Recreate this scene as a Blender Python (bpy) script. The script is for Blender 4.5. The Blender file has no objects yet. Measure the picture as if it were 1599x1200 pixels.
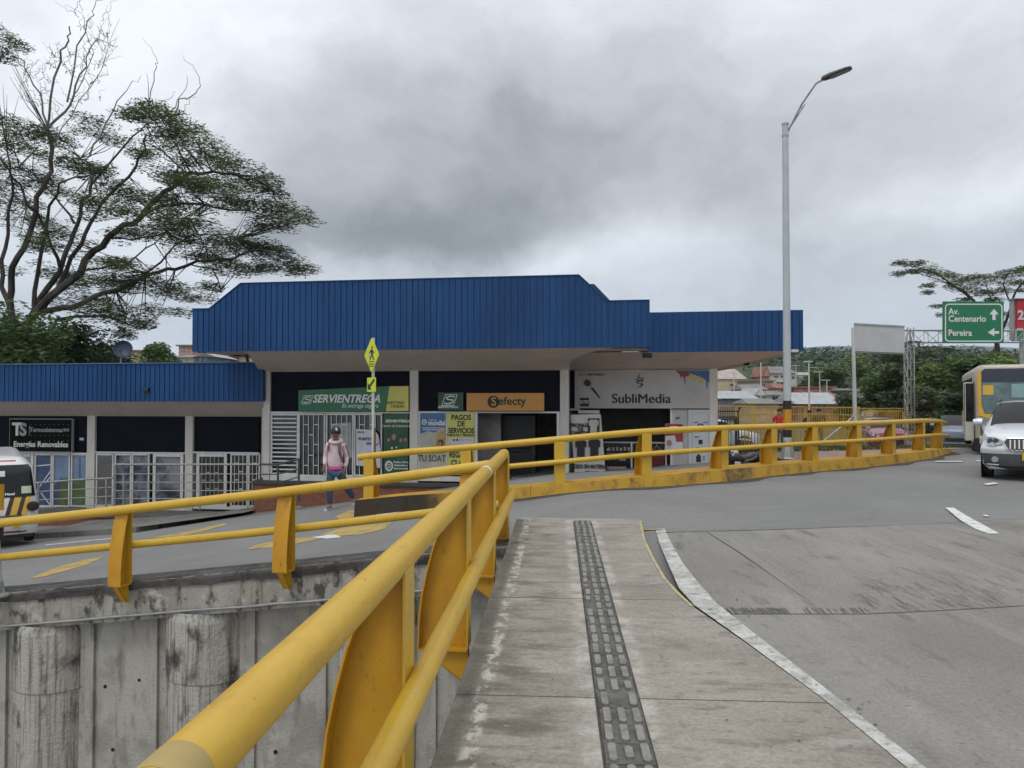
import bpy, bmesh, math, random
from mathutils import Vector, Matrix
random.seed(7)
R = math.radians
SC = bpy.context.scene
COL = SC.collection

# ------------------------------------------------------------------ camera
CAMZ = 1.55
PITCH = math.atan(25/1200)
cam = bpy.data.cameras.new('camera')
cam.sensor_width = 36; cam.lens = 36*1200/1599
cam.clip_start = 0.05; cam.clip_end = 20000
camo = bpy.data.objects.new('camera', cam); COL.objects.link(camo)
camo.location = (0, 0, CAMZ); camo.rotation_euler = (math.pi/2+PITCH, 0, 0)
SC.camera = camo

# ------------------------------------------------------------------ world (overcast)
W = bpy.data.worlds.new('World'); SC.world = W; W.use_nodes = True
SUN_EL, SUN_ROT = R(58), R(205)
def build_world():
    nt = W.node_tree; nt.nodes.clear(); L = nt.links.new
    out = nt.nodes.new('ShaderNodeOutputWorld'); bg = nt.nodes.new('ShaderNodeBackground')
    bg.inputs[1].default_value = 0.1
    L(bg.outputs[0], out.inputs[0])
    sky = nt.nodes.new('ShaderNodeTexSky'); sky.sky_type = 'NISHITA'; sky.sun_disc = False
    sky.sun_elevation = SUN_EL; sky.sun_rotation = SUN_ROT; sky.air_density = 1.5; sky.dust_density = 3
    tc = nt.nodes.new('ShaderNodeTexCoord'); D = tc.outputs['Generated']
    def m(op, a, b=None, c=None, clamp=False):
        n = nt.nodes.new('ShaderNodeMath'); n.operation = op; n.use_clamp = clamp
        for i, v in enumerate((a, b, c)):
            if v is None: continue
            if isinstance(v, (int, float)): n.inputs[i].default_value = v
            else: L(v, n.inputs[i])
        return n.outputs[0]
    def vm(op, a, b=None):
        n = nt.nodes.new('ShaderNodeVectorMath'); n.operation = op
        for i, v in enumerate((a, b)):
            if v is None: continue
            if isinstance(v, tuple): n.inputs[i].default_value = v
            else: L(v, n.inputs[i])
        return n.outputs[0] if op != 'LENGTH' else n.outputs['Value']
    def noise(vec, scale, det=5, rough=.5):
        n = nt.nodes.new('ShaderNodeTexNoise'); n.inputs['Scale'].default_value = scale
        n.inputs['Detail'].default_value = det; n.inputs['Roughness'].default_value = rough
        L(vec, n.inputs['Vector']); return n
    # warp the direction so that cloud edges are ragged
    w = noise(D, 3.0, 7, .55)
    wv = vm('MULTIPLY', vm('SUBTRACT', w.outputs['Color'], (.5, .5, .5)), (.34, .34, .26))
    w2 = noise(D, 12, 6, .6)
    wv2 = vm('MULTIPLY', vm('SUBTRACT', w2.outputs['Color'], (.5, .5, .5)), (.05, .05, .04))
    DW = vm('ADD', vm('ADD', D, wv), wv2)
    def blob(d, sx, sz, k):
        v = vm('SUBTRACT', DW, tuple(d)); v = vm('MULTIPLY', v, (1/sx, 1/sx, 1/sz))
        l = vm('LENGTH', v)
        mr = nt.nodes.new('ShaderNodeMapRange'); mr.interpolation_type = 'SMOOTHSTEP'
        mr.inputs[1].default_value = 0.2; mr.inputs[2].default_value = 1.2
        mr.inputs[3].default_value = k; mr.inputs[4].default_value = 0
        L(l, mr.inputs[0]); return mr.outputs[0]
    def dr(px, py):
        x, y = (px-799.5)/1200, (600-py)/1200
        return Vector((x, math.cos(PITCH)-y*math.sin(PITCH), math.sin(PITCH)+y*math.cos(PITCH))).normalized()
    blobs = [(dr(600, 270), .30, .15, -.15), (dr(720, 230), .42, .18, -.13), (dr(1150, 170), .40, .15, -.09), (dr(1250, 290), .30, .14, -.08),
             (dr(640, 330), .26, .06, -.07), (dr(1230, 300), .13, .08, -.05), (dr(1350, 420), .2, .08, -.04),
             (dr(560, 350), .16, .04, -.05), (dr(1400, 480), .5, .09, -.10), (dr(240, 510), .4, .06, -.09),
             (dr(880, 385), .22, .05, .10), (dr(330, 100), .35, .16, .10), (dr(1590, 300), .12, .05, .08),
             (dr(340, 260), .12, .10, .06), (dr(700, 400), .2, .03, .06)]
    val = 0.85
    n1 = noise(DW, 2.6, 8, .55); n2 = noise(vm('MULTIPLY', DW, (1, 1, 2.2)), 7, 8, .6)
    s = m('ADD', m('MULTIPLY', m('SUBTRACT', n1.outputs[0], .5), .42), m('MULTIPLY', m('SUBTRACT', n2.outputs[0], .5), .40))
    s = m('ADD', s, val)
    for b in blobs: s = m('ADD', s, blob(b[0], b[1], b[2], b[3]*1.75))
    sep = nt.nodes.new('ShaderNodeSeparateXYZ'); L(D, sep.inputs[0])
    mr = nt.nodes.new('ShaderNodeMapRange'); mr.interpolation_type = 'SMOOTHSTEP'
    for i, v in enumerate((.5, 1.0, 1.0, ZEN)): mr.inputs[i+1].default_value = v
    L(sep.outputs[2], mr.inputs[0])
    s = m('MULTIPLY', m('MAXIMUM', s, .2), mr.outputs[0])
    # distance-blue rain band low over the hills
    mr2 = nt.nodes.new('ShaderNodeMapRange')
    for i, v in enumerate((.04, .22, 1.0, 0.0)): mr2.inputs[i+1].default_value = v
    L(sep.outputs[2], mr2.inputs[0])
    tint = nt.nodes.new('ShaderNodeMix'); tint.data_type = 'RGBA'
    tint.inputs['A'].default_value = (.955, .995, 1.05, 1); tint.inputs['B'].default_value = (.87, .95, 1.06, 1)
    L(mr2.outputs[0], tint.inputs['Factor'])
    cl = nt.nodes.new('ShaderNodeVectorMath'); cl.operation = 'SCALE'
    L(tint.outputs['Result'], cl.inputs[0]); L(m('MULTIPLY', s, 10), cl.inputs['Scale'])
    mix = nt.nodes.new('ShaderNodeMix'); mix.data_type = 'RGBA'; mix.inputs['Factor'].default_value = .96
    L(sky.outputs[0], mix.inputs['A']); L(cl.outputs[0], mix.inputs['B'])
    L(mix.outputs['Result'], bg.inputs[0])
ZEN = 1.7
build_world()
W.cycles.sampling_method = 'MANUAL'; W.cycles.sample_map_resolution = 256
sl = bpy.data.lights.new('sun', 'SUN'); sl.energy = 0.9; sl.angle = R(14); sl.color = (1, .97, .92)
so = bpy.data.objects.new('sun', sl); COL.objects.link(so)
so.rotation_euler = (R(32), 0, R(-25)); so.location = (0, 0, 30)
SC.view_settings.view_transform = 'Standard'; SC.view_settings.look = 'None'
SC.view_settings.exposure = 0.14; SC.view_settings.gamma = 1

# ------------------------------------------------------------------ pixel helpers (turn what the photo shows into places in the world)
def ray(px, py):
    x, y = (px-799.5)/1200, (600-py)/1200
    return Vector((x, math.cos(PITCH)-y*math.sin(PITCH), math.sin(PITCH)+y*math.cos(PITCH)))
def P(px, py, Y):
    r = ray(px, py); return Vector((0, 0, CAMZ)) + r*(Y/r.y)
def PZ(px, py, z):
    r = ray(px, py); return Vector((0, 0, CAMZ)) + r*((z-CAMZ)/r.z)
GT = [(-60, -3.0), (-25, -2.35), (-13, -1.78), (-10, -1.55), (-7.5, -1.29), (-3, -.67), (-1.8, -.49), (0, -.24), (1.5, -.14), (60, -.13)]
def gx(x):
    if x <= GT[0][0]: return GT[0][1]
    for (a, za), (b, zb) in zip(GT, GT[1:]):
        if x <= b: return za+(zb-za)*(x-a)/(b-a)
    return GT[-1][1]
def g(x, y):
    z = (gx(x-.6)+gx(x)+gx(x+.6))/3
    f = min(1, max(0, (7.5-x)/5))
    t = min(1, max(0, (y-8)/6)); z += .10*t*t*(3-2*t)*min(1, max(0, x/2))
    return z - .09*min(5, max(0, y-17))*f - .075*min(12, max(0, y-25.5))*(1-f)
def PG(px, py, off=0):
    z = -.5
    for _ in range(40):
        p = PZ(px, py, z+off); z = .5*z+.5*g(p.x, min(60, p.y))
    p = PZ(px, py, z+off); return Vector((p.x, p.y, g(p.x, p.y)+off))

# ------------------------------------------------------------------ materials
MATS = {}
def new_mat(name):
    m = bpy.data.materials.new(name); m.use_nodes = True
    return m, m.node_tree, m.node_tree.nodes['Principled BSDF']
def pm(name, col, rough=.6, var=.12, scale=3, bump=0, bscale=40, metal=0, spec=.5, col2=None, stretch=(1, 1, 1), fine=.0, coat=0, contrast=1):
    """painted / cast surface: two-colour noise variation, optional bump."""
    if name in MATS: return MATS[name]
    m, nt, b = new_mat(name); L = nt.links.new; N = nt.nodes.new
    b.inputs['Roughness'].default_value = rough; b.inputs['Metallic'].default_value = metal
    b.inputs['Specular IOR Level'].default_value = spec
    if coat: b.inputs['Coat Weight'].default_value = coat; b.inputs['Coat Roughness'].default_value = .08
    tc = N('ShaderNodeTexCoord'); mp = N('ShaderNodeMapping'); mp.inputs['Scale'].default_value = stretch
    L(tc.outputs['Object'], mp.inputs[0])
    no = N('ShaderNodeTexNoise'); no.inputs['Scale'].default_value = scale; no.inputs['Detail'].default_value = 6
    no.inputs['Roughness'].default_value = .6; L(mp.outputs[0], no.inputs['Vector'])
    cr = N('ShaderNodeValToRGB')
    c2 = col2 if col2 else tuple(max(0, c*(1-var*2)) for c in col)
    c1 = col if col2 else tuple(min(1, c*(1+var)) for c in col)
    cr.color_ramp.elements[0].color = (*c2, 1); cr.color_ramp.elements[1].color = (*c1, 1)
    cr.color_ramp.elements[0].position = .5-.2/contrast; cr.color_ramp.elements[1].position = .5+.2/contrast
    L(no.outputs[0], cr.inputs[0]); outc = cr.outputs[0]
    if fine:
        n2 = N('ShaderNodeTexNoise'); n2.inputs['Scale'].default_value = 90; n2.inputs['Detail'].default_value = 3
        L(tc.outputs['Object'], n2.inputs['Vector'])
        mr = N('ShaderNodeMapRange'); mr.inputs[1].default_value = .3; mr.inputs[2].default_value = .7
        mr.inputs[3].default_value = 1-fine; mr.inputs[4].default_value = 1+fine; L(n2.outputs[0], mr.inputs[0])
        vs = N('ShaderNodeVectorMath'); vs.operation = 'SCALE'; L(outc, vs.inputs[0]); L(mr.outputs[0], vs.inputs['Scale']); outc = vs.outputs[0]
    L(outc, b.inputs['Base Color'])
    if bump:
        nb = N('ShaderNodeTexNoise'); nb.inputs['Scale'].default_value = bscale; nb.inputs['Detail'].default_value = 4
        L(mp.outputs[0], nb.inputs['Vector'])
        bp = N('ShaderNodeBump'); bp.inputs['Strength'].default_value = bump; bp.inputs['Distance'].default_value = .02
        L(nb.outputs[0], bp.inputs['Height']); L(bp.outputs[0], b.inputs['Normal'])
    MATS[name] = m; return m

def layered(name, base, layers, rough=.85, bump=.3, bscale=30, fine=.12, extra=None):
    """base colour with successive stains: (colour, scale, stretch, lo, hi, amount, mask)
    mask: None or function(nt, sep_xyz_outputs) -> socket 0..1"""
    m, nt, b = new_mat(name); L = nt.links.new; N = nt.nodes.new
    b.inputs['Roughness'].default_value = rough; b.inputs['Specular IOR Level'].default_value = .3
    tc = N('ShaderNodeTexCoord'); sx = N('ShaderNodeSeparateXYZ'); L(tc.outputs['Object'], sx.inputs[0])
    cur = None
    def mix(a, bcol, fac):
        mx = N('ShaderNodeMix'); mx.data_type = 'RGBA'
        if isinstance(a, tuple): mx.inputs['A'].default_value = (*a, 1)
        else: L(a, mx.inputs['A'])
        mx.inputs['B'].default_value = (*bcol, 1); L(fac, mx.inputs['Factor']); return mx.outputs['Result']
    cur = base
    for i, (c, sc, st, lo, hi, amt, mask) in enumerate(layers):
        mp = N('ShaderNodeMapping'); mp.inputs['Scale'].default_value = st; mp.inputs['Location'].default_value = (i*7.3, i*3.1, i)
        L(tc.outputs['Object'], mp.inputs[0])
        no = N('ShaderNodeTexNoise'); no.inputs['Scale'].default_value = sc; no.inputs['Detail'].default_value = 8
        no.inputs['Roughness'].default_value = .62; L(mp.outputs[0], no.inputs['Vector'])
        mr = N('ShaderNodeMapRange'); mr.inputs[1].default_value = lo; mr.inputs[2].default_value = hi
        mr.inputs[3].default_value = 0; mr.inputs[4].default_value = amt; L(no.outputs[0], mr.inputs[0]); f = mr.outputs[0]
        if mask:
            mk = mask(nt, sx); mm = N('ShaderNodeMath'); mm.operation = 'MULTIPLY'; L(f, mm.inputs[0]); L(mk, mm.inputs[1]); f = mm.outputs[0]
        cur = mix(cur, c, f)
    if fine:
        n2 = N('ShaderNodeTexNoise'); n2.inputs['Scale'].default_value = 38; n2.inputs['Detail'].default_value = 7; n2.inputs['Roughness'].default_value = .85
        L(tc.outputs['Object'], n2.inputs['Vector'])
        mr = N('ShaderNodeMapRange'); mr.inputs[1].default_value = .3; mr.inputs[2].default_value = .7
        mr.inputs[3].default_value = 1-fine; mr.inputs[4].default_value = 1+fine; L(n2.outputs[0], mr.inputs[0])
        vs = N('ShaderNodeVectorMath'); vs.operation = 'SCALE'; L(cur, vs.inputs[0]); L(mr.outputs[0], vs.inputs['Scale']); cur = vs.outputs[0]
    L(cur, b.inputs['Base Color'])
    nb = N('ShaderNodeTexNoise'); nb.inputs['Scale'].default_value = bscale; nb.inputs['Detail'].default_value = 5
    L(tc.outputs['Object'], nb.inputs['Vector']); bp = N('ShaderNodeBump'); bp.inputs['Strength'].default_value = bump
    bp.inputs['Distance'].default_value = .02; L(nb.outputs[0], bp.inputs['Height']); L(bp.outputs[0], b.inputs['Normal'])
    MATS[name] = m; return m
def band(axis, a, b, soft=.02, period=None):
    """1 between a and b along an axis of the object (optionally repeating)"""
    def f(nt, sx):
        def mth(op, p, q):
            n = nt.nodes.new('ShaderNodeMath'); n.operation = op
            for i, v in enumerate((p, q)):
                if isinstance(v, (int, float)): n.inputs[i].default_value = v
                elif v is not None: nt.links.new(v, n.inputs[i])
            return n.outputs[0]
        v = sx.outputs[axis]
        if period: v = mth('FLOORED_MODULO' if False else 'MODULO', mth('ADD', v, 100*period), period)
        def ss(lo, hi):
            n = nt.nodes.new('ShaderNodeMapRange'); n.interpolation_type = 'SMOOTHSTEP'
            n.inputs[1].default_value = lo; n.inputs[2].default_value = hi; nt.links.new(v, n.inputs[0]); return n.outputs[0]
        return mth('MULTIPLY', ss(a-soft, a+soft), mth('SUBTRACT', 1, ss(b-soft, b+soft)))
    return f

yellow = layered('yellow_rail_paint', (.54, .335, .026),
                 [((.46, .275, .02), 2.5, (1, 1, 1), .4, .65, .6, None), ((.60, .42, .10), 7, (1, 1, 1), .60, .72, .2, None),
                  ((.10, .055, .02), 30, (1, 1, .8), .665, .70, .85, None), ((.40, .23, .03), 9, (3, .4, 1), .60, .66, .5, None), ((.26, .15, .02), 5, (1, 1, 1), .62, .75, .5, None)], rough=.36, bump=.10, bscale=30, fine=.05)
yellow.node_tree.nodes['Principled BSDF'].inputs['Specular IOR Level'].default_value = .5
yellow2 = layered('yellow_post_paint', (.50, .265, .018),
                 [((.44, .20, .012), 1.8, (1, 1, 1), .4, .65, .7, None), ((.06, .03, .012), 9, (1, 1, .5), .60, .72, .8, None), ((.03, .018, .01), 34, (1, 1, .6), .67, .71, .9, None), ((.30, .16, .02), 3, (1, 1, .5), .54, .66, .5, None)], rough=.42, bump=.10, bscale=30, fine=.05)
rustdark = pm('grimy_steel', (.045, .032, .02), .7, .3, 12, .2)
kerb_yellow = layered('worn_yellow_kerb_paint', (.48, .285, .035),
                 [((.36, .20, .03), 3, (1, 1, 1), .40, .65, .7, None), ((.07, .055, .04), 7, (1, 1, 1), .60, .72, .8, None), ((.30, .27, .2), 16, (1, 1, 1), .66, .74, .5, None)], rough=.7)
asphalt = layered('asphalt', (.200, .195, .187), [((.163, .159, .153), .35, (1, 1, 1), .4, .62, .8, None), ((.215, .21, .20), 1.1, (1, 2.5, 1), .52, .7, .6, None),
                 ((.09, .09, .09), 3, (1, 3, 1), .62, .74, .6, None), ((.08, .08, .08), 30, (1, 1, 1), .66, .72, .7, None)], rough=.85, bump=.6, bscale=110, fine=.34)
conc_road = layered('road_concrete', (.235, .22, .195), [((.175, .163, .145), .6, (1, .5, 1), .4, .62, .85, None), ((.29, .28, .255), 1.5, (2.0, .3, 1), .52, .7, .6, None),
                 ((.105, .095, .08), 2.2, (2.5, .6, 1), .56, .72, .7, None), ((.06, .055, .045), 14, (1, 2, 1), .63, .72, .7, None), ((.12, .115, .10), .9, (1, 1, 1), .56, .66, .6, None)], rough=.85, bump=.45, bscale=90, fine=.32)
walk_c = layered('walkway_concrete', (.285, .255, .215), [((.20, .178, .15), .9, (1, 1, 1), .42, .64, .8, None), ((.36, .335, .295), 1.6, (1, 3, 1), .52, .7, .6, None),
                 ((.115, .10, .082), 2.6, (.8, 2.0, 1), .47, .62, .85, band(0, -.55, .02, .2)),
                 ((.13, .11, .09), 3.5, (.8, 2.0, 1), .56, .70, .75, None), ((.16, .14, .115), 9, (1, 1.6, 1), .54, .66, .6, None), ((.05, .045, .038), 26, (1, 1.5, 1), .64, .70, .8, None), ((.40, .38, .34), 13, (1, 1.5, 1), .60, .70, .5, None),
                 ((.43, .41, .37), 4, (1, 1, 1), .42, .6, .75, band(0, .09, .49, .035)),
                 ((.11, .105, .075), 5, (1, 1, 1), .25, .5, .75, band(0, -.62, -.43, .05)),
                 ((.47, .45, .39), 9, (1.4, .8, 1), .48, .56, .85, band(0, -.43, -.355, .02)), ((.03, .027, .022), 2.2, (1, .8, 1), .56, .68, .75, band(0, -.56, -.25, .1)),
                 ((.02, .018, .015), .5, (1, 1, 1), 0, .1, .85, band(1, .05, .062, .003, 2.0))], rough=.88, bump=.5, bscale=60, fine=.34)
tile_c = layered('tactile_tile_concrete', (.185, .18, .165), [((.13, .125, .115), 3, (1, 1, 1), .4, .6, .8, None), ((.25, .24, .22), 8, (1, 1, 1), .55, .7, .5, None)], rough=.85, bump=.4, bscale=90, fine=.15)
tile_d = pm('tactile_joint_dirt', (.06, .055, .048), .9, .3, 8, .3)
wall_c = layered('retaining_wall_concrete', (.37, .35, .31), [((.30, .285, .25), .8, (1, 1, 1), .4, .62, .8, None), ((.44, .43, .40), 1.2, (1, 1, .4), .52, .7, .6, None),
                 ((.11, .10, .08), 2.6, (1.8, 1.8, .45), .54, .70, .7, None), ((.02, .018, .015), 9, (1, 1, 1), .68, .71, .95, None), ((.19, .175, .15), 1.6, (1, 1, 1), .52, .62, .5, None), ((.06, .05, .045), 1.1, (1.5, 1.5, .7), .62, .70, .7, None),
                 ((.20, .15, .10), 2.0, (2, 2, .2), .58, .7, .5, None)], rough=.9, bump=.6, bscale=25, fine=.13)
pile_c = layered('bored_pile_concrete', (.38, .36, .32), [((.10, .09, .075), 7, (3, 3, .1), .48, .64, .85, None), ((.46, .44, .40), 4, (3, 3, .2), .55, .7, .6, None),
                 ((.035, .03, .025), 2.4, (1.2, 1.2, .8), .52, .66, .9, None)], rough=.9, bump=.9, bscale=22, fine=.15)
beam_c = layered('cap_beam_concrete', (.34, .325, .285), [((.24, .22, .19), 1.2, (1, 1, 1), .4, .62, .8, None), ((.045, .04, .034), 4, (1.6, 1.6, .9), .52, .62, .9, None), ((.5, .48, .43), 2.2, (1, 1, 1.5), .56, .64, .6, None),
                 ((.13, .105, .075), 3.6, (3, 3, .25), .52, .68, .8, None), ((.02, .018, .016), 12, (1, 1, 1), .66, .72, .8, None)], rough=.9, bump=.6, bscale=25, fine=.14)
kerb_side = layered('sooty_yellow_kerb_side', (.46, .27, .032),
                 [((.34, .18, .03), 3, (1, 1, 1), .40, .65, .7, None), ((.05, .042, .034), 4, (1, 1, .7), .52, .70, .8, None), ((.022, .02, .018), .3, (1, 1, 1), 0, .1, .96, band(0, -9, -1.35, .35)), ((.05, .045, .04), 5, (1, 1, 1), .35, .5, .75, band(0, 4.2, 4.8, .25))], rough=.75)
kerb_w = layered('worn_white_kerb', (.47, .47, .44), [((.32, .31, .28), 5, (1, 1, 1), .42, .6, .85, None), ((.16, .15, .13), 16, (1, 1, 1), .52, .66, .85, None), ((.22, .21, .18), 3, (1, 1, 1), .52, .64, .7, None)], rough=.8, fine=.3)
kerb_grey = pm('grey_kerb_concrete', (.27, .255, .23), .85, .2, 4, .4, fine=.12)
mark_w = layered('worn_white_road_paint', (.58, .58, .55), [((.25, .25, .24), 8, (1, 1, 1), .56, .66, .8, None)], rough=.6)
mark_y = layered('worn_yellow_road_paint', (.42, .29, .07), [((.2, .18, .13), 4, (1, 1, 1), .45, .62, .8, None)], rough=.7)
side_c = layered('pavement_concrete', (.185, .18, .168), [((.12, .115, .105), 1.2, (1, 1, 1), .42, .62, .8, None), ((.25, .24, .22), 2.5, (1, 1, 1), .55, .7, .6, None),
                 ((.05, .045, .04), .5, (1, 1, 1), 0, .1, .7, band(0, 0, .02, .006, 1.2))], rough=.88, bump=.4, bscale=50)
pink_pave = pm('pink_block_paving', (.30, .19, .165), .85, .2, 5, .3, fine=.15)
grass_m = pm('grass_green', (.10, .115, .035), .9, .3, 6, .4, col2=(.15, .13, .06))
earth = pm('ground_earth', (.09, .09, .05), .95, .3, .3, .3, col2=(.06, .08, .03))
blue = layered('blue_corrugated_metal', (.010, .055, .165), [((.007, .038, .118), .5, (1, 1, .6), .42, .60, .8, None), ((.030, .080, .18), 4, (4, 4, .12), .52, .70, .5, None), ((.02, .03, .05), 14, (1, 1, .4), .66, .74, .5, None)], rough=.6, bump=.06, bscale=12, fine=.05)
blue.node_tree.nodes['Principled BSDF'].inputs['Specular IOR Level'].default_value = .2
blue_dk = pm('navy_panel', (.003, .005, .011), .6, .2, 1.5, spec=.1)
beige = layered('beige_soffit_plaster', (.55, .465, .405), [((.46, .39, .34), 1, (1, 1, 1), .4, .62, .7, None), ((.2, .17, .14), 4, (1, 1, .4), .60, .72, .5, None)], rough=.85, bump=.1, fine=.05)
colm = layered('off_white_column_paint', (.52, .50, .46), [((.40, .38, .34), 2, (1, 1, .5), .45, .65, .6, None)], rough=.7, bump=.1, fine=.04)
whitem = pm('white_painted_metal', (.55, .55, .53), .45, .08, 4)
glassm = pm('dark_shop_glass', (.012, .014, .016), .08, .2, 1.2, spec=.6)
interior = pm('dim_interior_paint', (.26, .25, .24), .8, .2, 2)
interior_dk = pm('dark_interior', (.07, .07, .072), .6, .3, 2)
steel = pm('galvanised_steel', (.36, .36, .35), .4, .12, 6, metal=.6)
steel_w = pm('weathered_white_pole', (.50, .50, .47), .5, .12, 2, stretch=(1, 1, .3))
lamp_pole = pm('pale_grey_pole_paint', (.40, .43, .45), .45, .08, 2)
blackp = pm('black_paint', (.012, .012, .013), .5, .2, 6)
dkgrey = pm('dark_grey_plastic', (.05, .05, .055), .5, .15, 6)
rubber = pm('tyre_rubber', (.014, .014, .015), .85, .2, 10)
def brick_mat():
    m, nt, b = new_mat('red_brick'); L = nt.links.new; N = nt.nodes.new
    tc = N('ShaderNodeTexCoord'); mp = N('ShaderNodeMapping'); mp.inputs['Rotation'].default_value = (R(90), 0, R(8.7)); L(tc.outputs['Object'], mp.inputs[0])
    sx = N('ShaderNodeSeparateXYZ'); L(tc.outputs['Object'], sx.inputs[0]); cx = N('ShaderNodeCombineXYZ'); L(sx.outputs[0], cx.inputs[0]); L(sx.outputs[2], cx.inputs[1])
    br = N('ShaderNodeTexBrick'); br.inputs['Scale'].default_value = 4; br.inputs['Mortar Size'].default_value = .012
    br.inputs['Color1'].default_value = (.23, .085, .05, 1); br.inputs['Color2'].default_value = (.15, .06, .038, 1); br.inputs['Mortar'].default_value = (.13, .085, .065, 1)
    L(cx.outputs[0], br.inputs['Vector']); L(br.outputs[0], b.inputs['Base Color']); b.inputs['Roughness'].default_value = .9
    MATS['red_brick'] = m; return m
brick = brick_mat()
def leafmat(name, c1, c2, sc=.9):
    m, nt, b = new_mat(name); L = nt.links.new; N = nt.nodes.new
    tc = N('ShaderNodeTexCoord'); no = N('ShaderNodeTexNoise'); no.inputs['Scale'].default_value = sc; no.inputs['Detail'].default_value = 5
    L(tc.outputs['Object'], no.inputs['Vector']); cr = N('ShaderNodeValToRGB')
    cr.color_ramp.elements[0].color = (*c2, 1); cr.color_ramp.elements[1].color = (*c1, 1)
    cr.color_ramp.elements[0].position = .36; cr.color_ramp.elements[1].position = .64
    L(no.outputs[0], cr.inputs[0]); L(cr.outputs[0], b.inputs['Base Color']); b.inputs['Roughness'].default_value = .6
    tr = N('ShaderNodeBsdfTranslucent'); L(cr.outputs[0], tr.inputs[0]); ms = N('ShaderNodeMixShader'); ms.inputs[0].default_value = .3
    L(b.outputs[0], ms.inputs[1]); L(tr.outputs[0], ms.inputs[2]); L(ms.outputs[0], nt.nodes['Material Output'].inputs[0])
    MATS[name] = m; return m
lf_rain = leafmat('rain_tree_leaf', (.12, .15, .055), (.05, .068, .030), .35)
lf_dk = leafmat('dark_leaf', (.055, .09, .03), (.022, .042, .016), .4)
lf_md = leafmat('mid_leaf', (.11, .17, .045), (.04, .078, .022), .4)
lf_lt = leafmat('light_leaf', (.17, .24, .06), (.07, .12, .03), .4)
lf_br = leafmat('brownish_leaf', (.14, .16, .065), (.06, .075, .035), .4)
bark = layered('tree_bark', (.036, .031, .026), [((.085, .078, .068), 1.5, (1, 1, .5), .48, .62, .9, None)], rough=.9, bump=.5, bscale=20)
bark_pale = pm('pale_dead_bark', (.17, .16, .145), .9, .3, 3, .4)

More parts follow.
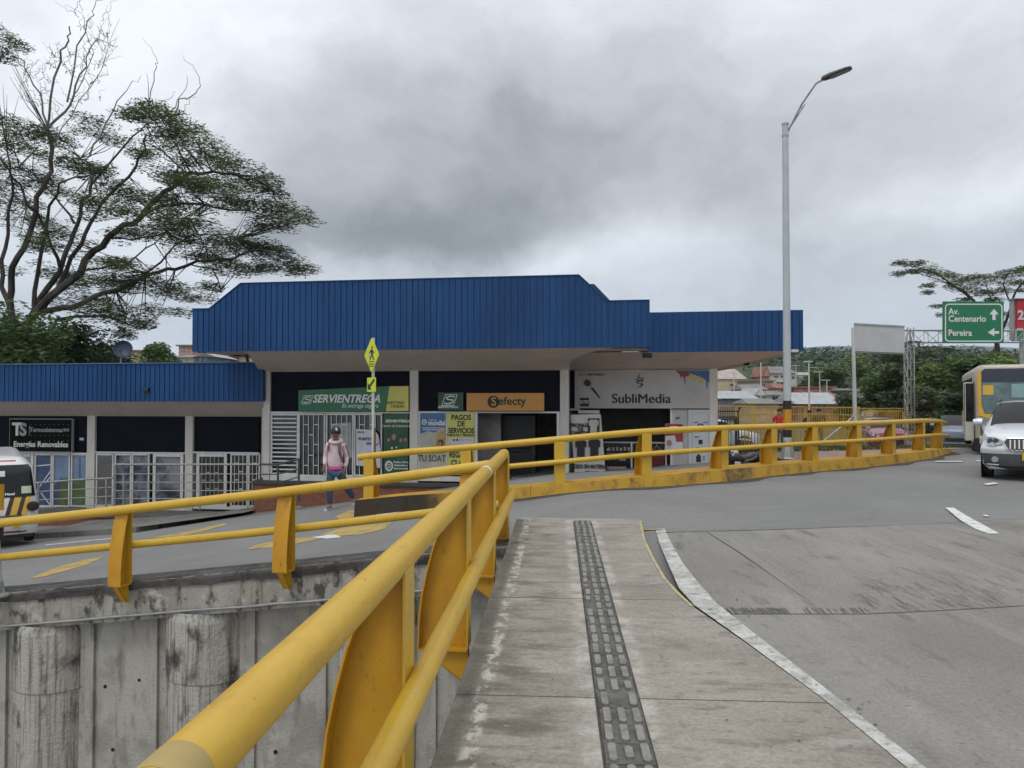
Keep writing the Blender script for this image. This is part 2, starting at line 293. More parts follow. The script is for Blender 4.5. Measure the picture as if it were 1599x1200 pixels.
# ------------------------------------------------------------------ mesh builder
class MB:
    def __init__(s): s.v = []; s.f = []
    def add(s, vs, fs):
        o = len(s.v); s.v += [Vector(v) for v in vs]; s.f += [tuple(i+o for i in f) for f in fs]; return s
    def box(s, c, sz, rot=0, M=None):
        hx, hy, hz = sz[0]/2, sz[1]/2, sz[2]/2
        vs = [Vector((x, y, z)) for z in (-hz, hz) for y in (-hy, hy) for x in (-hx, hx)]
        if M is None: M = Matrix.Rotation(rot, 3, 'Z')
        vs = [M @ v + Vector(c) for v in vs]
        return s.add(vs, [(0, 2, 3, 1), (4, 5, 7, 6), (0, 1, 5, 4), (2, 6, 7, 3), (0, 4, 6, 2), (1, 3, 7, 5)])
    def bar(s, a, b, w, h, up=Vector((0, 0, 1))):
        a, b = Vector(a), Vector(b); d = (b-a); l = d.length; d.normalize()
        x = d.cross(up)
        if x.length < 1e-4: x = d.cross(Vector((0, 1, 0)))
        x.normalize(); z = x.cross(d)
        M = Matrix((x, d, z)).transposed()
        return s.box((a+b)/2, (w, l, h), M=M)
    def tube(s, pts, r, n=10, cap=True):
        pts = [Vector(p) for p in pts]; rs = r if isinstance(r, (list, tuple)) else [r]*len(pts)
        o = len(s.v); prev = None
        for i, p in enumerate(pts):
            t = (pts[min(i+1, len(pts)-1)]-pts[max(i-1, 0)]).normalized()
            if prev is None:
                x = t.cross(Vector((0, 0, 1)))
                if x.length < .05: x = t.cross(Vector((0, 1, 0)))
                x.normalize()
            else:
                x = prev - t*prev.dot(t); x.normalize()
            prev = x; y = t.cross(x)
            for k in range(n):
                a = 2*math.pi*k/n; s.v.append(p+(x*math.cos(a)+y*math.sin(a))*rs[i])
        for i in range(len(pts)-1):
            for k in range(n):
                a = o+i*n+k; b = o+i*n+(k+1) % n
                s.f.append((a, a+n, b+n, b))
        if cap:
            s.f.append(tuple(o+k for k in range(n))); s.f.append(tuple(o+(len(pts)-1)*n+k for k in reversed(range(n))))
        return s
    def prism(s, poly, off):
        """closed 3d polygon pushed by vector off"""
        n = len(poly); o = len(s.v); off = Vector(off)
        s.v += [Vector(p) for p in poly] + [Vector(p)+off for p in poly]
        s.f.append(tuple(o+i for i in range(n))); s.f.append(tuple(o+n+i for i in reversed(range(n))))
        for i in range(n): s.f.append((o+i, o+n+i, o+n+(i+1) % n, o+(i+1) % n))
        return s
    def lathe(s, prof, c=(0, 0, 0), n=16, M=None):
        o = len(s.v); c = Vector(c)
        for r, z in prof:
            for k in range(n):
                a = 2*math.pi*k/n; v = Vector((r*math.cos(a), r*math.sin(a), z))
                if M: v = M @ v
                s.v.append(v+c)
        for i in range(len(prof)-1):
            for k in range(n):
                a = o+i*n+k; b = o+i*n+(k+1) % n; s.f.append((a, b, b+n, a+n))
        s.f.append(tuple(o+k for k in reversed(range(n)))); s.f.append(tuple(o+(len(prof)-1)*n+k for k in range(n)))
        return s
    def grid(s, rows):
        o = len(s.v); n = len(rows[0])
        for r in rows: s.v += [Vector(p) for p in r]
        for i in range(len(rows)-1):
            for k in range(n-1):
                a = o+i*n+k; s.f.append((a, a+1, a+n+1, a+n))
        return s
    def build(s, name, mat, parent=None, smooth=False, bevel=0, fix=True):
        me = bpy.data.meshes.new(name)
        off = ORG.get(parent.name, Vector()) if parent else Vector()
        me.from_pydata([v-off for v in s.v], [], s.f)
        if fix:
            bm = bmesh.new(); bm.from_mesh(me); bmesh.ops.recalc_face_normals(bm, faces=bm.faces); bm.to_mesh(me); bm.free()
        if smooth:
            me.polygons.foreach_set('use_smooth', [True]*len(me.polygons))
            try: me.set_sharp_from_angle(angle=R(40))
            except Exception: pass
        if mat: me.materials.append(mat)
        o = bpy.data.objects.new(name, me); COL.objects.link(o)
        if parent: o.parent = parent; ORG[o.name] = off
        else: ORG[o.name] = Vector()
        if bevel:
            bv = o.modifiers.new('bevel', 'BEVEL'); bv.width = bevel; bv.segments = 2; bv.limit_method = 'ANGLE'
        return o
ORG = {}
def tag(o, label, cat, group=None):
    o['label'] = label; o['category'] = cat
    if group: o['group'] = group
    return o
def thing(name, label, cat, loc=(0, 0, 0), group=None, local=False, rz=0):
    o = bpy.data.objects.new(name, None); COL.objects.link(o); o.empty_display_size = .3
    o.location = loc; o.rotation_euler = (0, 0, rz); tag(o, label, cat, group)
    ORG[o.name] = Vector() if local else Vector(loc)
    return o
def struct(o): o['kind'] = 'structure'; return o
def copy_tree(o, parent=None):
    c = o.copy(); COL.objects.link(c)
    if parent: c.parent = parent
    ORG[c.name] = ORG.get(o.name, Vector())
    for ch in list(o.children): copy_tree(ch, c)
    return c
def text(name, s, mat, parent, M, size=1.0, bold=0, shear=0, wscale=1.0, align='CENTER', ext=.004):
    """lettering: M maps local (x right, y up, z out) to world"""
    cu = bpy.data.curves.new('t', 'FONT'); cu.body = s; cu.size = size; cu.align_x = align; cu.align_y = 'CENTER'
    cu.extrude = ext; cu.offset = bold; cu.shear = shear; cu.resolution_u = 3; cu.fill_mode = 'BOTH'
    t = bpy.data.objects.new('t', cu); COL.objects.link(t)
    dg = bpy.context.evaluated_depsgraph_get(); dg.update()
    me = bpy.data.meshes.new_from_object(t.evaluated_get(dg)); bpy.data.objects.remove(t); bpy.data.curves.remove(cu)
    off = ORG.get(parent.name, Vector())
    for v in me.vertices:
        c = v.co.copy(); c.x *= wscale; v.co = (M @ c) - off
    me.materials.clear(); me.materials.append(mat)
    o = bpy.data.objects.new(name, me); COL.objects.link(o); o.parent = parent; ORG[o.name] = off
    return o
# ------------------------------------------------------------------ frames
WA = -math.atan(.06); cw, sw = math.cos(WA), math.sin(WA)
def WK(lx, ly, z=0): return Vector((lx*cw-ly*sw, lx*sw+ly*cw, z))
def toWK(v): return (v.x*cw+v.y*sw, -v.x*sw+v.y*cw)
# edge of the cut: from the walkway end to the left
WX0, WY0, WS = -.08, 9.47, -.242
def wall_pt(x, off=0, z=0):       # off: towards the camera
    n = Vector((-.2352, -.9719, 0)); return Vector((x, WY0+WS*(x-WX0), z))+n*off
# ------------------------------------------------------------------ ground sheet
def ground():
    def rng(a, b, s): 
        k = []; x = a
        while x < b: k.append(x); x += s
        return k
    xs = [-2500, -1200, -600, -300, -150, -80, -50, -38]+rng(-30, 30, .5)+[30, 40, 60, 100, 200, 400, 800, 1500, 2500]
    ys = [-400, -100, -40, -20]+rng(-12, 48, .5)+[48, 60, 80, 120, 200, 400, 800, 1600, 3000, 5000]
    bm = bmesh.new(); vs = [[bm.verts.new((x, y, g(x, y))) for x in xs] for y in ys]
    for j in range(len(ys)-1):
        for i in range(len(xs)-1): bm.faces.new((vs[j][i], vs[j][i+1], vs[j+1][i+1], vs[j+1][i]))
    nW = Vector((-.2352, -.9719, 0)); pW = wall_pt(0, 0)
    p = Vector((cw, sw, 0)); eE = WK(-.50, 0)
    for co, no in ((pW, nW), (eE, p)):
        geom = bm.verts[:]+bm.edges[:]+bm.faces[:]
        bmesh.ops.bisect_plane(bm, geom=geom, plane_co=co, plane_no=no, dist=1e-5)
    dl = [f for f in bm.faces if (f.calc_center_median()-pW).dot(nW) > 0 and (f.calc_center_median()-eE).dot(p) < 0]
    bmesh.ops.delete(bm, geom=dl, context='FACES')
    me = bpy.data.meshes.new('ground'); bm.to_mesh(me); bm.free()
    me.polygons.foreach_set('use_smooth', [True]*len(me.polygons)); me.materials.append(asphalt); me.materials.append(earth)
    for f in me.polygons:
        c = f.center
        if c.y > 46 or abs(c.x) > 32: f.material_index = 1
    o = bpy.data.objects.new('road', me); COL.objects.link(o); struct(o)
ground()
def drape(name, poly, mat, off, step=.4, kind=True):
    """a sheet following the ground inside a plan polygon"""
    me = bpy.data.meshes.new(name); bm = bmesh.new()
    vs = [bm.verts.new((p[0], p[1], 0)) for p in poly]; bm.faces.new(vs)
    x0, x1 = min(p[0] for p in poly), max(p[0] for p in poly); y0, y1 = min(p[1] for p in poly), max(p[1] for p in poly)
    for ax, a, b in ((0, x0, x1), (1, y0, y1)):
        t = a+step
        while t < b:
            co = [0, 0, 0]; no = [0, 0, 0]; co[ax] = t; no[ax] = 1
            bmesh.ops.bisect_plane(bm, geom=bm.verts[:]+bm.edges[:]+bm.faces[:], plane_co=co, plane_no=no, dist=1e-5); t += step
    for v in bm.verts: v.co.z = g(v.co.x, v.co.y)+off
    bmesh.ops.recalc_face_normals(bm, faces=bm.faces)
    bm.to_mesh(me); bm.free(); me.polygons.foreach_set('use_smooth', [True]*len(me.polygons)); me.materials.append(mat)
    o = bpy.data.objects.new(name, me); COL.objects.link(o)
    return struct(o)
def pgl(pts): return [tuple(PG(*p)[:2]) for p in pts]

# pit
pit = MB(); pit.add([(-60, -30, -6.5), (3, -30, -6.5), (3, 14, -6.5), (-60, 26, -6.5)], [(0, 1, 2, 3)])
struct(pit.build('underpass_road', kerb_grey))

# walkway slab (local frame turned with the kerb)
kerb_px = [(1500, 1257), (1440, 1200), (1300, 1085), (1180, 994), (1110, 942), (1068, 905), (1043, 877), (1022, 850), (1008, 828), (1003, 812)]
inner_px = [(1480, 1262), (1425, 1205), (1285, 1090), (1165, 1003), (1085, 948), (1060, 925), (1040, 903), (1020, 868), (1008, 842), (1002, 814)]
right = [toWK(PZ(a, b, 0)) for a, b in inner_px]
yend = 10.02
poly = [(-.545, -4.0), (right[0][0]+1.5, -4.0), (right[0][0]+1.5, right[0][1]-.6)]+right[:-1]+[(right[-1][0], yend-.12), (right[-1][0]-.12, yend), (-.545, yend)]
mb = MB(); mb.prism([(x, y, -.28) for x, y in poly], (0, 0, .28))
wk = mb.build('walkway', walk_c, bevel=.012); wk.rotation_euler.z = WA; struct(wk)
mb = MB(); mb.prism([(x, y, .001) for x, y in [(-.545, yend+.002), (right[-1][0]-.12, yend+.002), (right[-1][0]+.01, yend-.1), (right[-1][0]+.01, yend+.12), (-.545, yend+.14)]], (0, 0, -.3))
k = mb.build('kerb', kerb_grey, bevel=.01); k.rotation_euler.z = WA; struct(k)
# thin yellow line along the rounded kerb
mb = MB(); rr = right[4:]
rows = [[(x-.032, y, .004) for x, y in rr], [(x-.005, y, .004) for x, y in rr]]
mb.grid(rows); k = mb.build('road_marking', layered('pale_yellow_kerb_line', (.42, .36, .17), [((.26, .24, .18), 9, (1, 1, 1), .45, .6, .9, None)], rough=.7)); k.rotation_euler.z = WA; struct(k)
mb = MB().box((right[-1][0]+.12, yend-.02, g(1.9, 9.9)+.008), (.28, .06, .004)); k = mb.build('road_marking', mark_y); k.rotation_euler.z = WA; struct(k)
# white kerb band: flush with the slab near the camera, sinking to road level at its far end
band_o = [(1500, 1243), (1440, 1196), (1296, 1082), (1176, 989), (1120, 944), (1091, 912), (1066, 880), (1049, 850), (1040, 832), (1034, 812)]
band_i = [(1481, 1258), (1425, 1206), (1284, 1090), (1163, 1001), (1084, 945), (1060, 918), (1043, 880), (1030, 850), (1025, 832), (1021, 812)]
zs = [0.0, 0, 0, -.005, -.02, -.05, -.09, -.11, -.12, -.125]
A = [PZ(a[0], a[1], z) for a, z in zip(band_i, zs)]; B = [PZ(a[0], a[1], z) for a, z in zip(band_o, zs)]
mb = MB(); mb.grid([[p for p in A], [p+Vector((0, 0, .006)) for p in B], [p+Vector((.02, -.01, -.22)) for p in B]])
struct(mb.build('kerb', kerb_w, smooth=True))
# tactile strip
mb = MB(); mb.box((.305, 3.9, .002), (.232, 11.9, .004)); o = mb.build('tactile_paving_bed', tile_d); o.rotation_euler.z = WA; struct(o)
tile_m = layered('tactile_tile_dirty', (.13, .125, .11), [((.07, .065, .055), 6, (1, 1, 1), .42, .6, .85, None)], rough=.9, bump=.4, bscale=90, fine=.3)
tile_b = layered('tactile_bar_concrete', (.235, .23, .21), [((.15, .145, .13), 7, (1, 1, 1), .42, .6, .8, None)], rough=.85, bump=.4, bscale=90, fine=.3)
mb = MB(); bars_ = MB(); y = -1.9; r_ = random.Random(3)
while y < 9.75:
    jx = r_.uniform(-.004, .004); h = .006+r_.uniform(0, .003)
    mb.box((.305+jx, y+.1, .002+h/2), (.208, .193, h))
    for i in (-1, 0, 1):
        if r_.random() < .02: continue
        x = .305+jx+i*.072; w = .038; l = .168 if r_.random() > .1 else .11
        t = h+.010; pts = []
        for a in range(8):
            an = a*math.pi/4+math.pi/8; pts.append((x+math.cos(an)*w*.5+0, y+.1+math.sin(an)*w*.5+(l/2-w/2)*(1 if math.sin(an) > 0 else -1), .003+h))
        bars_.prism(pts, (0, 0, .011))
    y += .2
bars_.build('tactile_bars', tile_b, None).rotation_euler.z = WA; struct(bpy.data.objects['tactile_bars'])
o = mb.build('tactile_paving', tile_m); o.rotation_euler.z = WA; struct(o)

# concrete road surface on the right, with joints
edge = [(1024, 834), (1200, 829), (1400, 822), (1480, 820), (1599, 812), (1900, 795)]
nearL = [toWK(B[i]) for i in range(len(B))]
cp = [tuple(PG(*e)[:2]) for e in edge]
cp += [(20, -8), (2.6, -8)]+[(b.x+.01, b.y) for b in B[:-2]]
def flat(name, pts, mat, z, th=0):
    mb = MB(); 
    mb.add([(p[0], p[1], g(p[0], p[1])+z) for p in pts], [tuple(range(len(pts)))]); return struct(mb.build(name, mat))
drape('concrete_road', cp, conc_road, .012, .5)
jm = pm('road_joint_tar', (.075, .07, .062), .9, .3, 9)
def strip(name, pxs, w, mat, off, horizontal=True):
    pts = [PG(*p) for p in pxs]; L = []; Rr = []
    for i, p in enumerate(pts):
        t = (pts[min(i+1, len(pts)-1)]-pts[max(i-1, 0)]); t.z = 0; t.normalize(); n = Vector((t.y, -t.x, 0))
        ww = w[i] if isinstance(w, list) else w
        L.append(p-n*ww/2); Rr.append(p+n*ww/2)
    mb = MB(); mb.grid([[Vector((q.x, q.y, g(q.x, q.y)+off)) for q in L], [Vector((q.x, q.y, g(q.x, q.y)+off)) for q in Rr]])
    return struct(mb.build(name, mat))
strip('road_joint', [(1104, 833), (1150, 862), (1190, 890), (1232, 920), (1265, 942)], [.010, .014, .008, .004, .003], jm, .017)
strip('road_joint', [(1118, 962), (1230, 962), (1350, 962), (1480, 956), (1599, 949)], .012, jm, .017)
strip('road_joint', [(1040, 833.5), (1200, 829.5), (1400, 822), (1599, 812)], [.03, .02, .012, .02], jm, .017)
# grooves cut across the slab next to the joint
mb = MB(); r_ = random.Random(5)
for i in range(150):
    px = 1113+i*1.75; 
    if px > 1350: break
    a = PG(px, 952+r_.uniform(-1, 2)); b = PG(px+9, 962+r_.uniform(-3, 1)); a.z += .018; b.z += .018
    if r_.random() < .25+.35*(px > 1220): continue
    d = (b-a).normalized(); n = Vector((d.y, -d.x, 0))*.003
    mb.add([a-n, a+n, b+n, b-n], [(0, 1, 2, 3)])
for i in range(150):
    px = r_.uniform(1330, 1560); c = r_.gauss(0, 1)
    py = 925+c*22-(px-1430)*.02; 
    if py > 950 or py < 880: continue
    a = PG(px, py); b = PG(px+r_.uniform(14, 40), py+r_.uniform(6, 16)); a.z += .018; b.z += .018
    d = (b-a).normalized(); n = Vector((d.y, -d.x, 0))*.0018
    mb.add([a-n, a+n, b+n, b-n], [(0, 1, 2, 3)])
struct(mb.build('road_groove', pm('groove_dirt', (.12, .115, .10), .9, .3, 9)))
# painted lane dashes
def dash(pxs, mat=mark_w, off=.020, name='road_marking'):
    pts = [PG(*p) for p in pxs]; mb = MB(); mb.add([(p.x, p.y, g(p.x, p.y)+off) for p in pts], [tuple(range(len(pts)))]); return struct(mb.build(name, mat))
dash([(1476, 795), (1489, 795), (1510, 808), (1530, 819), (1561, 836), (1543, 836), (1522, 828), (1500, 815)])
dash([(1459, 721.5), (1500, 721.2), (1504, 722.6), (1463, 722.8)]); dash([(1524, 720.3), (1540, 720), (1542, 721.6), (1526, 721.8)])
dash([(1536, 757.5), (1552, 755), (1560, 757), (1542, 759.5)])
dash([(1534, 806.5), (1541, 806.5), (1545, 808.5), (1538, 808.5)])
# yellow chevrons on the ramp
for pl in ([(383, 859), (400, 852), (430, 845), (495, 838), (500, 842), (447, 854), (410, 857)], [(523, 808), (547, 797), (575, 796), (603, 798), (585, 806), (556, 813), (530, 812)],
           [(500, 836), (538, 824), (613, 816), (600, 827), (565, 835), (530, 838)],
           [(232, 841), (280, 833), (355, 817), (350, 822), (280, 839)], [(44, 905), (88, 887), (140, 873), (164, 870), (135, 883), (70, 901)]):
    q = pgl(pl); drape('road_marking', q, mark_y, .006, .5)
q = pgl([(486, 840), (521, 835), (534, 840), (510, 842)]); drape('road_marking', q, mark_w, .008, .5)
q = pgl([(560, 800), (620, 793), (650, 795), (596, 806)]); drape('road_marking', q, mark_w, .007, .5)
strip('road_marking', [(70, 852), (149, 844), (190, 840)], .1, mark_w, .006)

# ------------------------------------------------------------------ building frame
BA = -math.atan2(.152, .988)
U = Vector((math.cos(BA), math.sin(BA), 0)); NV = Vector((math.sin(BA), -math.cos(BA), 0))
O0 = Vector((-8.71, 20.9, 0))-NV*1.9
def BW(s, v, z): return Vector((O0.x, O0.y, 0))+U*s+NV*v+Vector((0, 0, z))
def BP(px, py, v=0):
    r = ray(px, py); o = Vector((0, 0, CAMZ)); c = O0+NV*v
    t = ((c-o).dot(NV))/(r.dot(NV)); q = o+r*t; return (q-O0).dot(U), q.z
def BQ(px, py, v=0):
    s, z = BP(px, py, v); return BW(s, v, z)
def bbox(mb, s0, s1, v0, v1, z0, z1):
    return mb.prism([BW(s0, v0, z0), BW(s1, v0, z0), BW(s1, v1, z0), BW(s0, v1, z0)], (0, 0, z1-z0))
def prect(mb, px0, py0, px1, py1, v, th=.03):
    """box in front of plane v covering a pixel rectangle seen in the photo"""
    s0, z0 = BP(px0, py1, v); s1, z1 = BP(px1, py0, v); za = BP(px0, py0, v)[1]; zb = BP(px1, py1, v)[1]
    return bbox(mb, s0, s1, v, v-th, (z0+zb)/2, (za+z1)/2)
def ppoly(mb, pts, v, th=.006):
    return mb.prism([BQ(a, b, v) for a, b in pts], -NV*th)
def PM(px, py, v):    # lettering frame on the facade
    o = BQ(px, py, v); return Matrix(((U.x, 0, NV.x, o.x), (U.y, 0, NV.y, o.y), (0, 1, 0, o.z), (0, 0, 0, 1)))

# left pavement between ramp kerb and plinth
kerbline = [(-60, 850), (27, 843), (120, 838), (213, 832), (333, 808), (400, 797), (455, 789)]
kl = [PG(*p) for p in kerbline]
def hk(x): return max(.012, min(.13, (-4.9-x)*.035))
rows = []
for t in range(0, 9):
    row = []
    for i in range(len(kl)-1):
        for q in range(4):
            a = kl[i].lerp(kl[i+1], q/4); far = BW((a-O0).dot(U), .2, 0); p = a.lerp(far, t/8)
            row.append(Vector((p.x, p.y, g(p.x, p.y)+hk(p.x))))
    rows.append(row)
face = [Vector((p.x, p.y-.01, g(p.x, p.y)-.05)) for p in rows[0]]
mb = MB().grid([face]+rows); struct(mb.build('pavement', side_c))
# ------------------------------------------------------------------ retaining wall of the underpass
ww = thing('retaining_wall', 'stained concrete retaining wall with round piles below the left ramp', 'wall', wall_pt(-7, 0, -1.3))
xs = [-22+i*.5 for i in range(45)]+[.35]
top = [wall_pt(x, 0, g(x, WY0+WS*(x-WX0))+.03+.0*random.random()) for x in xs]
nW = Vector((-.2352, -.9719, 0))
mb = MB()
r_ = random.Random(11)
fr = [p+nW*.12+Vector((0, 0, r_.uniform(-.012, .012))) for p in top]
mb.grid([[p-nW*.35+Vector((0, 0, -.02)) for p in top], [p+nW*.02 for p in top], fr, [p+nW*.10+Vector((0, 0, -.05)) for p in top], [p+nW*.10+Vector((0, 0, -.53)) for p in top], [p-nW*.3+Vector((0, 0, -.56)) for p in top]])
mb.build('cap_beam', beam_c, ww)
mb = MB(); mb.grid([[p-nW*.18+Vector((0, 0, -.45)) for p in top], [Vector((p.x, p.y, -6.6))-nW*.18 for p in top]]); 
# dark rounded asphalt lip over the beam
lip = MB(); lr_ = [r_.uniform(-.012, .012) for _ in top]
lip.grid([[p-nW*.40+Vector((0, 0, .012)) for p in top], [p-nW*.05+Vector((0, 0, .03)) for p in top], [p+nW*.09+Vector((0, 0, .012+q)) for p, q in zip(top, lr_)], [p+nW*.135+Vector((0, 0, -.04+q)) for p, q in zip(top, lr_)], [p+nW*.13+Vector((0, 0, -.12+q*2)) for p, q in zip(top, lr_)]])
struct(lip.build('road_edge', layered('sooty_road_edge', (.085, .08, .075), [((.03, .028, .025), 3, (1, 1, 1), .42, .6, .85, None), ((.2, .19, .17), 6, (1, 1, 1), .60, .7, .7, None)], rough=.9, bump=.6, bscale=30), None, True))
# raised strips beside the piles
pcs = []
x = -2.10
for k in range(9):
    pcs.append(-4.30-2.50*(k-1) if True else x)
for cx in pcs:
    for sgn in (-1, 1):
        c = wall_pt(cx+sgn*.74, -.155); zt = g(c.x, c.y)-.5
        mb.box((c.x, c.y, (zt-6.6)/2), (.13, .05, zt+6.6), rot=math.atan(WS))
mb.build('wall_panel', wall_c, ww)
hl_ = MB(); rh = random.Random(8)
for cx in pcs:
    for dx, dz in ((1.0, .95), (1.5, .95), (1.1, 1.95), (1.42, 2.6)):
        c = wall_pt(cx+dx+rh.uniform(-.04, .04), -.174); zt = g(c.x, c.y)-.5
        hl_.lathe([(.018+rh.uniform(0, .016), 0), (.012, .006)], Vector((c.x, c.y, zt-dz+rh.uniform(-.1, .1))), 9, Matrix.Rotation(R(90), 3, 'X'))
hl_.build('tie_holes', pm('tie_hole_dark', (.015, .013, .012), .9, .2, 9), ww)
for cx in pcs:
    c = wall_pt(cx, -.42); zt = g(c.x, c.y)-.5; n = 26; r_ = random.Random(int(cx*100))
    mb = MB(); prof = []
    rad = [.62+r_.uniform(-.012, .012) for _ in range(n)]
    rows = []
    for z in (zt+.02, zt-.06, zt-.10, zt-.9, zt-.93, zt-3, -6.6):
        sc = 1.0 if z < zt-.08 else (.93 if z > zt-.03 else .98)
        if abs(z-(zt-.93)) < 1e-6: sc = .975
        if z < zt-.95: sc = .965
        rows.append([c+Vector((math.cos(2*math.pi*k/n)*rad[k % n]*sc, math.sin(2*math.pi*k/n)*rad[k % n]*sc, 0))+Vector((0, 0, z-c.z)) for k in list(range(n))+[0]])
    mb.grid(rows); mb.build('pile', pile_c, ww)
# conduit clipped under the beam
mb = MB(); mb.tube([p+nW*.13+Vector((0, 0, -.46+r_.uniform(-.008, .008))) for p in top[:-1]], .018, 8); cd = mb.build('conduit', steel, ww, True)
# wall under the walkway edge and abutment
ab = thing('abutment_wall', 'grey concrete wall in shade below the walkway edge', 'wall', WK(-.6, 6, -3))
mb = MB(); mb.prism([WK(-.50, -6, -.282), WK(-.30, -6, -.282), WK(-.30, 9.2, -.282), WK(-.50, 9.2, -.282)], (0, 0, -6.3)); mb.build('wall_panel', wall_c, ab)

# ------------------------------------------------------------------ yellow railings
def fin(base, out, along, zt, zb, flange_on_inner=True, deep=.30, rail_h=.40):
    """returns (web, flange, bracket) MBs. base: plan point of inner flange; out: unit vector to the bulging side"""
    H = zt-zb
    prof = [(0, .10), (.08, .135), (.18, .18), (.32, .235), (.48, .28), (.64, .315), (.80, .335), (1.0, .34)]
    prof = [(a, d*deep/.34) for a, d in prof]
    web = MB(); pts = [base+Vector((0, 0, zt))]+[base+out*d+Vector((0, 0, zt-a*H)) for a, d in prof]+[base+Vector((0, 0, zb))]
    web.prism([p-along*.006 for p in pts], along*.012)
    fl = MB(); w = .10
    cur = [base+out*d+Vector((0, 0, zt-a*H)) for a, d in prof]
    o = [p+out*.010 for p in cur]
    fl.grid([[p-along*w for p in cur], [p-along*w for p in o], [p+along*w for p in o], [p+along*w for p in cur], [p-along*w for p in cur]])
    inn = MB(); inn.prism([base-along*w+Vector((0, 0, zb)), base+along*w+Vector((0, 0, zb)), base+along*w+Vector((0, 0, zt-.01)), base-along*w+Vector((0, 0, zt-.01))], -out*.010)
    bp = MB(); bp.prism([base-along*w+Vector((0, 0, zb-.001)), base+along*w+Vector((0, 0, zb-.001)), base+along*w+out*deep*1.03+Vector((0, 0, zb-.001)), base-along*w+out*deep*1.03+Vector((0, 0, zb-.001))], (0, 0, -.012))
    return web, fl, inn, bp
def rail_post(parent, base, out, along, zt, zb, deep=.30, bracket=0):
    web, fl, inn, bp = fin(base, out, along, zt, zb, deep=deep)
    p = web.build('post', yellow2, parent)
    fl.build('outer_flange', yellow2, p); inn.build('inner_flange', yellow, p); bp.build('foot_plate', yellow2, p)
    if bracket:
        mb = MB(); h = bracket
        a = [base+Vector((0, 0, zb-.014)), base+out*deep+Vector((0, 0, zb-.014)), base+out*deep*.10+Vector((0, 0, zb-h)), base-out*.02+Vector((0, 0, zb-h))]
        mb.prism([q-along*.05 for q in a], along*.012); mb.prism([q+along*.038 for q in a], along*.012)
        mb.prism([a[1]-along*.05, a[2]-along*.05, a[2]+along*.05, a[1]+along*.05], -out*.008+Vector((0, 0, .004)))
        mb.build('bracket', yellow2, p)
    return p
# 1 railing beside the walkway
wa = Vector((-sw, cw, 0)); wo = Vector((-cw, -sw, 0))
rl = thing('pedestrian_railing', 'nearest yellow tube railing running along the walkway edge from the bottom left corner', 'railing', WK(-.62, 5, -.17), 'yellow tube railings')
mb = MB().tube([WK(-.684, y, .868) for y in (-1.2, 1, 3, 5, 7, 9, 9.72)], .064, 28); tr = mb.build('top_rail', yellow, rl, True)
MB().tube([WK(-.684, y, .868) for y in (7.10, 7.2)], .0655, 28, cap=False).build('tape_mark', mark_w, tr, True)
MB().tube([WK(-.684, y, .868) for y in (1.27, 1.37)], .0648, 28, cap=False).build('tape_mark', pm('tan_tape', (.40, .29, .10), .6), tr, True)
MB().tube([WK(-.575, y, .375) for y in (-1.2, 1, 3, 5, 7, 9, 9.78)], .052, 24).build('lower_rail', yellow, rl, True)
for y in (1.05, 3.2, 5.38, 7.58, 9.66):
    rail_post(rl, WK(-.630, y), wo, wa, .86, -.165, .33, .24)
    
# 2 railing on the retaining wall
RT = [(-20, -1.9), (-13, -1.0), (-7.51, -.234), (-3.01, .35), (-1.78, .531), (-.22, .766), (.2, .84)]
def rz(x):
    for (a, za), (b, zb) in zip(RT, RT[1:]):
        if x <= b: return za+(zb-za)*(x-a)/(b-a)
    return RT[-1][1]
def rz_s(x): return (rz(x-.8)+rz(x)+rz(min(.2, x+.8)))/3 if x < -1 else rz(x)
rw = thing('ramp_railing', 'yellow tube railing bolted to the stained retaining wall of the left ramp', 'railing', wall_pt(-4, .2, -.7), 'yellow tube railings')
xs2 = [-16+i*.8 for i in range(20)]+[-.12]
MB().tube([wall_pt(x, .30, rz_s(x)) for x in xs2], .062, 20).build('top_rail', yellow, rw, True)
MB().tube([wall_pt(x, .14, rz_s(x)-.50) for x in xs2], .052, 18).build('lower_rail', yellow, rw, True)
along = Vector((1, WS, 0)).normalized()
for i in range(5):
    x = -.46-2.38*i
    zt = rz_s(x)-.02
    rail_post(rw, wall_pt(x, .20, 0), nW, along, zt, zt-.98, .20, .26)
# 3 far railing along the road
fpts = [(560, 14.75, 714.5), (640, 14.5, 706), (720, 14.3, 700), (868, 14.05, 687), (1003, 14.2, 675), (1125, 15.2, 669), (1203, 16.4, 666.5), (1268, 17.3, 664), (1340, 18.3, 661.5), (1395, 19.5, 659.5), (1440, 21, 657.5), (1464, 22.5, 658), (1476, 23.6, 661)]
fp = [P(a, y, d) for a, d, y in fpts]
def smooth_line(pts, n=4):
    out = []
    for i in range(len(pts)-1):
        p0, p1, p2, p3 = pts[max(0, i-1)], pts[i], pts[i+1], pts[min(len(pts)-1, i+2)]
        for k in range(n):
            t = k/n; out.append(.5*((2*p1)+(p2-p0)*t+(2*p0-5*p1+4*p2-p3)*t*t+(3*p1-p0-3*p2+p3)*t**3))
    out.append(pts[-1]); return out
fl_ = smooth_line(fp)
fr_ = thing('road_railing', 'far yellow tube railing on the painted kerb curving past the shops', 'railing', fp[4]-Vector((0, 0, 1)), 'yellow tube railings')
MB().tube(fl_, .062, 16).build('top_rail', yellow, fr_, True)
MB().tube([p+Vector((.03, -.10, -.40)) for p in fl_[3:]], .048, 14).build('lower_rail', yellow, fr_, True)
posts = [P(577, 714, 14.7), P(728, 699, 14.3), P(874, 687, 14.05), P(1008, 674.5, 14.2), P(1129, 669, 15.25), P(1206, 666.5, 16.45), P(1270, 664, 17.33), P(1339, 661.5, 18.3), P(1393, 659.5, 19.45), P(1440, 657.5, 21), P(1468, 659, 22.8)]
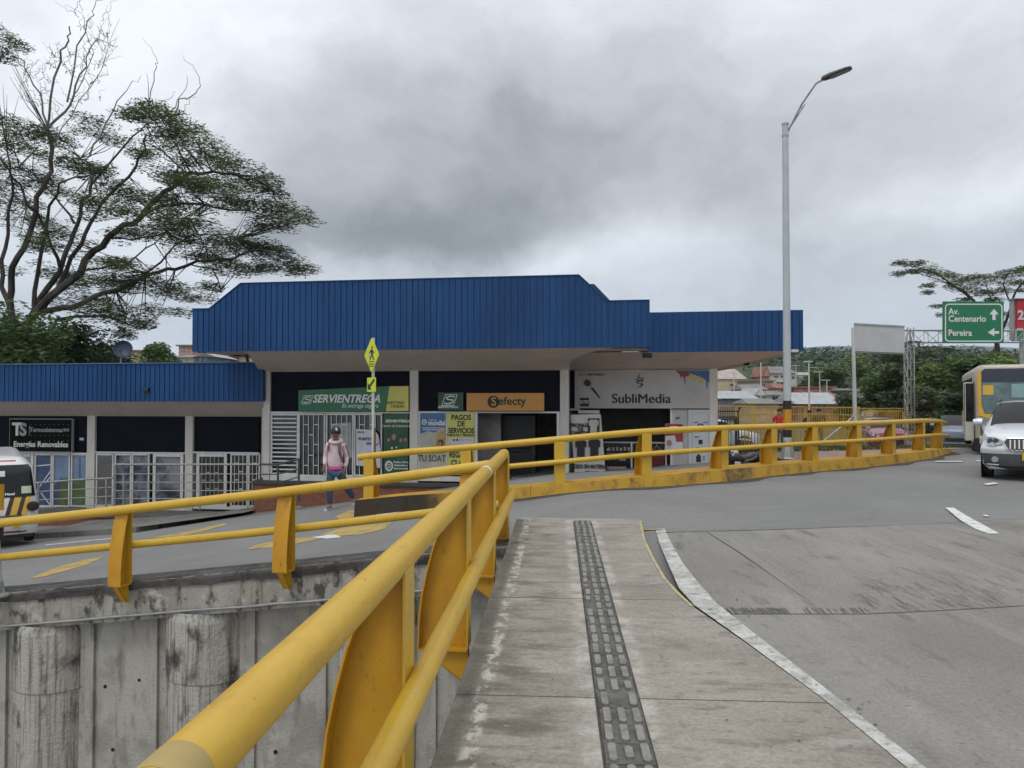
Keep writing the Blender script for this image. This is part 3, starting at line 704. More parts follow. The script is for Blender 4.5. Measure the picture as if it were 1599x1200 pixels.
kt = lambda p: p.z-.80
for i, p in enumerate(posts):
    q = posts[min(i+1, len(posts)-1)]-posts[max(0, i-1)]; q.z = 0; q.normalize(); n = Vector((-q.y, q.x, 0))
    rail_post(fr_, Vector((p.x, p.y, 0))-n*.04, n, q, p.z-.02, kt(p), .28)
# kerb under it: segments of cast concrete
ks = [p for p in fl_]
segs = [(0, 4), (4, 11), (11, 19), (19, 27), (27, 35), (35, 42), (42, len(ks)-1)]
for a, b in segs:
    mb = MB(); rows = [[], [], [], []]
    for i in range(a, b+1):
        p = ks[i]; t = ks[min(i+1, len(ks)-1)]-ks[max(0, i-1)]; t.z = 0; t.normalize(); n = Vector((-t.y, t.x, 0))
        if i == b: p = p-t*.006
        zb = g(p.x, p.y)-.03; z = kt(p); c = Vector((p.x, p.y, 0))
        rows[0].append(c-n*.20+Vector((0, 0, zb))); rows[1].append(c-n*.15+Vector((0, 0, z))); rows[2].append(c+n*.42+Vector((0, 0, z))); rows[3].append(c+n*.46+Vector((0, 0, zb-.5)))
    mb.grid(rows); k0 = len(mb.v)//4; n_ = b-a+1
    mb.f.append((0, n_, 2*n_, 3*n_)); mb.f.append((n_-1, 4*n_-1, 3*n_-1, 2*n_-1))
    kk = mb.build('kerb', kerb_yellow); struct(kk)
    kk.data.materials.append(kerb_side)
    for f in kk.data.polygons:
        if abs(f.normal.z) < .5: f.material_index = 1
mb = MB(); gut = [Vector((p.x, p.y, 0)) for p in ks]
rows = [[], []]
for i, p in enumerate(ks):
    t = ks[min(i+1, len(ks)-1)]-ks[max(0, i-1)]; t.z = 0; t.normalize(); n = Vector((-t.y, t.x, 0))
    for r, o_ in zip(rows, (-.17, -.42-.12*math.sin(i*1.3))):
        c = Vector((p.x, p.y, 0))+n*o_; r.append(Vector((c.x, c.y, g(c.x, c.y)+.004)))
mb.grid(rows); struct(mb.build('gutter', pm('gutter_dirt', (.055, .05, .042), .95, .35, 4, .4)))
# ------------------------------------------------------------------ main shop building
def ribbed(name, prof, v, zb, mat, parent, s0=None, s1=None, pitch=.163, gap=.024):
    """vertical metal sheets; prof = list of (s, z) along the top"""
    def top(s):
        for (a, za), (b, zb_) in zip(prof, prof[1:]):
            if s <= b: return za+(zb_-za)*(s-a)/(b-a)
        return prof[-1][1]
    mb = MB(); s = prof[0][0]; i = 0; S1 = prof[-1][0]
    while s < S1-.03:
        e = min(s+pitch, S1); d = .022+(.004 if i % 2 else 0)+random.uniform(-.002, .002)
        mids = [q for q, _ in prof if s+gap+.001 < q < e-.001]
        ss = [s+gap]+mids+[e]
        for a, b in zip(ss, ss[1:]):
            q = [BW(a, v, zb), BW(b, v, zb), BW(b, v, top(b)), BW(a, v, top(a))]
            mb.prism(q, NV*d)
        s = e; i += 1
    return mb.build(name, mat, parent)
def body(mb, prof, v0, v1, zb):
    pts = [BW(prof[0][0], v0, zb)]+[BW(s, v0, z) for s, z in prof]+[BW(prof[-1][0], v0, zb)]
    mb.prism(pts, NV*(v1-v0)); return mb
blue_in = pm('blue_recess_metal', (.006, .026, .10), .4, .08, .8)
bld = thing('shop_building', 'single storey shop block with tall blue ribbed fascia and beige flared soffit', 'building', BW(5, 0, -.74))
mp_ = [(300, 486), (327, 483.5), (376, 443), (904, 430.5), (948, 468.5), (1014.5, 468)]
prof = [BP(a, b, 1.9) for a, b in mp_]; zt1 = (prof[2][1]+prof[3][1])/2; prof[2] = (prof[2][0], zt1); prof[3] = (prof[3][0], zt1)
zl = (prof[0][1]+prof[1][1]+prof[4][1]+prof[5][1])/4
for i in (0, 1, 4, 5): prof[i] = (prof[i][0], zl)
ZF = 2.90
print('main fascia', prof, BP(640, 545, 1.9), BP(640, 580, 0), BP(600, 750, 0))
mb = MB(); body(mb, prof, 1.88, 1.2, ZF-.02)
rp = [(prof[1][0], ZF), (prof[1][0]+.05, zl-.15), (prof[2][0]+.1, zt1-.12), (prof[3][0]+.35, zt1-.12), (prof[4][0]+.3, zl-.15)]
body(mb, rp, 1.2, -7, ZF)
mb.build('roof', blue_in, bld)
ribbed('fascia', prof, 1.88, ZF-.04, blue, bld)
mb = MB()
for (a, za), (b, zb) in zip(prof, prof[1:]): mb.bar(BW(a, 1.86, za+.01), BW(b, 1.86, zb+.01), .13, .025)
mb.build('fascia_capping', blue, bld)
# annex fascia on the right
pa = [BP(1000, 489, 0), BP(1254, 483.5, 0)]; za_ = (pa[0][1]+pa[1][1])/2; pa = [(pa[0][0], za_), (pa[1][0], za_)]
SR = pa[1][0]
mb = MB(); body(mb, pa, -.02, -7.0, ZF-.02); mb.build('roof', blue_in, bld)
ribbed('fascia', pa, -.02, ZF-.05, blue, bld, pitch=.172)
# soffits
mb = MB(); rows = []
for k in range(9):
    t = k/8; v = 1.86*t; z = 2.375+.50*t**.85
    sL = .99+.55*t; sR = 10.14+1.30*t**2.6
    rows.append([BW(sL+(sR-sL)*q/10, v, z) for q in range(11)])
mb.grid(rows); mb.grid([[r[0] for r in rows], [Vector((r[0].x, r[0].y, 2.89)) for r in rows]]); mb.grid([[r[-1] for r in rows], [Vector((r[-1].x, r[-1].y, 2.89)) for r in rows]])
mb.build('soffit', beige, bld, True)
sc_, _ = BP(1112, 580, -1.05)
mb = MB()
s9 = BP(886, 580, -.5)[0]
mb.add([BW(s9, 0, 2.86), BW(SR-.03, -.03, 2.86), BW(sc_, -1.05, 2.41), BW(s9, -1.05, 2.41), BW(SR-.03, -7, 2.86), BW(sc_, -7, 2.41)], [(0, 1, 2, 3), (1, 4, 5, 2)])
mb.build('soffit', beige, bld)
mb = MB()
mb.add([BW(9.7, 1.86, 2.885), BW(prof[-1][0]-.02, 1.86, 2.885), BW(prof[-1][0]-.02, -.01, 2.885), BW(9.7, -.01, 2.885)], [(0, 1, 2, 3)])
mb.build('soffit', beige, bld)
mb = MB()
mb.add([BW(prof[0][0]+.02, 1.86, 2.875), BW(2, 1.86, 2.875), BW(2, -.5, 2.875), BW(prof[0][0]+.02, -2.5, 2.875)], [(0, 1, 2, 3)])
mb.build('soffit', beige, bld)
FZ = -.76
Z0 = 2.375
# columns
def column(px0, px1, v, z0, z1, name='column', mat=colm, dpt=.25):
    a = BP(px0, 660, v)[0]; b = BP(px1, 660, v)[0]; mb = MB(); bbox(mb, a, b, v, v-dpt, z0, z1); return mb.build(name, mat, bld if v > -5 and px0 > 400 else wing, bevel=.01)
wing = thing('shop_building', 'low shop wing with blue ribbed fascia and posters in its windows at the left', 'building', BW(-5, 0, -1.75))
for a, b, v in ((411, 421, .03), (639.5, 652.5, .03), (874.5, 888, .03), (1108, 1121, -1.0)):
    column(a, b, v, FZ-.1, Z0+.04 if v > -.5 else 2.45)
# floor slab, plinth, back walls
mb = MB(); s0 = BP(402, 660, 0)[0]; s1 = BP(1121, 660, -1)[0]
bbox(mb, s0, s1+.0, .30, -7, FZ-.12, FZ-.03); mb.build('floor_slab', pm('dark_stone_sill', (.05, .047, .045), .6, .2, 4), bld)
mb = MB(); bbox(mb, s0+.02, BP(890, 700, 0)[0], .24, -6.9, -2.6, FZ-.125); mb.build('plinth', brick, bld)
mb = MB(); bbox(mb, s0, s1, -6.9, -7.05, FZ, 2.9); bbox(mb, s0, s0+.15, -.26, -6.9, FZ, 2.9); bbox(mb, s1-.15, s1-.01, -1.26, -6.9, FZ, 2.45); mb.build('wall', colm, bld)
mb = MB(); bbox(mb, s0+.2, s1-.2, -4.6, -4.7, FZ, 2.6)
for px in (646, 882): 
    q = BP(px, 660, 0)[0]; bbox(mb, q-.06, q+.06, -.27, -4.6, FZ, 2.6)
mb.build('partition', interior, bld)
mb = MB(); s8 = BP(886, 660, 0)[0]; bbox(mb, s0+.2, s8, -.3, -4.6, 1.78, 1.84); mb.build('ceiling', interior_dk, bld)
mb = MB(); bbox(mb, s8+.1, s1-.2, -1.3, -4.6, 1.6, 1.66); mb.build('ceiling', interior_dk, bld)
# dark transom panels
for a, b, y1 in ((421.5, 639, 643.5), (653, 874, 643)):
    mb = MB(); prect(mb, a, 578.5, b, y1, -.06, .05); mb.build('transom_panel', blue_dk, bld)
    mb = MB(); prect(mb, a, y1-.2, b, y1+2.3, .0, .06); mb.build('window_frame', whitem, bld)
mb = MB(); prect(mb, 888.5, 579, 900, 638, -1.02, .06); mb.build('transom_panel', blue_dk, bld)
# bay 1 storefront
def frame(px0, py0, px1, py1, v, parent, t=3, name='window_frame', mat=whitem):
    mb = MB(); prect(mb, px0, py0, px0+t, py1, v, .05); prect(mb, px1-t, py0, px1, py1, v, .05)
    prect(mb, px0+t, py0, px1-t, py0+t, v, .05); prect(mb, px0+t, py1-t, px1-t, py1, v, .05); return mb.build(name, mat, parent)
def pane(px0, py0, px1, py1, v, parent, mat=glassm, name='window'):
    mb = MB(); prect(mb, px0, py0, px1, py1, v, .02); return mb.build(name, mat, parent)
sill = MB(); prect(sill, 421.5, 744.5, 639, 752, .06, .08); prect(sill, 653, 744.5, 746, 752, .06, .08); sill.build('sill', whitem, bld)
w = pane(424, 646, 463, 744, -.06, bld); frame(422, 646, 466, 744.3, .0, w)
mb = MB(); y = 653
while y < 742: prect(mb, 425.2, y, 462.8, y+2.2, -.01, .02); y += 6.6
mb.build('louver_slats', whitem, w)
def grille(px0, px1, y0, y1, step, parent, mat=whitem, rows=((0, .42, .80), (.27, .60))):
    mb = MB(); x = px0; i = 0
    while x < px1+.1:
        prect(mb, x-.7, y0, x+.7, y1, -.012, .02)
        if x+step <= px1+1:
            for f in ((.16, .49, .84), (.33, .67))[i % 2]:
                yy = y0+(y1-y0)*f; prect(mb, x+.7, yy-.7, x+step-.7, yy+.7, -.012, .02)
        x += step; i += 1
    return mb.build('window_grille', mat, parent)
for a, b, st in ((467, 506, 7.8), (510, 550.5, 8.1), (554, 595, 8.2)):
    w = pane(a, 646, b, 744, -.06, bld); frame(a-1.5, 646, b+1.5, 744.3, .0, w, 2.4); grille(a+st-1, b-st+2, 648.6, 742, st, w)
# white papers behind / in front of the grille
def sheet(name, label, cat, pts, v, mat, th=.006, group=None):
    c = BQ(pts[0][0], pts[0][1], v); o = thing(name, label, cat, c, group)
    mb = MB(); ppoly(mb, pts, v, -th); mb.build('sheet', mat, o); return o
paper = pm('white_paper', (.50, .50, .52), .7, .08, 4)
paper_g = pm('grey_backed_board', (.30, .30, .30), .7, .12, 4)
ink = pm('black_ink', (.012, .012, .012), .6, 0, 1); inkb = pm('blue_ink', (.05, .14, .42), .6, .1, 4)
white_ink = pm('white_lettering', (.62, .62, .60), .6, .05, 4); grey_ink = pm('grey_lettering', (.30, .30, .30), .6, .05, 4)
o = sheet('board', 'plain pale board inside the grille behind the capped walker', 'board', [(517, 662), (549, 660), (549.5, 715), (520, 716)], -.035, paper_g)
o = sheet('poster', 'white PUNTOS poster with blue scribble hanging behind the crossing sign pole', 'poster', [(556, 670), (585, 672), (591, 680), (594, 700), (594, 731), (556, 727)], .05, paper)
text('lettering', 'PUNTOS', ink, o, PM(571, 686, .06), .11, .004)
text('lettering', 'efecty', inkb, o, PM(563, 675, .06), .09, .002)
mb = MB(); ppoly(mb, [(572, 691), (580, 691), (580, 695), (572, 695)], .058, -.004); ppoly(mb, [(584, 697), (592, 691), (593, 692), (586, 698)], .058, -.004); mb.build('blue_mark', inkb, o)
# green poster
gg = pm('green_poster', (.012, .10, .04), .45, .3, 2, col2=(.006, .03, .015)); ggl = pm('green_sign', (.008, .115, .045), .4, .1, 1.5)
yl = pm('western_yellow_sign', (.50, .47, .10), .45, .05, 2); 
o = sheet('poster', 'tall green courier poster at the right end of the grilled storefront', 'poster', [(599, 647), (637.5, 647), (637.5, 742), (599, 742)], .0, gg)
text('lettering', 'SERVIENTREGA', white_ink, o, PM(620.5, 658, .012), .105, .004, .25)
text('lettering', 'Centro de Soluciones', white_ink, o, PM(618, 665.5, .012), .095, .001)
text('lettering', 'Envios y Giros', white_ink, o, PM(626, 722, .012), .075, .002); text('lettering', 'Nacionales e', white_ink, o, PM(626, 727, .012), .075, .002); text('lettering', 'Internacionales', white_ink, o, PM(626, 732, .012), .07, .002)
mb = MB()
ci = BQ(607.5, 728, .012); 
def ring(mb, c, r0, r1, n=24, sx=1, th=.004, a0=0, a1=2*math.pi):
    rows = [[c+U*(math.cos(a0+(a1-a0)*k/n)*r*sx)+Vector((0, 0, math.sin(a0+(a1-a0)*k/n)*r)) for k in range(n+1)] for r in (r0, r1)]
    mb.grid(rows); mb.grid([[p+NV*th for p in r] for r in rows])
def disc(mb, c, r, n=20, sx=1, th=.004):
    mb.prism([c+U*(math.cos(2*math.pi*k/n)*r*sx)+Vector((0, 0, math.sin(2*math.pi*k/n)*r)) for k in range(n)], NV*th)
ring(mb, ci, .105, .15, sx=.8); 
def s_logo(mb, c, h, th=.004, lw=.11):
    """parallelogram frame with a stylised S"""
    def q(x, y): return c+U*((x+y*.35)*h)+Vector((0, 0, y*h))
    for a, b in (((-.62, -.5), (.5, -.5)), ((.5, -.5), (.5, .5)), ((.5, .5), (-.62, .5)), ((-.62, .5), (-.62, -.5))):
        mb.bar(q(*a)+NV*th, q(*b)+NV*th, th*2, lw*h*.55, up=Vector((0, 0, 1)) if a[1] == b[1] else U)
    pts = [(.34, .26), (.1, .36), (-.22, .34), (-.44, .2), (-.3, .06), (.0, .03), (.3, .0), (.34, -.16), (.12, -.32), (-.2, -.36), (-.46, -.27)]
    pp = [q(*p)+NV*th for p in pts]
    L = []; Rr = []
    for i, p in enumerate(pp):
        t = (pp[min(i+1, len(pp)-1)]-pp[max(0, i-1)]).normalized(); n = t.cross(NV).normalized()*lw*h*.5; L.append(p-n); Rr.append(p+n)
    mb.grid([L, Rr])
s_logo(mb, BQ(607.5, 728, .013), .13)
disc(mb, BQ(612, 700, .012), .03); disc(mb, BQ(619, 699, .012), .025)
mb.build('emblem', white_ink, o)
skin_p = pm('poster_skin', (.32, .19, .13), .6, .2, 6)
mb = MB(); 
for px, py, r in ((615, 683, .09), (607, 687, .06), (626, 688, .06), (633, 687, .06)): disc(mb, BQ(px, py, .012), r, sx=.75)
mb.build('faces', skin_p, o)
# green servientrega sign
o = thing('shop_sign', 'long green courier sign with a yellow money transfer end above the grilled storefront', 'sign', BQ(550, 624, .05), 'shop signs')
mb = MB(); ppoly(mb, [(466, 610), (607.5, 603.5), (602, 642.5), (466, 643)], .10, .09); mb.build('panel', ggl, o)
mb = MB(); ppoly(mb, [(608, 603.5), (637.5, 603.3), (637.5, 642), (602.5, 642.5)], .10, .09); mb.build('yellow_panel', yl, o)
text('lettering', 'SERVIENTREGA', white_ink, o, PM(540.5, 623.5, .105), .32, .008, .28, .93)
text('lettering', 'Es entrega segura', white_ink, o, PM(562, 634, .105), .17, 0, .28, .9)
text('lettering', 'WESTERN', ink, o, PM(617.5, 629.5, .105), .12, 0, 0, .95); text('lettering', 'UNION', ink, o, PM(621, 635.2, .105), .12, 0)
mb = MB(); s_logo(mb, BQ(480.5, 624.5, .106), .24); mb.build('emblem', white_ink, o)
o = thing('shop_sign', 'small square dark green sign with a white S emblem left of the orange sign', 'sign', BQ(703, 628, .05), 'shop signs')
mb = MB(); prect(mb, 684, 613, 723.5, 641.5, .12, .11); mb.build('panel', pm('dark_green_sign', (.006, .05, .025), .4, .1, 2), o, bevel=.01)
mb = MB(); s_logo(mb, BQ(703, 625, .126), .30); mb.build('emblem', white_ink, o)
text('lettering', 'SERVIENTREGA', white_ink, o, PM(700, 636, .125), .085, .002)
o = thing('shop_sign', 'orange efecty sign with black coin emblem above the open doorway', 'sign', BQ(790, 628, .05), 'shop signs')
mb = MB(); prect(mb, 728.5, 614, 849.5, 642, .14, .13); mb.build('panel', pm('orange_sign', (.45, .21, .035), .4, .06, 1.2), o, bevel=.01)
mb = MB(); disc(mb, BQ(770.5, 627.8, .141), .17, 28); mb.build('emblem', ink, o)
text('lettering', 'S', pm('orange_lettering', (.45, .21, .035), .5, 0), o, PM(771, 628, .147), .34, .006)
text('lettering', 'efecty', ink, o, PM(799.5, 627, .145), .32, .005)
# bay 2: posters and doorway
o = sheet('poster', 'blue and white insurance poster reading TU SOAT beside the yellow poster', 'poster', [(656, 645), (695.5, 645), (695.5, 742), (656, 742)], .0, pm('cream_poster', (.42, .40, .34), .5, .15, 2))
mb = MB(); ppoly(mb, [(656.3, 645.5), (695, 645.5), (695, 668), (688, 671), (678, 676), (668, 673), (656.3, 678)], .010, -.003); mb.build('blue_top', pm('poster_blue', (.045, .13, .27), .5, .1, 3), o)
mb = MB(); ppoly(mb, [(683, 676), (690, 672), (695, 671), (695, 709), (676, 709), (672, 700), (680, 695)], .011, -.003); mb.build('ochre_patch', pm('poster_ochre', (.40, .27, .09), .5, .15, 5), o)
mb = MB(); disc(mb, BQ(688, 692, .016), .10, sx=.9); mb.build('hair', pm('poster_hair', (.09, .04, .02), .6, .1), o)
mb = MB(); disc(mb, BQ(687, 693.5, .021), .065, sx=.8); mb.build('face', skin_p, o)
text('lettering', 'mundial', white_ink, o, PM(682, 661, .015), .20, .006, 0, .8); text('lettering', 'Seguros', white_ink, o, PM(676, 656, .015), .07, 0)
text('lettering', 'TU SOAT', pm('dark_grey_lettering', (.05, .05, .055), .6, 0), o, PM(674, 716.5, .015), .26, .003, 0, .75)
text('lettering', 'Compra', pm('dark_grey_lettering', (.05, .05, .055)), o, PM(666, 706, .015), .085, .003)
mb = MB(); ring(mb, BQ(662.5, 659.5, .014), .05, .075); disc(mb, BQ(662.5, 659.5, .014), .02); mb.build('emblem', white_ink, o)
mb = MB()
for y in (668.5, 671.5): prect(mb, 660, y-.5, 693, y+.5, .016, .003)
mb.build('small_print', white_ink, o)
# second yellow poster
o = sheet('poster', 'yellow poster reading PAGOS DE SERVICIOS left of the open doorway', 'poster', [(698.5, 645), (741, 645), (741, 742), (698.5, 742)], .0, pm('yellow_poster', (.50, .50, .12), .5, .06, 2))
for s_, y, z_, ws in (('PAGOS', 652.5, .21, .85), ('DE', 662.5, .21, .85), ('SERVICIOS', 673, .20, .80), ('PUBLICOS Y PRIVADOS', 680, .10, .8), ('REGALIAS', 711, .22, .72), ('CLARO', 723.5, .22, .8)):
    text('lettering', s_, ink, o, PM(720, y, .012), z_, .006 if z_ > .15 else .002, 0, ws)
mb = MB(); prect(mb, 701, 684, 739, 698, .010, .003); mb.build('white_band', paper, o)
mb = MB(); disc(mb, BQ(709, 687.5, .014), .03); disc(mb, BQ(714, 687.3, .014), .03)
for px in (720, 724, 730, 735): prect(mb, px-1.2, 687, px+1.2, 688, .014, .003)
mb.build('small_logos', ink, o)
fr2 = MB(); prect(fr2, 741.3, 645, 745.5, 752, .02, .06); prect(fr2, 695.8, 645, 698.2, 744, .0, .04); prect(fr2, 653, 645, 655.7, 744, .0, .04); prect(fr2, 869.5, 645, 874, 755, .02, .05); fr2.build('door_frame', whitem, bld)
mb = MB(); prect(mb, 745.8, 645, 782, 760, -.9, .06); mb.build('inner_wall', interior, bld)
o = thing('display_cabinet', 'tall black cabinet standing inside the open doorway', 'cabinet', BQ(808, 752, -1.4))
mb = MB(); prect(mb, 783, 649, 836, 756, -1.3, .5); mb.build('case', blackp, o, bevel=.01)
mb = MB(); prect(mb, 790, 690, 830, 740, -1.295, .004); mb.build('screen_panel', glassm, o)
mb = MB()
for y in (697, 703, 709): prect(mb, 796, y, 822, y+1, -1.285, .004)
mb.build('label_lines', dkgrey, o)
o = thing('counter', 'low grey counter box on the floor of the open doorway', 'counter', BQ(818, 752, -.5))
mb = MB(); prect(mb, 799, 746.5, 838, 760, -.4, .4); mb.build('box', pm('grey_counter', (.22, .22, .23), .5, .1), o, bevel=.01)
mb = MB(); prect(mb, 803, 748, 818, 750, -.395, .01); mb.build('slot', blackp, o)
# ------------------------------------------------------------------ white t-shirt print shop, set back
v3 = -1.05
mb = MB(); prect(mb, 888.5, 575, 1112, 580, v3-.02, .12); mb.build('wall', beige, bld)
signw = pm('white_sign_panel', (.36, .35, .335), .6, .05, 1.5)
o = thing('shop_sign', 'wide white SubliMedia sign with paint drips over the print shop', 'sign', BQ(1000, 608, v3), 'shop signs')
mb = MB(); prect(mb, 897.5, 578.6, 1108, 638, v3+.06, .1); mb.build('panel', signw, o)
text('lettering', 'SubliMedia', ink, o, PM(1000.5, 623.5, v3+.065), .38, 0, 0, 1.02, ext=.003); text('lettering', 'SubliMedia', ink, o, PM(1001.6, 623.2, v3+.072), .38, 0, 0, 1.02, ext=.003)
text('lettering', 'P U B L I C I D A D', grey_ink, o, PM(1001, 633.3, v3+.065), .12, .001); text('lettering', 'TE LO IMPRIMIMOS', ink, o, PM(924, 585.5, v3+.065), .09, .001)
mb = MB()
for a, b in (((995, 589), (1005, 592)), ((1005, 592), (994, 598)), ((994, 598), (1004, 601)), ((999, 585), (994, 598)), ((1004, 590), (1001, 606)), ((992, 593), (1004, 595)), ((996, 606), (1005, 600))):
    p, q = BQ(*a, v3+.07), BQ(*b, v3+.07); mb.bar(p, q, .008, .02, up=U)
mb.build('emblem', ink, o)
mb = MB(); r_ = random.Random(4); c = BQ(917.5, 598, v3+.064)
mb.prism([c+U*(math.cos(k*math.pi/11)*(.18 if k % 2 else .09)*r_.uniform(.6, 1.1))+Vector((0, 0, math.sin(k*math.pi/11)*(.17 if k % 2 else .09)*r_.uniform(.6, 1.1))) for k in range(22)], NV*.004)
a, b = BQ(924, 606, v3+.07), BQ(937, 622, v3+.07); mb.add([a-U*.05, a+U*.05, b+U*.02, b-U*.03], [(0, 1, 2, 3)])
prect(mb, 905.5, 621.5, 919.5, 635, v3+.068, .004); mb.build('brush_print', ink, o)
text('lettering', 'DTF', white_ink, o, PM(912.5, 628.5, v3+.073), .13, .003)
for nm, c_, pts in (('blue_paint', (.035, .09, .21), [(1070, 579), (1107.5, 579), (1107.5, 598), (1105, 596), (1104.5, 608), (1103.5, 608), (1102, 594), (1096, 590), (1090, 588), (1080, 584)]),
                    ('red_paint', (.20, .035, .03), [(1055, 579), (1072, 579), (1078, 584), (1074, 588), (1070.5, 588), (1070, 600), (1069, 600), (1068, 590), (1064, 588), (1063, 592), (1062, 586)]),
                    ('yellow_paint', (.45, .35, .07), [(1073, 585), (1080, 585), (1090, 589), (1099, 594), (1099, 600), (1096, 598), (1093, 600), (1092, 594), (1087, 593), (1083, 596), (1082, 590), (1079, 594), (1078, 589)])):
    mb = MB(); ppoly(mb, pts, v3+.063, -.003); mb.build(nm, pm(nm, c_, .5, .1), o)
mb = MB(); ring(mb, BQ(1082, 609.5, v3+.066), .045, .065, 16); mb.build('round_mark', grey_ink, o)
# opening with counter
f3 = MB(); prect(f3, 888.5, 638, 905, 641, v3, .05); prect(f3, 903, 641, 936, 646, v3, .06); prect(f3, 1047, 638, 1050, 745, v3, .06); prect(f3, 937, 691, 1040, 692.3, v3-.1, .4); prect(f3, 985, 692, 987.5, 745, v3-.1, .04); prect(f3, 1039, 692, 1041, 745, v3-.1, .04); f3.build('shop_frame', whitem, bld)
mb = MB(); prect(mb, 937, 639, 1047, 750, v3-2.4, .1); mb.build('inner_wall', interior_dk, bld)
o = thing('glass_counter', 'glass display counter with small goods inside the white print shop', 'counter', BQ(990, 745, v3-.3))
mb = MB(); prect(mb, 945, 692.6, 1038, 752, v3-.14, .30); mb.build('case', glassm, o)
mb = MB(); r_ = random.Random(9)
for x in range(950, 984, 6): prect(mb, x, 699+r_.uniform(-1, 1), x+3.4, 704, v3-.12, .02)
prect(mb, 947, 708, 984, 709, v3-.12, .02); prect(mb, 967, 712, 977, 720, v3-.12, .02)
mb.build('goods', pm('small_goods', (.34, .33, .30), .6, .3, 20), o)
mb = MB(); disc(mb, BQ(949.5, 702.5, v3-.115), .04, 16, th=.02); mb.build('lamp_face', paper, o)
mb = MB(); prect(mb, 948, 729, 978, 741, v3-.12, .02); mb.build('pink_bag', pm('pink_bag', (.42, .20, .22), .6, .4, 20, col2=(.5, .45, .42)), o)
o = thing('t_shirt', 'dark red shirt hanging on a wooden hanger at the shop counter', 't-shirt', BQ(1026, 710, v3))
mb = MB(); ppoly(mb, [(1017, 704), (1022, 702), (1025, 703), (1029, 702), (1036, 704), (1038, 712), (1036.5, 736), (1016.5, 736), (1015.5, 712)], v3-.05, .05); mb.build('cloth', pm('dark_red_cloth', (.11, .012, .014), .8, .3, 8), o, bevel=.01)
mb = MB(); 
for a, b in (((1018, 703), (1025.5, 696.5)), ((1025.5, 696.5), (1033, 703)), ((1018, 703), (1033, 703)), ((1025.5, 696.5), (1025.5, 693))): mb.bar(BQ(*a, v3-.02), BQ(*b, v3-.02), .012, .012, up=U)
mb.build('hanger', pm('wood', (.35, .24, .12), .6, .1), o)
o = sheet('poster', 'red and white poster on the counter edge beside the white door', 'poster', [(1039, 662), (1067, 662), (1066, 706), (1038, 706)], v3+.04, paper)
mb = MB(); ppoly(mb, [(1039.3, 662.3), (1066.5, 662.3), (1066.3, 690), (1056, 690), (1054, 680), (1039, 681)], v3+.052, -.003); mb.build('red_block', pm('poster_red', (.24, .03, .04), .6, .25, 6), o)
mb = MB(); prect(mb, 1046, 666, 1058, 668.4, v3+.056, .003); mb.build('title_strip', white_ink, o)
mb = MB(); disc(mb, BQ(1045, 692, v3+.051), .09, sx=.8); mb.build('figure', skin_p, o)
# door
d = MB(); prect(d, 1050.3, 639.5, 1074, 742, v3-.02, .05); dr = d.build('door', pm('white_door', (.40, .40, .39), .5, .06, 3), bld, bevel=.008)
mb = MB(); prect(mb, 1054, 645, 1071, 684, v3-.01, .02); prect(mb, 1054, 690, 1071, 738, v3-.01, .02); mb.build('door_panel', pm('white_door_inset', (.34, .34, .335), .5, .06, 3), dr)
mb = MB(); prect(mb, 1055.5, 652, 1061, 654, v3+.01, .02); mb.build('notice', ink, dr)
o = thing('poster_board', 'white product board with small prints between the white door and the column', 'sign board', BQ(1091, 740, v3))
mb = MB(); prect(mb, 1075, 640, 1108, 742, v3+.04, .09); mb.build('panel', pm('white_board', (.40, .42, .43), .5, .05, 3), o, bevel=.006)
mb = MB()
for a in ((1080.5, 645, 1107, 645.6), (1080.5, 733, 1107, 733.6), (1080.5, 645, 1081.1, 733), (1106.5, 645, 1107.1, 733)): prect(mb, *a, v3+.045, .006)
mb.build('border', grey_ink, o)
mb = MB(); 
for a in ((1091, 687, 1097, 694), (1087, 712.5, 1094.5, 722), (1098, 713, 1100.5, 715), (1098, 717, 1100.5, 719), (1091, 727, 1094, 729), (1097, 727, 1100, 729)): prect(mb, *a, v3+.046, .006)
disc(mb, BQ(1091, 712, v3+.048), .045)
ring(mb, BQ(1094, 667, v3+.05), .07, .10); mb.build('prints', ink, o)
mb = MB()
for a in ((1084, 659, 1090, 661), (1098, 659, 1105, 661), (1084, 681.5, 1092, 683.5), (1086, 699, 1092, 700)): prect(mb, *a, v3+.046, .006)
mb.build('blue_prints', inkb, o)
# stand-up t-shirt banner
o = thing('stand_up_banner', 'leaning white t-shirt banner beside the column of the print shop', 'banner', BQ(920, 752, v3+.9))
vb = v3+.85
mb = MB(); ppoly(mb, [(891, 648), (938, 647), (946, 743), (898, 748)], vb, .02); mb.build('banner', pm('white_banner', (.47, .46, .44), .6, .06, 3), o)
for s_, x, y, z_ in (('PERSONALIZA', 905, 664.5, .13), ('TUS', 906, 670.5, .13), ('CAMISETAS', 906, 676.5, .13), ('TODO EN MATERIAL', 921, 729, .15), ('ESTAMOS', 924, 738.5, .12), ('CONTRATANDO', 925, 743.5, .11)):
    text('lettering', s_, ink, o, PM(x, y, vb+.024), z_, .005, 0, .72)
mb = MB(); prect(mb, 918, 653.5, 936, 677, vb+.024, .004)
def shirt(mb, cx, cy, w, h, v):
    ppoly(mb, [(cx-w*.2, cy-h/2), (cx, cy-h*.44), (cx+w*.2, cy-h/2), (cx+w/2, cy-h*.36), (cx+w*.46, cy-h*.02), (cx+w*.33, cy-h*.06), (cx+w*.34, cy+h/2), (cx-w*.34, cy+h/2), (cx-w*.33, cy-h*.06), (cx-w*.46, cy-h*.02), (cx-w/2, cy-h*.36)], v, -.004)
shirt(mb, 907, 700, 18, 27, vb+.024); shirt(mb, 928, 700, 19, 30, vb+.024); mb.build('black_prints', ink, o)
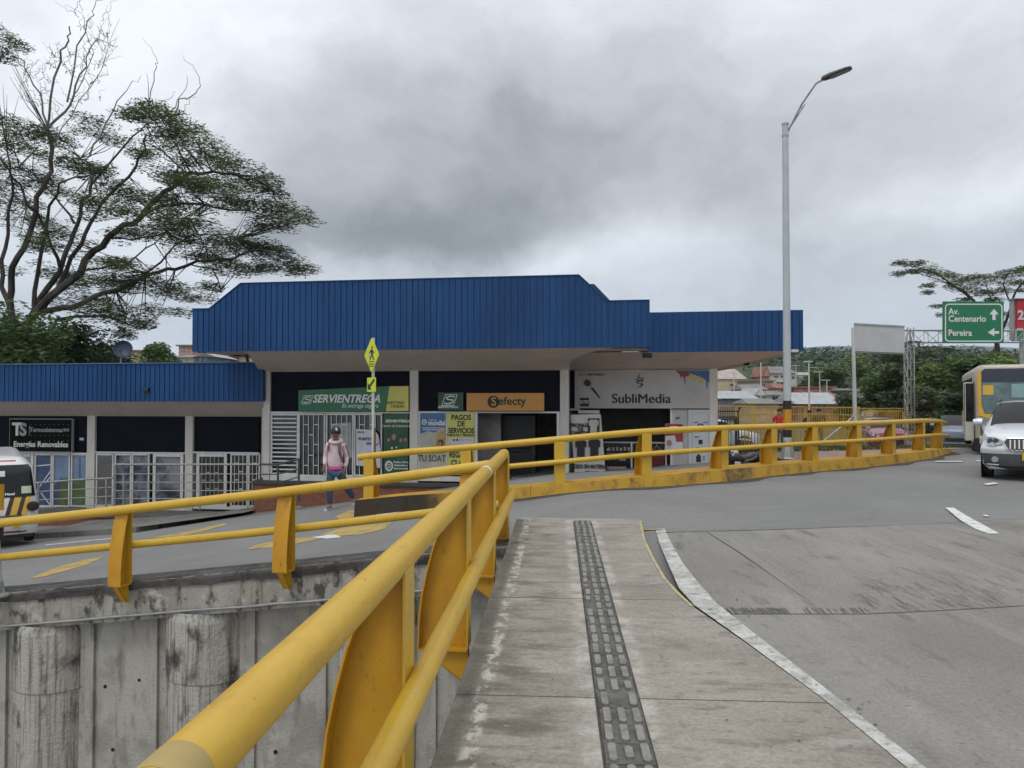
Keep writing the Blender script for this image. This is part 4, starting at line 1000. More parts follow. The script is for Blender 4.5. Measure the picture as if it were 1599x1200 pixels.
mb = MB(); shirt(mb, 927, 666, 16, 22, vb+.03); mb.build('white_shirt_print', pm('cream_cloth', (.45, .43, .37), .7, .1), o)
mb = MB(); a, b = BQ(915, 650, vb-.02), BQ(915, 735, vb-.5); mb.bar(a, b, .03, .03); mb.build('prop', dkgrey, o)
# floodlight and camera under the eaves
o = thing('floodlight', 'black floodlight hanging under the step in the blue fascia', 'floodlight', BQ(1010, 555, .3))
mb = MB(); prect(mb, 1003, 551.5, 1018.5, 559, .55, .12); mb.build('housing', blackp, o, bevel=.01)
mb = MB(); mb.bar(BQ(1011, 546, .5), BQ(1011, 552, .5), .03, .03, up=U); mb.build('bracket', dkgrey, o)
o = thing('floodlight', 'white floodlight below the right end of the annex fascia', 'floodlight', BQ(1240, 549, .1))
mb = MB(); prect(mb, 1236, 546, 1247, 550.5, .1, .2); mb.build('housing', whitem, o, bevel=.01)
mb = MB(); prect(mb, 1237, 550.6, 1245, 554, .08, .15); mb.build('lens', dkgrey, o, bevel=.01)
o = thing('security_camera', 'dark camera hanging below the sloping soffit at the building corner', 'camera', BQ(1165, 567, -1.5))
mb = MB(); prect(mb, 1162.5, 564, 1170.5, 570.5, -1.4, .2); mb.build('housing', blackp, o, bevel=.01)
mb = MB(); mb.bar(BQ(1166, 558, -1.5), BQ(1166, 565, -1.5), .02, .02, up=U); mb.build('stalk', dkgrey, o)

# ------------------------------------------------------------------ left wing
O0 = O0-NV*.8
LF = BP(200, 795.5, 0)[1]
pw = [BP(-420, 572, 1.0), BP(411, 566.5, 1.0)]; zw = BP(300, 567.5, 1.0)[1]; pw = [(pw[0][0], zw), (pw[1][0], zw)]
zfb = BP(300, 626, 1.0)[1]
print('wing', pw, zfb)
mb = MB(); body(mb, pw, .98, -5, zfb); mb.build('roof', blue_in, wing)
ribbed('fascia', pw, .98, zfb-.03, blue, wing, pitch=.158)
mb = MB(); mb.bar(BW(pw[0][0], .97, zw+.01), BW(pw[1][0], .97, zw+.01), .14, .03); mb.build('fascia_capping', pm('pale_blue_capping', (.05, .12, .24), .5, .1), wing)
zs_ = BP(250, 650.5, 0)[1]
mb = MB(); mb.prism([BW(pw[0][0], .96, zfb+.01), BW(pw[0][0], 0, zs_), BW(pw[0][0], -.3, zs_), BW(pw[0][0], -.3, zfb+.01)], U*(pw[1][0]-pw[0][0]-.05)); mb.build('soffit', beige, wing)
for a, b in ((-96, -84), (136, 148), (289, 301)): column(a, b, .03, LF, zs_+.02)
mb = MB(); bbox(mb, pw[0][0], pw[1][0]-.1, 1.05, -5, LF-.10, LF); mb.build('floor_slab', pm('terrace_edge', (.12, .11, .10), .8, .2, 4), wing)
mb = MB(); bbox(mb, pw[0][0], pw[1][0]-.1, 1.0, -4.9, -3.6, LF-.105); mb.build('plinth', brick, wing)
mb = MB(); bbox(mb, pw[0][0], pw[1][0]-.05, -4.9, -5, LF, zw-.1); bbox(mb, pw[0][0], pw[0][0]+.1, -.3, -4.9, LF, zw-.1); mb.build('wall', interior, wing)
for a, b in ((-84, 136), (148, 289), (301, 404)):
    mb = MB(); prect(mb, a, 650, b, 706.5, -.06, .05); mb.build('transom_panel', blue_dk, wing)
    mb = MB(); prect(mb, a, 706.3, b, 708.5, .01, .06); prect(mb, a, 792, b, 796, .01, .06); mb.build('window_frame', whitem, wing)
solar = pm('solar_poster', (.045, .075, .17), .4, .25, 2.5, col2=(.02, .03, .09)); skyp = pm('sky_poster', (.17, .24, .34), .4, .2, 1.4, col2=(.08, .13, .22))
greenp = pm('green_field_poster', (.09, .14, .035), .5, .3, 3, col2=(.03, .05, .02)); photo_dk = pm('grey_photo_poster', (.20, .20, .24), .5, .6, 1.6, col2=(.018, .02, .035), contrast=2.5)
def glazed(px0, px1, mat, door=False, y1=792):
    w = pane(px0, 709, px1, y1, -.04, wing, mat, 'door' if door else 'window')
    frame(px0-2, 708.6, px1+2, y1+.4, .0, w, 2.8 if not door else 5); return w
glazed(4, 26, glassm); w = glazed(32, 50, pm('frosted_pane', (.20, .23, .26), .3, .1), True)
w1 = glazed(55, 79, solar); w2 = glazed(83, 107, skyp); w3 = glazed(112, 134, skyp)
mb = MB(); ppoly(mb, [(84, 773), (96, 748), (107, 746), (107, 791), (86, 791)], -.034, -.004); mb.build('field', greenp, w2)
mb = MB(); ppoly(mb, [(83.5, 760), (97, 745), (88, 791), (83.5, 791)], -.030, -.004); mb.build('solar_panel', solar, w2)
mb = MB(); ppoly(mb, [(112, 752), (134, 750), (134, 791), (112, 791)], -.034, -.004); mb.build('field', greenp, w3)
mb = MB()
for k in range(8): prect(mb, 123, 716+k*4.4, 125.6, 718.4+k*4.4, -.028, .003)
mb.build('vertical_lettering', pm('poster_dark_blue', (.03, .05, .12), .5, 0), w3)
mb = MB()
for a, b in (((55, 728), (79, 726)), ((55, 770), (79, 736)), ((64, 770), (79, 790)), ((70, 755), (79, 745))): mb.bar(BQ(*a, -.03), BQ(*b, -.03), .008, .035, up=U)
mb.build('white_struts', paper, w1)
w = glazed(151, 175, pm('fan_poster_ground', (.16, .15, .155), .5, .2, 2)); mb = MB(); c = BQ(165, 748, -.03)
mb2 = MB(); mb2.prism([c+U*(math.cos(a*math.pi/14)*.36-.02)+Vector((0, 0, math.sin(a*math.pi/14)*.72)) for a in range(28)], NV*.003); mb2.build('fan_disc', blackp, w)
for k in range(1, 13): 
    r = .058*k; rows = [[c+NV*.006+U*(math.cos(a*math.pi/20)*rr*.5-.02)+Vector((0, 0, math.sin(a*math.pi/20)*rr)) for a in range(41)] for rr in (r-.008, r+.008)]
    mb.grid(rows)
mb.build('fan_rings', pm('poster_grey_rings', (.33, .32, .31), .5, .1), w)
glazed(180, 203, photo_dk); glazed(207, 231, photo_dk); glazed(240, 284, photo_dk, True)
grey_grille = pm('grey_grille', (.33, .33, .32), .5, .1, 4)
w = glazed(308, 352, pm('dim_glass', (.05, .05, .048), .25, .4, 2), True); grille(315, 347, 714, 788, 6.5, w, grey_grille)
w = glazed(361, 385, pm('dim_glass', (.05, .05, .048))); grille(366, 381, 711, 790, 6.5, w, whitem)
w = glazed(389, 404, pm('dim_glass', (.05, .05, .048))); grille(394, 401, 711, 790, 6.5, w, whitem)
mb = MB(); prect(mb, 124, 684, 130.5, 688, -.05, .02); tag(mb.build('notice_plate', paper), 'tiny white plate on the dark panel right of the black sign', 'plate')
o = thing('shop_sign', 'black Energias Renovables sign with grey TS emblem on the left wing', 'sign', BQ(63, 680, .05), 'shop signs')
mb = MB(); prect(mb, 15, 655, 112, 706, .08, .08); mb.build('panel', pm('black_perforated_sign', (.006, .006, .0055), .8, .2, 30, spec=.1), o)
mb = MB()
for a in ((14.2, 654.2, 112.6, 655.3), (14.2, 705.6, 112.6, 706.6), (14.2, 655.3, 15.2, 705.6), (111.6, 655.3, 112.6, 705.6)): prect(mb, *a, .09, .1)
mb.build('border', grey_ink, o)
text('lettering', 'T', white_ink, o, PM(26.5, 671.5, .086), .56, .02); text('lettering', 'S', grey_ink, o, PM(36, 672, .09), .54, .02)
text('lettering', 'Termosistemas', grey_ink, o, PM(72, 671.8, .086), .20, .004, 0, .95); text('lettering', 'SAS', grey_ink, o, PM(103.5, 671.8, .086), .13, .003)
text('lettering', 'Energías Renovables', white_ink, o, PM(63.5, 694.5, .086), .245, .005, 0, .97)
mb = MB(); prect(mb, 45.5, 665, 46.3, 680, .088, .004); 
for r0 in (663.5, 680.5, 689): 
    for k in range(9): prect(mb, 48+k*7.2, r0-.5, 48.8+k*7.2, r0+.3, .086, .003)
mb.build('dots', grey_ink, o)
# satellite dish on the wing roof
o = thing('satellite_dish', 'dark blue satellite dish on a pale stalk above the left wing roof', 'satellite dish', BQ(193, 566, -2))
c = BQ(193, 547, -2); Md = Matrix.Rotation(R(75), 3, 'X') @ Matrix.Rotation(R(15), 3, 'Y')
MB().lathe([(0.001, .02), (.14, .03), (.24, .07), (.30, .12), (.31, .12), (.24, .055), (.12, .0), (.001, -.01)], c, 24, Md).build('dish', pm('dark_blue_dish', (.012, .03, .06), .5, .15, 4), o, True)
MB().tube([c+Vector((0, -.05, -.1)), c+Vector((-.06, -.05, -.35)), c+Vector((-.12, 0, -.75))], .03, 8).build('stalk', grey_ink, o, True)
mb = MB(); mb.tube([c+Vector((0, -.03, -.2)), c+Vector((.05, -.4, .0))], .012, 6); mb.build('feed_arm', dkgrey, o)
o = thing('spotlight', 'tiny dark spotlight fixed on the blue fascia of the left wing', 'spotlight', BQ(226, 609, 1.05))
mb = MB(); prect(mb, 222, 606, 231, 612, 1.12, .1); mb.build('housing', blackp, o, bevel=.02)
# downpipe under the left overhang
o = thing('downpipe', 'dark sloping gutter pipe with a red stub under the left end of the fascia', 'pipe', BQ(340, 550, 1))
MB().tube([BQ(310, 549.5, .9), BQ(374, 554.5, .9)], .035, 8).build('gutter_pipe', blackp, o, True)
MB().tube([BQ(384, 549, 1), BQ(387, 566, 1)], .045, 8).build('red_stub', pm('red_primer', (.13, .02, .02), .6, .1), o, True)
# ------------------------------------------------------------------ grey tube handrails
def handrail(label, runs, posts, v):
    o = thing('handrail', label, 'handrail', BQ(runs[0][0][0], runs[0][0][1], v), 'grey handrails by the shops')
    for i, r in enumerate(runs):
        MB().tube([BQ(a, b, v) for a, b in r], .030 if i == 0 else .016, 8).build('top_rail' if i == 0 else 'rail', steel, o, True)
    for a, y0, y1 in posts: MB().tube([BQ(a, y0, v), BQ(a, y1, v)], .030, 8).build('post', steel, o, True)
    return o
handrail('sloping grey handrail in front of the solar posters behind the van', [[(20, 757), (60, 754), (120, 749.5), (174, 747), (178, 745)], [(20, 771), (60, 768), (178, 761)], [(20, 784), (60, 781), (178, 775)], [(20, 796), (60, 793), (178, 788)]], [(166, 748, 800), (60, 754, 806)], 1.02)
handrail('level grey handrail along the terrace in front of the left wing doors', [[(178, 725.5), (300, 725.5), (411, 725.5)], [(178, 740.5), (411, 740.5)], [(178, 753.5), (411, 753.5)], [(178, 766.5), (411, 766.5)], [(178, 779), (411, 779)]], [(178.5, 725, 803), (193, 740, 800), (312, 740, 796)], 1.02)
O0 = O0+NV*.8
o = handrail('black stepped handrail at the steps beside the walking person', [[(405, 725.5), (434, 725.5), (436, 725), (466, 717.5)], [(405, 741), (434, 741), (466, 733)], [(434, 755), (466, 745)]], [(434, 725, 754), (466.5, 716, 784)], 1.6)
for c in o.children: c.data.materials[0] = dkgrey
mb = MB(); c = BQ(466.5, 784, 1.6); c.z = g(c.x, c.y)+.03; mb.lathe([(.16, -.04), (.15, .02), (.06, .05)], c, 14); mb.build('footing', side_c, o, True)
# ------------------------------------------------------------------ street lamp in front of the shops
def lamp_post():
    b = P(1230, 716, 18.6); zg = b.z-.10
    o = thing('street_lamp', 'tall pale grey street lamp with black and yellow painted bands on a bolted base', 'street lamp', (b.x, b.y, zg))
    top = P(1222.5, 196, 18.6); H = top.z
    def r(z): return .098+(.072-.098)*(z-zg)/(H-zg)
    x, y = b.x, b.y
    MB().tube([(x, y, z) for z in (zg+.05, zg+2, zg+4, zg+6, H)], [r(zg), r(zg+2), r(zg+4), r(zg+6), r(H)], 20).build('pole', lamp_pole, o, True)
    zz = [P(1230, q, 18.6).z for q in (626, 639.5, 671, 683)]
    for nm, a, c, m in (('black_band', zz[1], zz[0], blackp), ('yellow_band', zz[2], zz[1], yellow2), ('black_band', zz[3], zz[2], blackp)):
        MB().tube([(x, y, a), (x, y, c)], r(a)+.003, 20, cap=False).build(nm, m, o, True)
    mb = MB(); mb.lathe([(r(zg)+.10, 0), (r(zg)+.08, .02), (r(zg)+.005, .42)], (x, y, zg+.10), 8); mb.build('base_gusset', steel, o)
    mb = MB(); mb.box((x, y, zg-.05), (.56, .56, .30)); mb.build('footing', blackp, o, bevel=.02)
    mb = MB()
    for a in (-.2, .2):
        for c in (-.2, .2): mb.tube([(x+a, y+c, zg+.10), (x+a, y+c, zg+.22)], .013, 6)
    mb.build('anchor_bolts', steel, o)
    MB().lathe([(r(H)+.012, 0), (r(H)+.012, .05), (.02, .07)], (x, y, H), 16).build('cap', steel, o)
    z2 = P(1222, 214, 18.6).z; MB().tube([(x, y, z2), (x, y, z2+.05)], r(H)+.012, 16).build('collar', steel, o)
    p0 = Vector((x+.06, y, P(1226, 206, 18.6).z)); p1 = P(1252, 163, 18.3); p2 = P(1274, 131, 18.0); p3 = P(1283, 126.5, 17.9)
    MB().tube([p0, p1, p2, p2.lerp(p3, .5)+Vector((0, 0, .01)), p3], .024, 10).build('arm', steel, o, True)
    q0 = P(1228, 209, 18.6); q1 = P(1257, 163, 18.3)
    mb = MB(); mb.tube([q0, q1], .012, 6)
    for t in (.1, .35, .6, .85): mb.tube([p0.lerp(p1, t), q0.lerp(q1, t+.05)], .01, 6)
    mb.build('brace', steel, o)
    a = P(1283, 125, 17.9); c = P(1330, 106, 17.5); d = (c-a).normalized(); n = d.cross(Vector((0, 1, 0))).normalized(); s = d.cross(n).normalized()
    if n.z < 0: n = -n
    L_ = (c-a).length; prof = [(0, .05, .05), (.08, .10, .075), (.3, .15, .08), (.8, .16, .06), (.97, .12, .045), (1, .06, .03)]
    rows = []
    for t, w, h in prof:
        q = a+d*L_*t; rows.append([q+s*(w*math.cos(k*math.pi/6))+n*(h*max(-.35, math.sin(k*math.pi/6))) for k in range(13)])
    mb = MB().grid(rows); mb.f.append(tuple(range(12))); m_ = len(mb.v); mb.f.append(tuple(range(m_-13, m_-1))); mb.build('lamp_head', dkgrey, o, True)
    mb = MB(); q0, q1 = a+d*L_*.3, a+d*L_*.92; mb.prism([q0-s*.12-n*.033, q0+s*.12-n*.033, q1+s*.11-n*.026, q1-s*.11-n*.026], -n*.008); mb.build('lens', pm('led_lens', (.22, .22, .21), .3, .1), o)
lamp_post()
# ------------------------------------------------------------------ pedestrian crossing sign
def crossing_sign():
    Y = 15.6; base = PG(585, 781); Y = base.y
    b = P(582, 785, 15.2); b.z = g(b.x, b.y)
    o = thing('crossing_sign', 'fluorescent yellow diamond pedestrian sign on a thin pole beside the walker', 'road sign', b)
    top = P(582.5, 528, 15.2); MB().tube([b, (b.x, b.y, top.z)], .030, 12).build('pole', steel_w, o, True)
    mb = MB(); mb.tube([(b.x+.04, b.y-.01, b.z+.6), (b.x+.04, b.y-.01, P(582, 700, 15.2).z+.4)], .02, 8); mb.build('rust_strip', pm('rust_brown', (.16, .07, .02), .8, .2), o)
    fl = pm('fluorescent_yellow', (.56, .62, .015), .5, .05, 3); ang = R(-50)
    ux = Vector((math.cos(ang), math.sin(ang), 0)); nn = Vector((math.sin(ang), -math.cos(ang), 0))
    c = P(584, 555, 15.2)-Vector((0, .05, 0)); h = (P(583, 528, 15.2)-P(583, 582, 15.2)).length/2
    def q(x, y, e=0): return c+ux*x+Vector((0, 0, y))+nn*(.04+e)
    pts = [q(h*.06, h*.96), q(-h*.06, h*.96), q(-h*.8, h*.06), q(-h*.8, -h*.06), q(-h*.06, -h*.96), q(h*.06, -h*.96), q(h*.8, -h*.06), q(h*.8, h*.06)]
    mb = MB(); mb.prism(pts, nn*.004); mb.build('plate', fl, o)
    mb = MB(); pl = lambda P_: mb.prism([q(x*h, y*h, .005) for x, y in P_], nn*.002)
    pl([(.0, .50), (.12, .50), (.14, .40), (.06, .34), (-.02, .40)]); pl([(-.10, .32), (.12, .32), (.16, -.02), (-.04, -.02)])
    pl([(-.10, .3), (-.3, .1), (-.24, .06), (-.04, .22)]); pl([(.1, .3), (.32, .12), (.27, .06), (.1, .2)])
    pl([(-.04, 0), (.06, 0), (-.12, -.30), (-.24, -.30)]); pl([(.04, 0), (.16, 0), (.30, -.28), (.18, -.30)])
    for y in (-.36, -.5, -.62): pl([(-.32+abs(y+.5)*.4, y), (.32-abs(y+.5)*.4, y), (.30, y-.05), (-.30, y-.05)])
    mb.build('symbol', ink, o)
    c2 = P(583, 601, 15.2)
    def q2(x, y, e=0): return c2+ux*x+Vector((0, 0, y))+nn*(.04+e)
    mb = MB(); mb.prism([q2(-.17, -.14), q2(.17, -.14), q2(.17, .14), q2(-.17, .14)], nn*.004); mb.build('arrow_plate', fl, o)
    mb = MB(); mb.prism([q2(-.14, -.10, .005), q2(.0, -.10, .005), q2(-.04, -.05, .005), q2(.14, .08, .005), q2(.10, .12, .005), q2(-.08, -.01, .005), q2(-.14, .04, .005)], nn*.002); mb.build('arrow', ink, o)
    mb = MB(); q3 = P(578, 555, 15.2); mb.box(q3+Vector((0, -.02, 0)), (.05, .06, .05)); mb.build('bracket', paper, o)
crossing_sign()
# light pole cut by the left border
o = thing('street_lamp', 'pale pole with a yellow painted band on the left border', 'pole', P(2, 892, 10.9))
b = P(-8, 890, 11.1); b.z = g(b.x, b.y)+.02
MB().tube([b+Vector((0, 0, .1)), b+Vector((-.55, 0, 8.5))], [.10, .07], 16).build('pole', lamp_pole, o, True)
MB().tube([b+Vector((0, 0, P(0, 797, 11.1).z-b.z)), b+Vector((0, 0, P(0, 757, 11.1).z-b.z))], .1025, 16, cap=False).build('yellow_band', yellow2, o, True)
MB().tube([b+Vector((0, 0, P(0, 843, 11.1).z-b.z)), b+Vector((0, 0, P(0, 822, 11.1).z-b.z))], .1025, 16, cap=False).build('black_band', blackp, o, True)
mb = MB(); mb.lathe([(.26, 0), (.26, .03), (.12, .04), (.105, .2)], b, 12); mb.build('base_plate', steel, o)
mb = MB(); mb.tube([b+Vector((.2, -.1, 0)), b+Vector((.2, -.1, .12))], .013, 6); mb.tube([b+Vector((.1, -.2, 0)), b+Vector((.1, -.2, .12))], .013, 6); mb.build('anchor_bolts', steel, o)

# ------------------------------------------------------------------ blank board, gantry, green sign, red billboard
b = P(1336, 700, 25); b.z = g(b.x, b.y); Y = 25
o = thing('blank_signboard', 'blank white signboard on a thin white pole right of the street lamp', 'signboard', b)
tp = P(1331, 512, Y); MB().tube([b, (b.x-.05, b.y, tp.z)], [.075, .05], 12).build('pole', steel_w, o, True)
mb = MB(); a, c = P(1335, 549, Y+.1), P(1412, 511, Y+1.0); mb.prism([(a.x, a.y, a.z), (c.x, c.y, a.z), (c.x, c.y, c.z), (a.x, a.y, c.z)], (.0, .08, 0)); mb.build('panel', pm('blank_white_panel', (.44, .45, .46), .6, .05, 2), o, bevel=.01)
mb = MB(); mb.bar((a.x, a.y, c.z+.02), (c.x, c.y, c.z+.02), .05, .05); mb.bar((a.x, a.y+.1, a.z-.02), (c.x, c.y+.1, a.z-.02), .04, .04); mb.build('rim', steel, o)
gy = 30
b = P(1421, 700, gy); b.z = g(b.x, b.y)
o = thing('sign_gantry', 'grey lattice gantry post and truss carrying the green road sign', 'gantry', b)
def lattice(mb, a, c, w, wd, n, r=.03):
    a, c = Vector(a), Vector(c); d = (c-a).normalized(); x = d.cross(Vector((0, 1, 0))).normalized(); y = Vector((0, 1, 0))
    cs = [(-w/2, -wd/2), (w/2, -wd/2), (w/2, wd/2), (-w/2, wd/2)]
    for u_, v_ in cs: mb.tube([a+x*u_+y*v_, c+x*u_+y*v_], r, 6)
    for k in range(n):
        p, q = a.lerp(c, k/n), a.lerp(c, (k+1)/n)
        for i in range(4):
            (u0, v0), (u1, v1) = cs[i], cs[(i+1) % 4]
            mb.tube([p+x*u0+y*v0, q+x*u1+y*v1], r*.55, 5); mb.tube([p+x*u0+y*v0, p+x*u1+y*v1], r*.55, 5)
mb = MB(); tp = P(1420, 512, gy); lattice(mb, b, (b.x, b.y, tp.z), .26, .26, 7, .024); mb.build('post', steel, o)
mb = MB(); a = P(1400, 526, gy); c = P(1640, 526, gy+2); lattice(mb, a, c, .48, .3, 11, .022); mb.build('truss', steel, o)
mb = MB(); a = P(1427, 534, gy); mb.box(a, (.5, .2, .05)); mb.build('clamp', pm('rust_brown', (.16, .07, .02)), o)
green = pm('road_sign_green', (.006, .15, .065), .5, .06, 2)
o = thing('road_sign', 'green direction sign for Av. Centenario and Pereira hanging on the gantry', 'road sign', P(1520, 503, gy))
a, c = P(1472.5, 536, gy), P(1567.5, 471, gy); yy = a.y-.35
def q3(px, py, e=0):
    p = P(px, py, gy-.35-e); return p
mb = MB(); mb.prism([q3(1472.5, 536), q3(1567.5, 536), q3(1567.5, 471), q3(1472.5, 471)], (0, .05, 0)); mb.build('panel', green, o)
mb = MB(); ring_pts = []
def rrect(x0, y0, x1, y1, r):
    out = []
    for cx_, cy_, a0 in ((x1-r, y0+r, 270), (x1-r, y1-r, 0), (x0+r, y1-r, 90), (x0+r, y0+r, 180)):
        for k in range(5): t = R(a0+k*22.5); out.append((cx_+r*math.cos(t), cy_+r*math.sin(t)))
    return out
oo = rrect(1475.5, 474.5, 1565.5, 534, 6); ii = rrect(1477.3, 476.3, 1563.7, 532.2, 4.5)
mb.grid([[q3(x, y, .005) for x, y in oo+oo[:1]], [q3(x, y, .005) for x, y in ii+ii[:1]]]); mb.build('border', white_ink, o)
def PMY(px, py, Y): p = P(px, py, Y); return Matrix(((1, 0, 0, p.x), (0, 0, -1, p.y), (0, 1, 0, p.z), (0, 0, 0, 1)))
for s_, x, y in (('Av.', 1481, 487), ('Centenario', 1481, 498.5), ('Pereira', 1480.5, 520.5)):
    text('lettering', s_, white_ink, o, PMY(x, y, gy-.36), .34, .006, 0, .93, 'LEFT')
mb = MB(); ar = lambda pts: mb.prism([q3(x, y, .005) for x, y in pts], (0, -.004, 0))
ar([(1549.5, 500), (1554.5, 500), (1554.5, 491), (1559.5, 491.5), (1552, 482.5), (1545, 491.5), (1549.5, 491)]); ar([(1560, 517.5), (1560, 521.5), (1552, 521.5), (1553, 525.5), (1542.5, 519.5), (1553, 512.5), (1552, 517.5)]); mb.build('arrows', white_ink, o)
o = thing('billboard', 'red billboard with a white figure 2 cut by the right border', 'billboard', P(1600, 506, 33))
mb = MB(); mb.prism([P(1588, 532, 33), P(1660, 532, 33), P(1660, 467, 33), P(1588, 467, 33)], (0, .4, 0)); mb.build('panel', pm('billboard_red', (.42, .02, .03), .5, .15, 1), o)
mb = MB(); mb.prism([P(1583, 531, 33.1), P(1588, 531, 33.1), P(1588, 467, 33.1), P(1583, 467, 33.1)], (0, .3, 0)); mb.prism([P(1583, 467, 32.9), P(1660, 467, 32.9), P(1660, 465.8, 32.9), P(1583, 465.8, 32.9)], (0, .5, 0)); mb.build('frame', steel, o)
text('lettering', '2', paper, o, PMY(1594, 493, 32.98), .55, .02)
mb = MB(); mb.prism([P(x, y, 32.9) for x, y in ((1586, 532), (1587, 518), (1590, 513), (1597, 513), (1600, 518), (1600, 532))], (0, .08, 0)); mb.build('bottle_shape', pm('pale_bottle', (.40, .46, .45), .5, .1), o)
mb = MB(); mb.prism([P(x, y, 32.85) for x, y in ((1589, 529), (1589, 517), (1598, 516), (1598, 528))], (0, .02, 0)); mb.build('bottle_patch', green, o)
for x in (1595, 1650):
    a = P(x, 532, 33.2); mb = MB().tube([a, (a.x, a.y, g(a.x, a.y))], .09, 8); mb.build('post', steel, o, True)

# ------------------------------------------------------------------ vehicles
carglass = pm('vehicle_glass', (.006, .007, .008), .12, .1, 1, spec=.28)
chrome = pm('chrome_trim', (.5, .5, .5), .2, .05, metal=.9)
headl = pm('headlamp_lens', (.35, .36, .38), .15, .3, 12, metal=.3)
redl = pm('tail_lamp', (.25, .01, .01), .25, .1)
def wheel(parent, x, y, r, w=.2, sgn=1):
    Mx = Matrix.Rotation(R(90), 3, 'Y'); prof = [(r*.55, -w/2), (r*.92, -w/2), (r, -w/2+.03), (r, w/2-.03), (r*.92, w/2), (r*.55, w/2)]
    t = MB().lathe(prof, (x, y, r), 28, Mx).build('wheel', rubber, parent, True)
    MB().lathe([(.001, -w/2+.03), (r*.56, -w/2+.02), (r*.6, -w/2-.004), (r*.6, w/2+.004), (r*.56, w/2-.02), (.001, w/2-.03)], (x, y, r), 20, Mx).build('rim', steel, t, True)
def loft_body(stations, nsec):
    """stations: list of dict-like tuples; nsec gives half ring points -> full ring list"""
    mb = MB(); rows = []
    for st in stations:
        h = nsec(*st); rows.append([Vector((-x, st[0], z)) for x, z in h]+[Vector((x, st[0], z)) for x, z in reversed(h[:-1])])
    return rows
def make_car(name, label, cat, loc, rz, L_, Wd, H, paint, hood_z, belt, cowl, roof0, roof1, tail, suv=False, group=None, hatch=True, wheel_r=.33):
    """car in local coordinates: nose at y=0 facing -y, length towards +y"""
    o = thing(name, label, cat, loc, group, local=True, rz=rz)
    hw = Wd/2
    def sec(y, zb, zbelt, zt, wl, wr):
        return [(0.0, zb), (wl*.86, zb), (wl*.97, zb+.10), (wl, (zb+zbelt)/2+.02), (wl*.975, zbelt-.10), (wl*.93, zbelt), (wr, zt-.05), (wr*.86, zt-.005), (wr*.5, zt+.018), (0, zt+.024)]
    gc = .20 if suv else .16
    S = [(0.0, gc+.14, hood_z-.22, hood_z-.16, hw*.72, hw*.60), (.06, gc+.02, hood_z-.10, hood_z-.05, hw*.86, hw*.74), (.22, gc, hood_z-.03, hood_z+.01, hw*.96, hw*.80), (.5, gc, hood_z, hood_z+.05, hw, hw*.84),
         (cowl-.25, gc, belt-.06, belt+.02, hw, hw*.84), (cowl, gc, belt-.02, belt+.05, hw, hw*.83), (cowl+(roof0-cowl)*.5, gc, belt, belt+(H-belt)*.58, hw, hw*.78), (roof0, gc, belt, H-.03, hw, hw*.71),
         (roof0+.35, gc, belt+.01, H, hw, hw*.71), ((roof0+roof1)/2, gc, belt+.02, H, hw, hw*.71), ((roof0+roof1)/2+.09, gc, belt+.02, H, hw, hw*.71), (roof1-.3, gc, belt+.03, H-.01, hw, hw*.70), (roof1, gc, belt+.04, H-.04, hw, hw*.68),
         (tail-.02, gc+.02, belt+.03, belt+.10, hw*.97, hw*.70), (L_-.06, gc+.05, belt-.02, belt+.02, hw*.9, hw*.68), (L_, gc+.2, belt-.15, belt-.1, hw*.75, hw*.6)]
    rows = loft_body(S, sec); nr = len(rows[0]); body_ = MB(); glass = MB(); body_.grid(rows)
    body_.f.append(tuple(range(nr))); body_.f.append(tuple(range(len(rows)*nr-nr, len(rows)*nr)))
    gl = []; keep = []
    nf = nr-1
    for idx, f in enumerate(body_.f[:-2]):
        i, k = divmod(idx, nf); kk = k if k < nf/2 else nf-1-k   # symmetric column index
        isg = False
        if i in (5, 6) and kk >= 6: isg = True             # windscreen
        if i == 12 and kk >= 6: isg = True                 # rear window
        if kk == 5 and i in (6, 7, 8, 10, 11): isg = True    # side windows
        (gl if isg else keep).append(f)
    keep += body_.f[-2:]
    allv = body_.v
    body_.f = keep; bo = body_.build('body', paint, o, True)
    # close seams behind the glass
    glass.v = [v.copy() for v in allv]; glass.f = gl
    go = glass.build('windows', carglass, o, True)
    # wheels with dark arches
    for y in (.82, L_-.85):
        for s in (-1, 1):
            wheel(o, s*(hw-.115), y, wheel_r)
            mb = MB(); mb.lathe([(.001, -.004), (wheel_r+.075, -.004), (wheel_r+.075, .012), (.001, .012)], (s*(hw-.008), y, wheel_r+.01), 26, Matrix.Rotation(R(90), 3, 'Y')); mb.build('wheel_arch', blackp, o)
    for s in (-1, 1):
        mb = MB(); c = Vector((s*(hw+.09), cowl+.42, belt+.07)); prof = [(.001, -.10), (.06, -.09), (.085, 0), (.07, .08), (.001, .10)]
        mb.lathe(prof, c, 12, Matrix.Rotation(R(90), 3, 'Y')); mb.bar(c-Vector((s*.06, 0, .06)), Vector((s*(hw-.03), cowl+.45, belt-.02)), .03, .04); mb.build('mirror', paint, o, True)
    return o, S, hw
silver = pm('silver_car_paint', (.62, .63, .65), .25, .04, 2, metal=.35, coat=.6)
sp = PG(1560, 757); sp = Vector((10.08, 14.9, g(10.5, 15.5)))
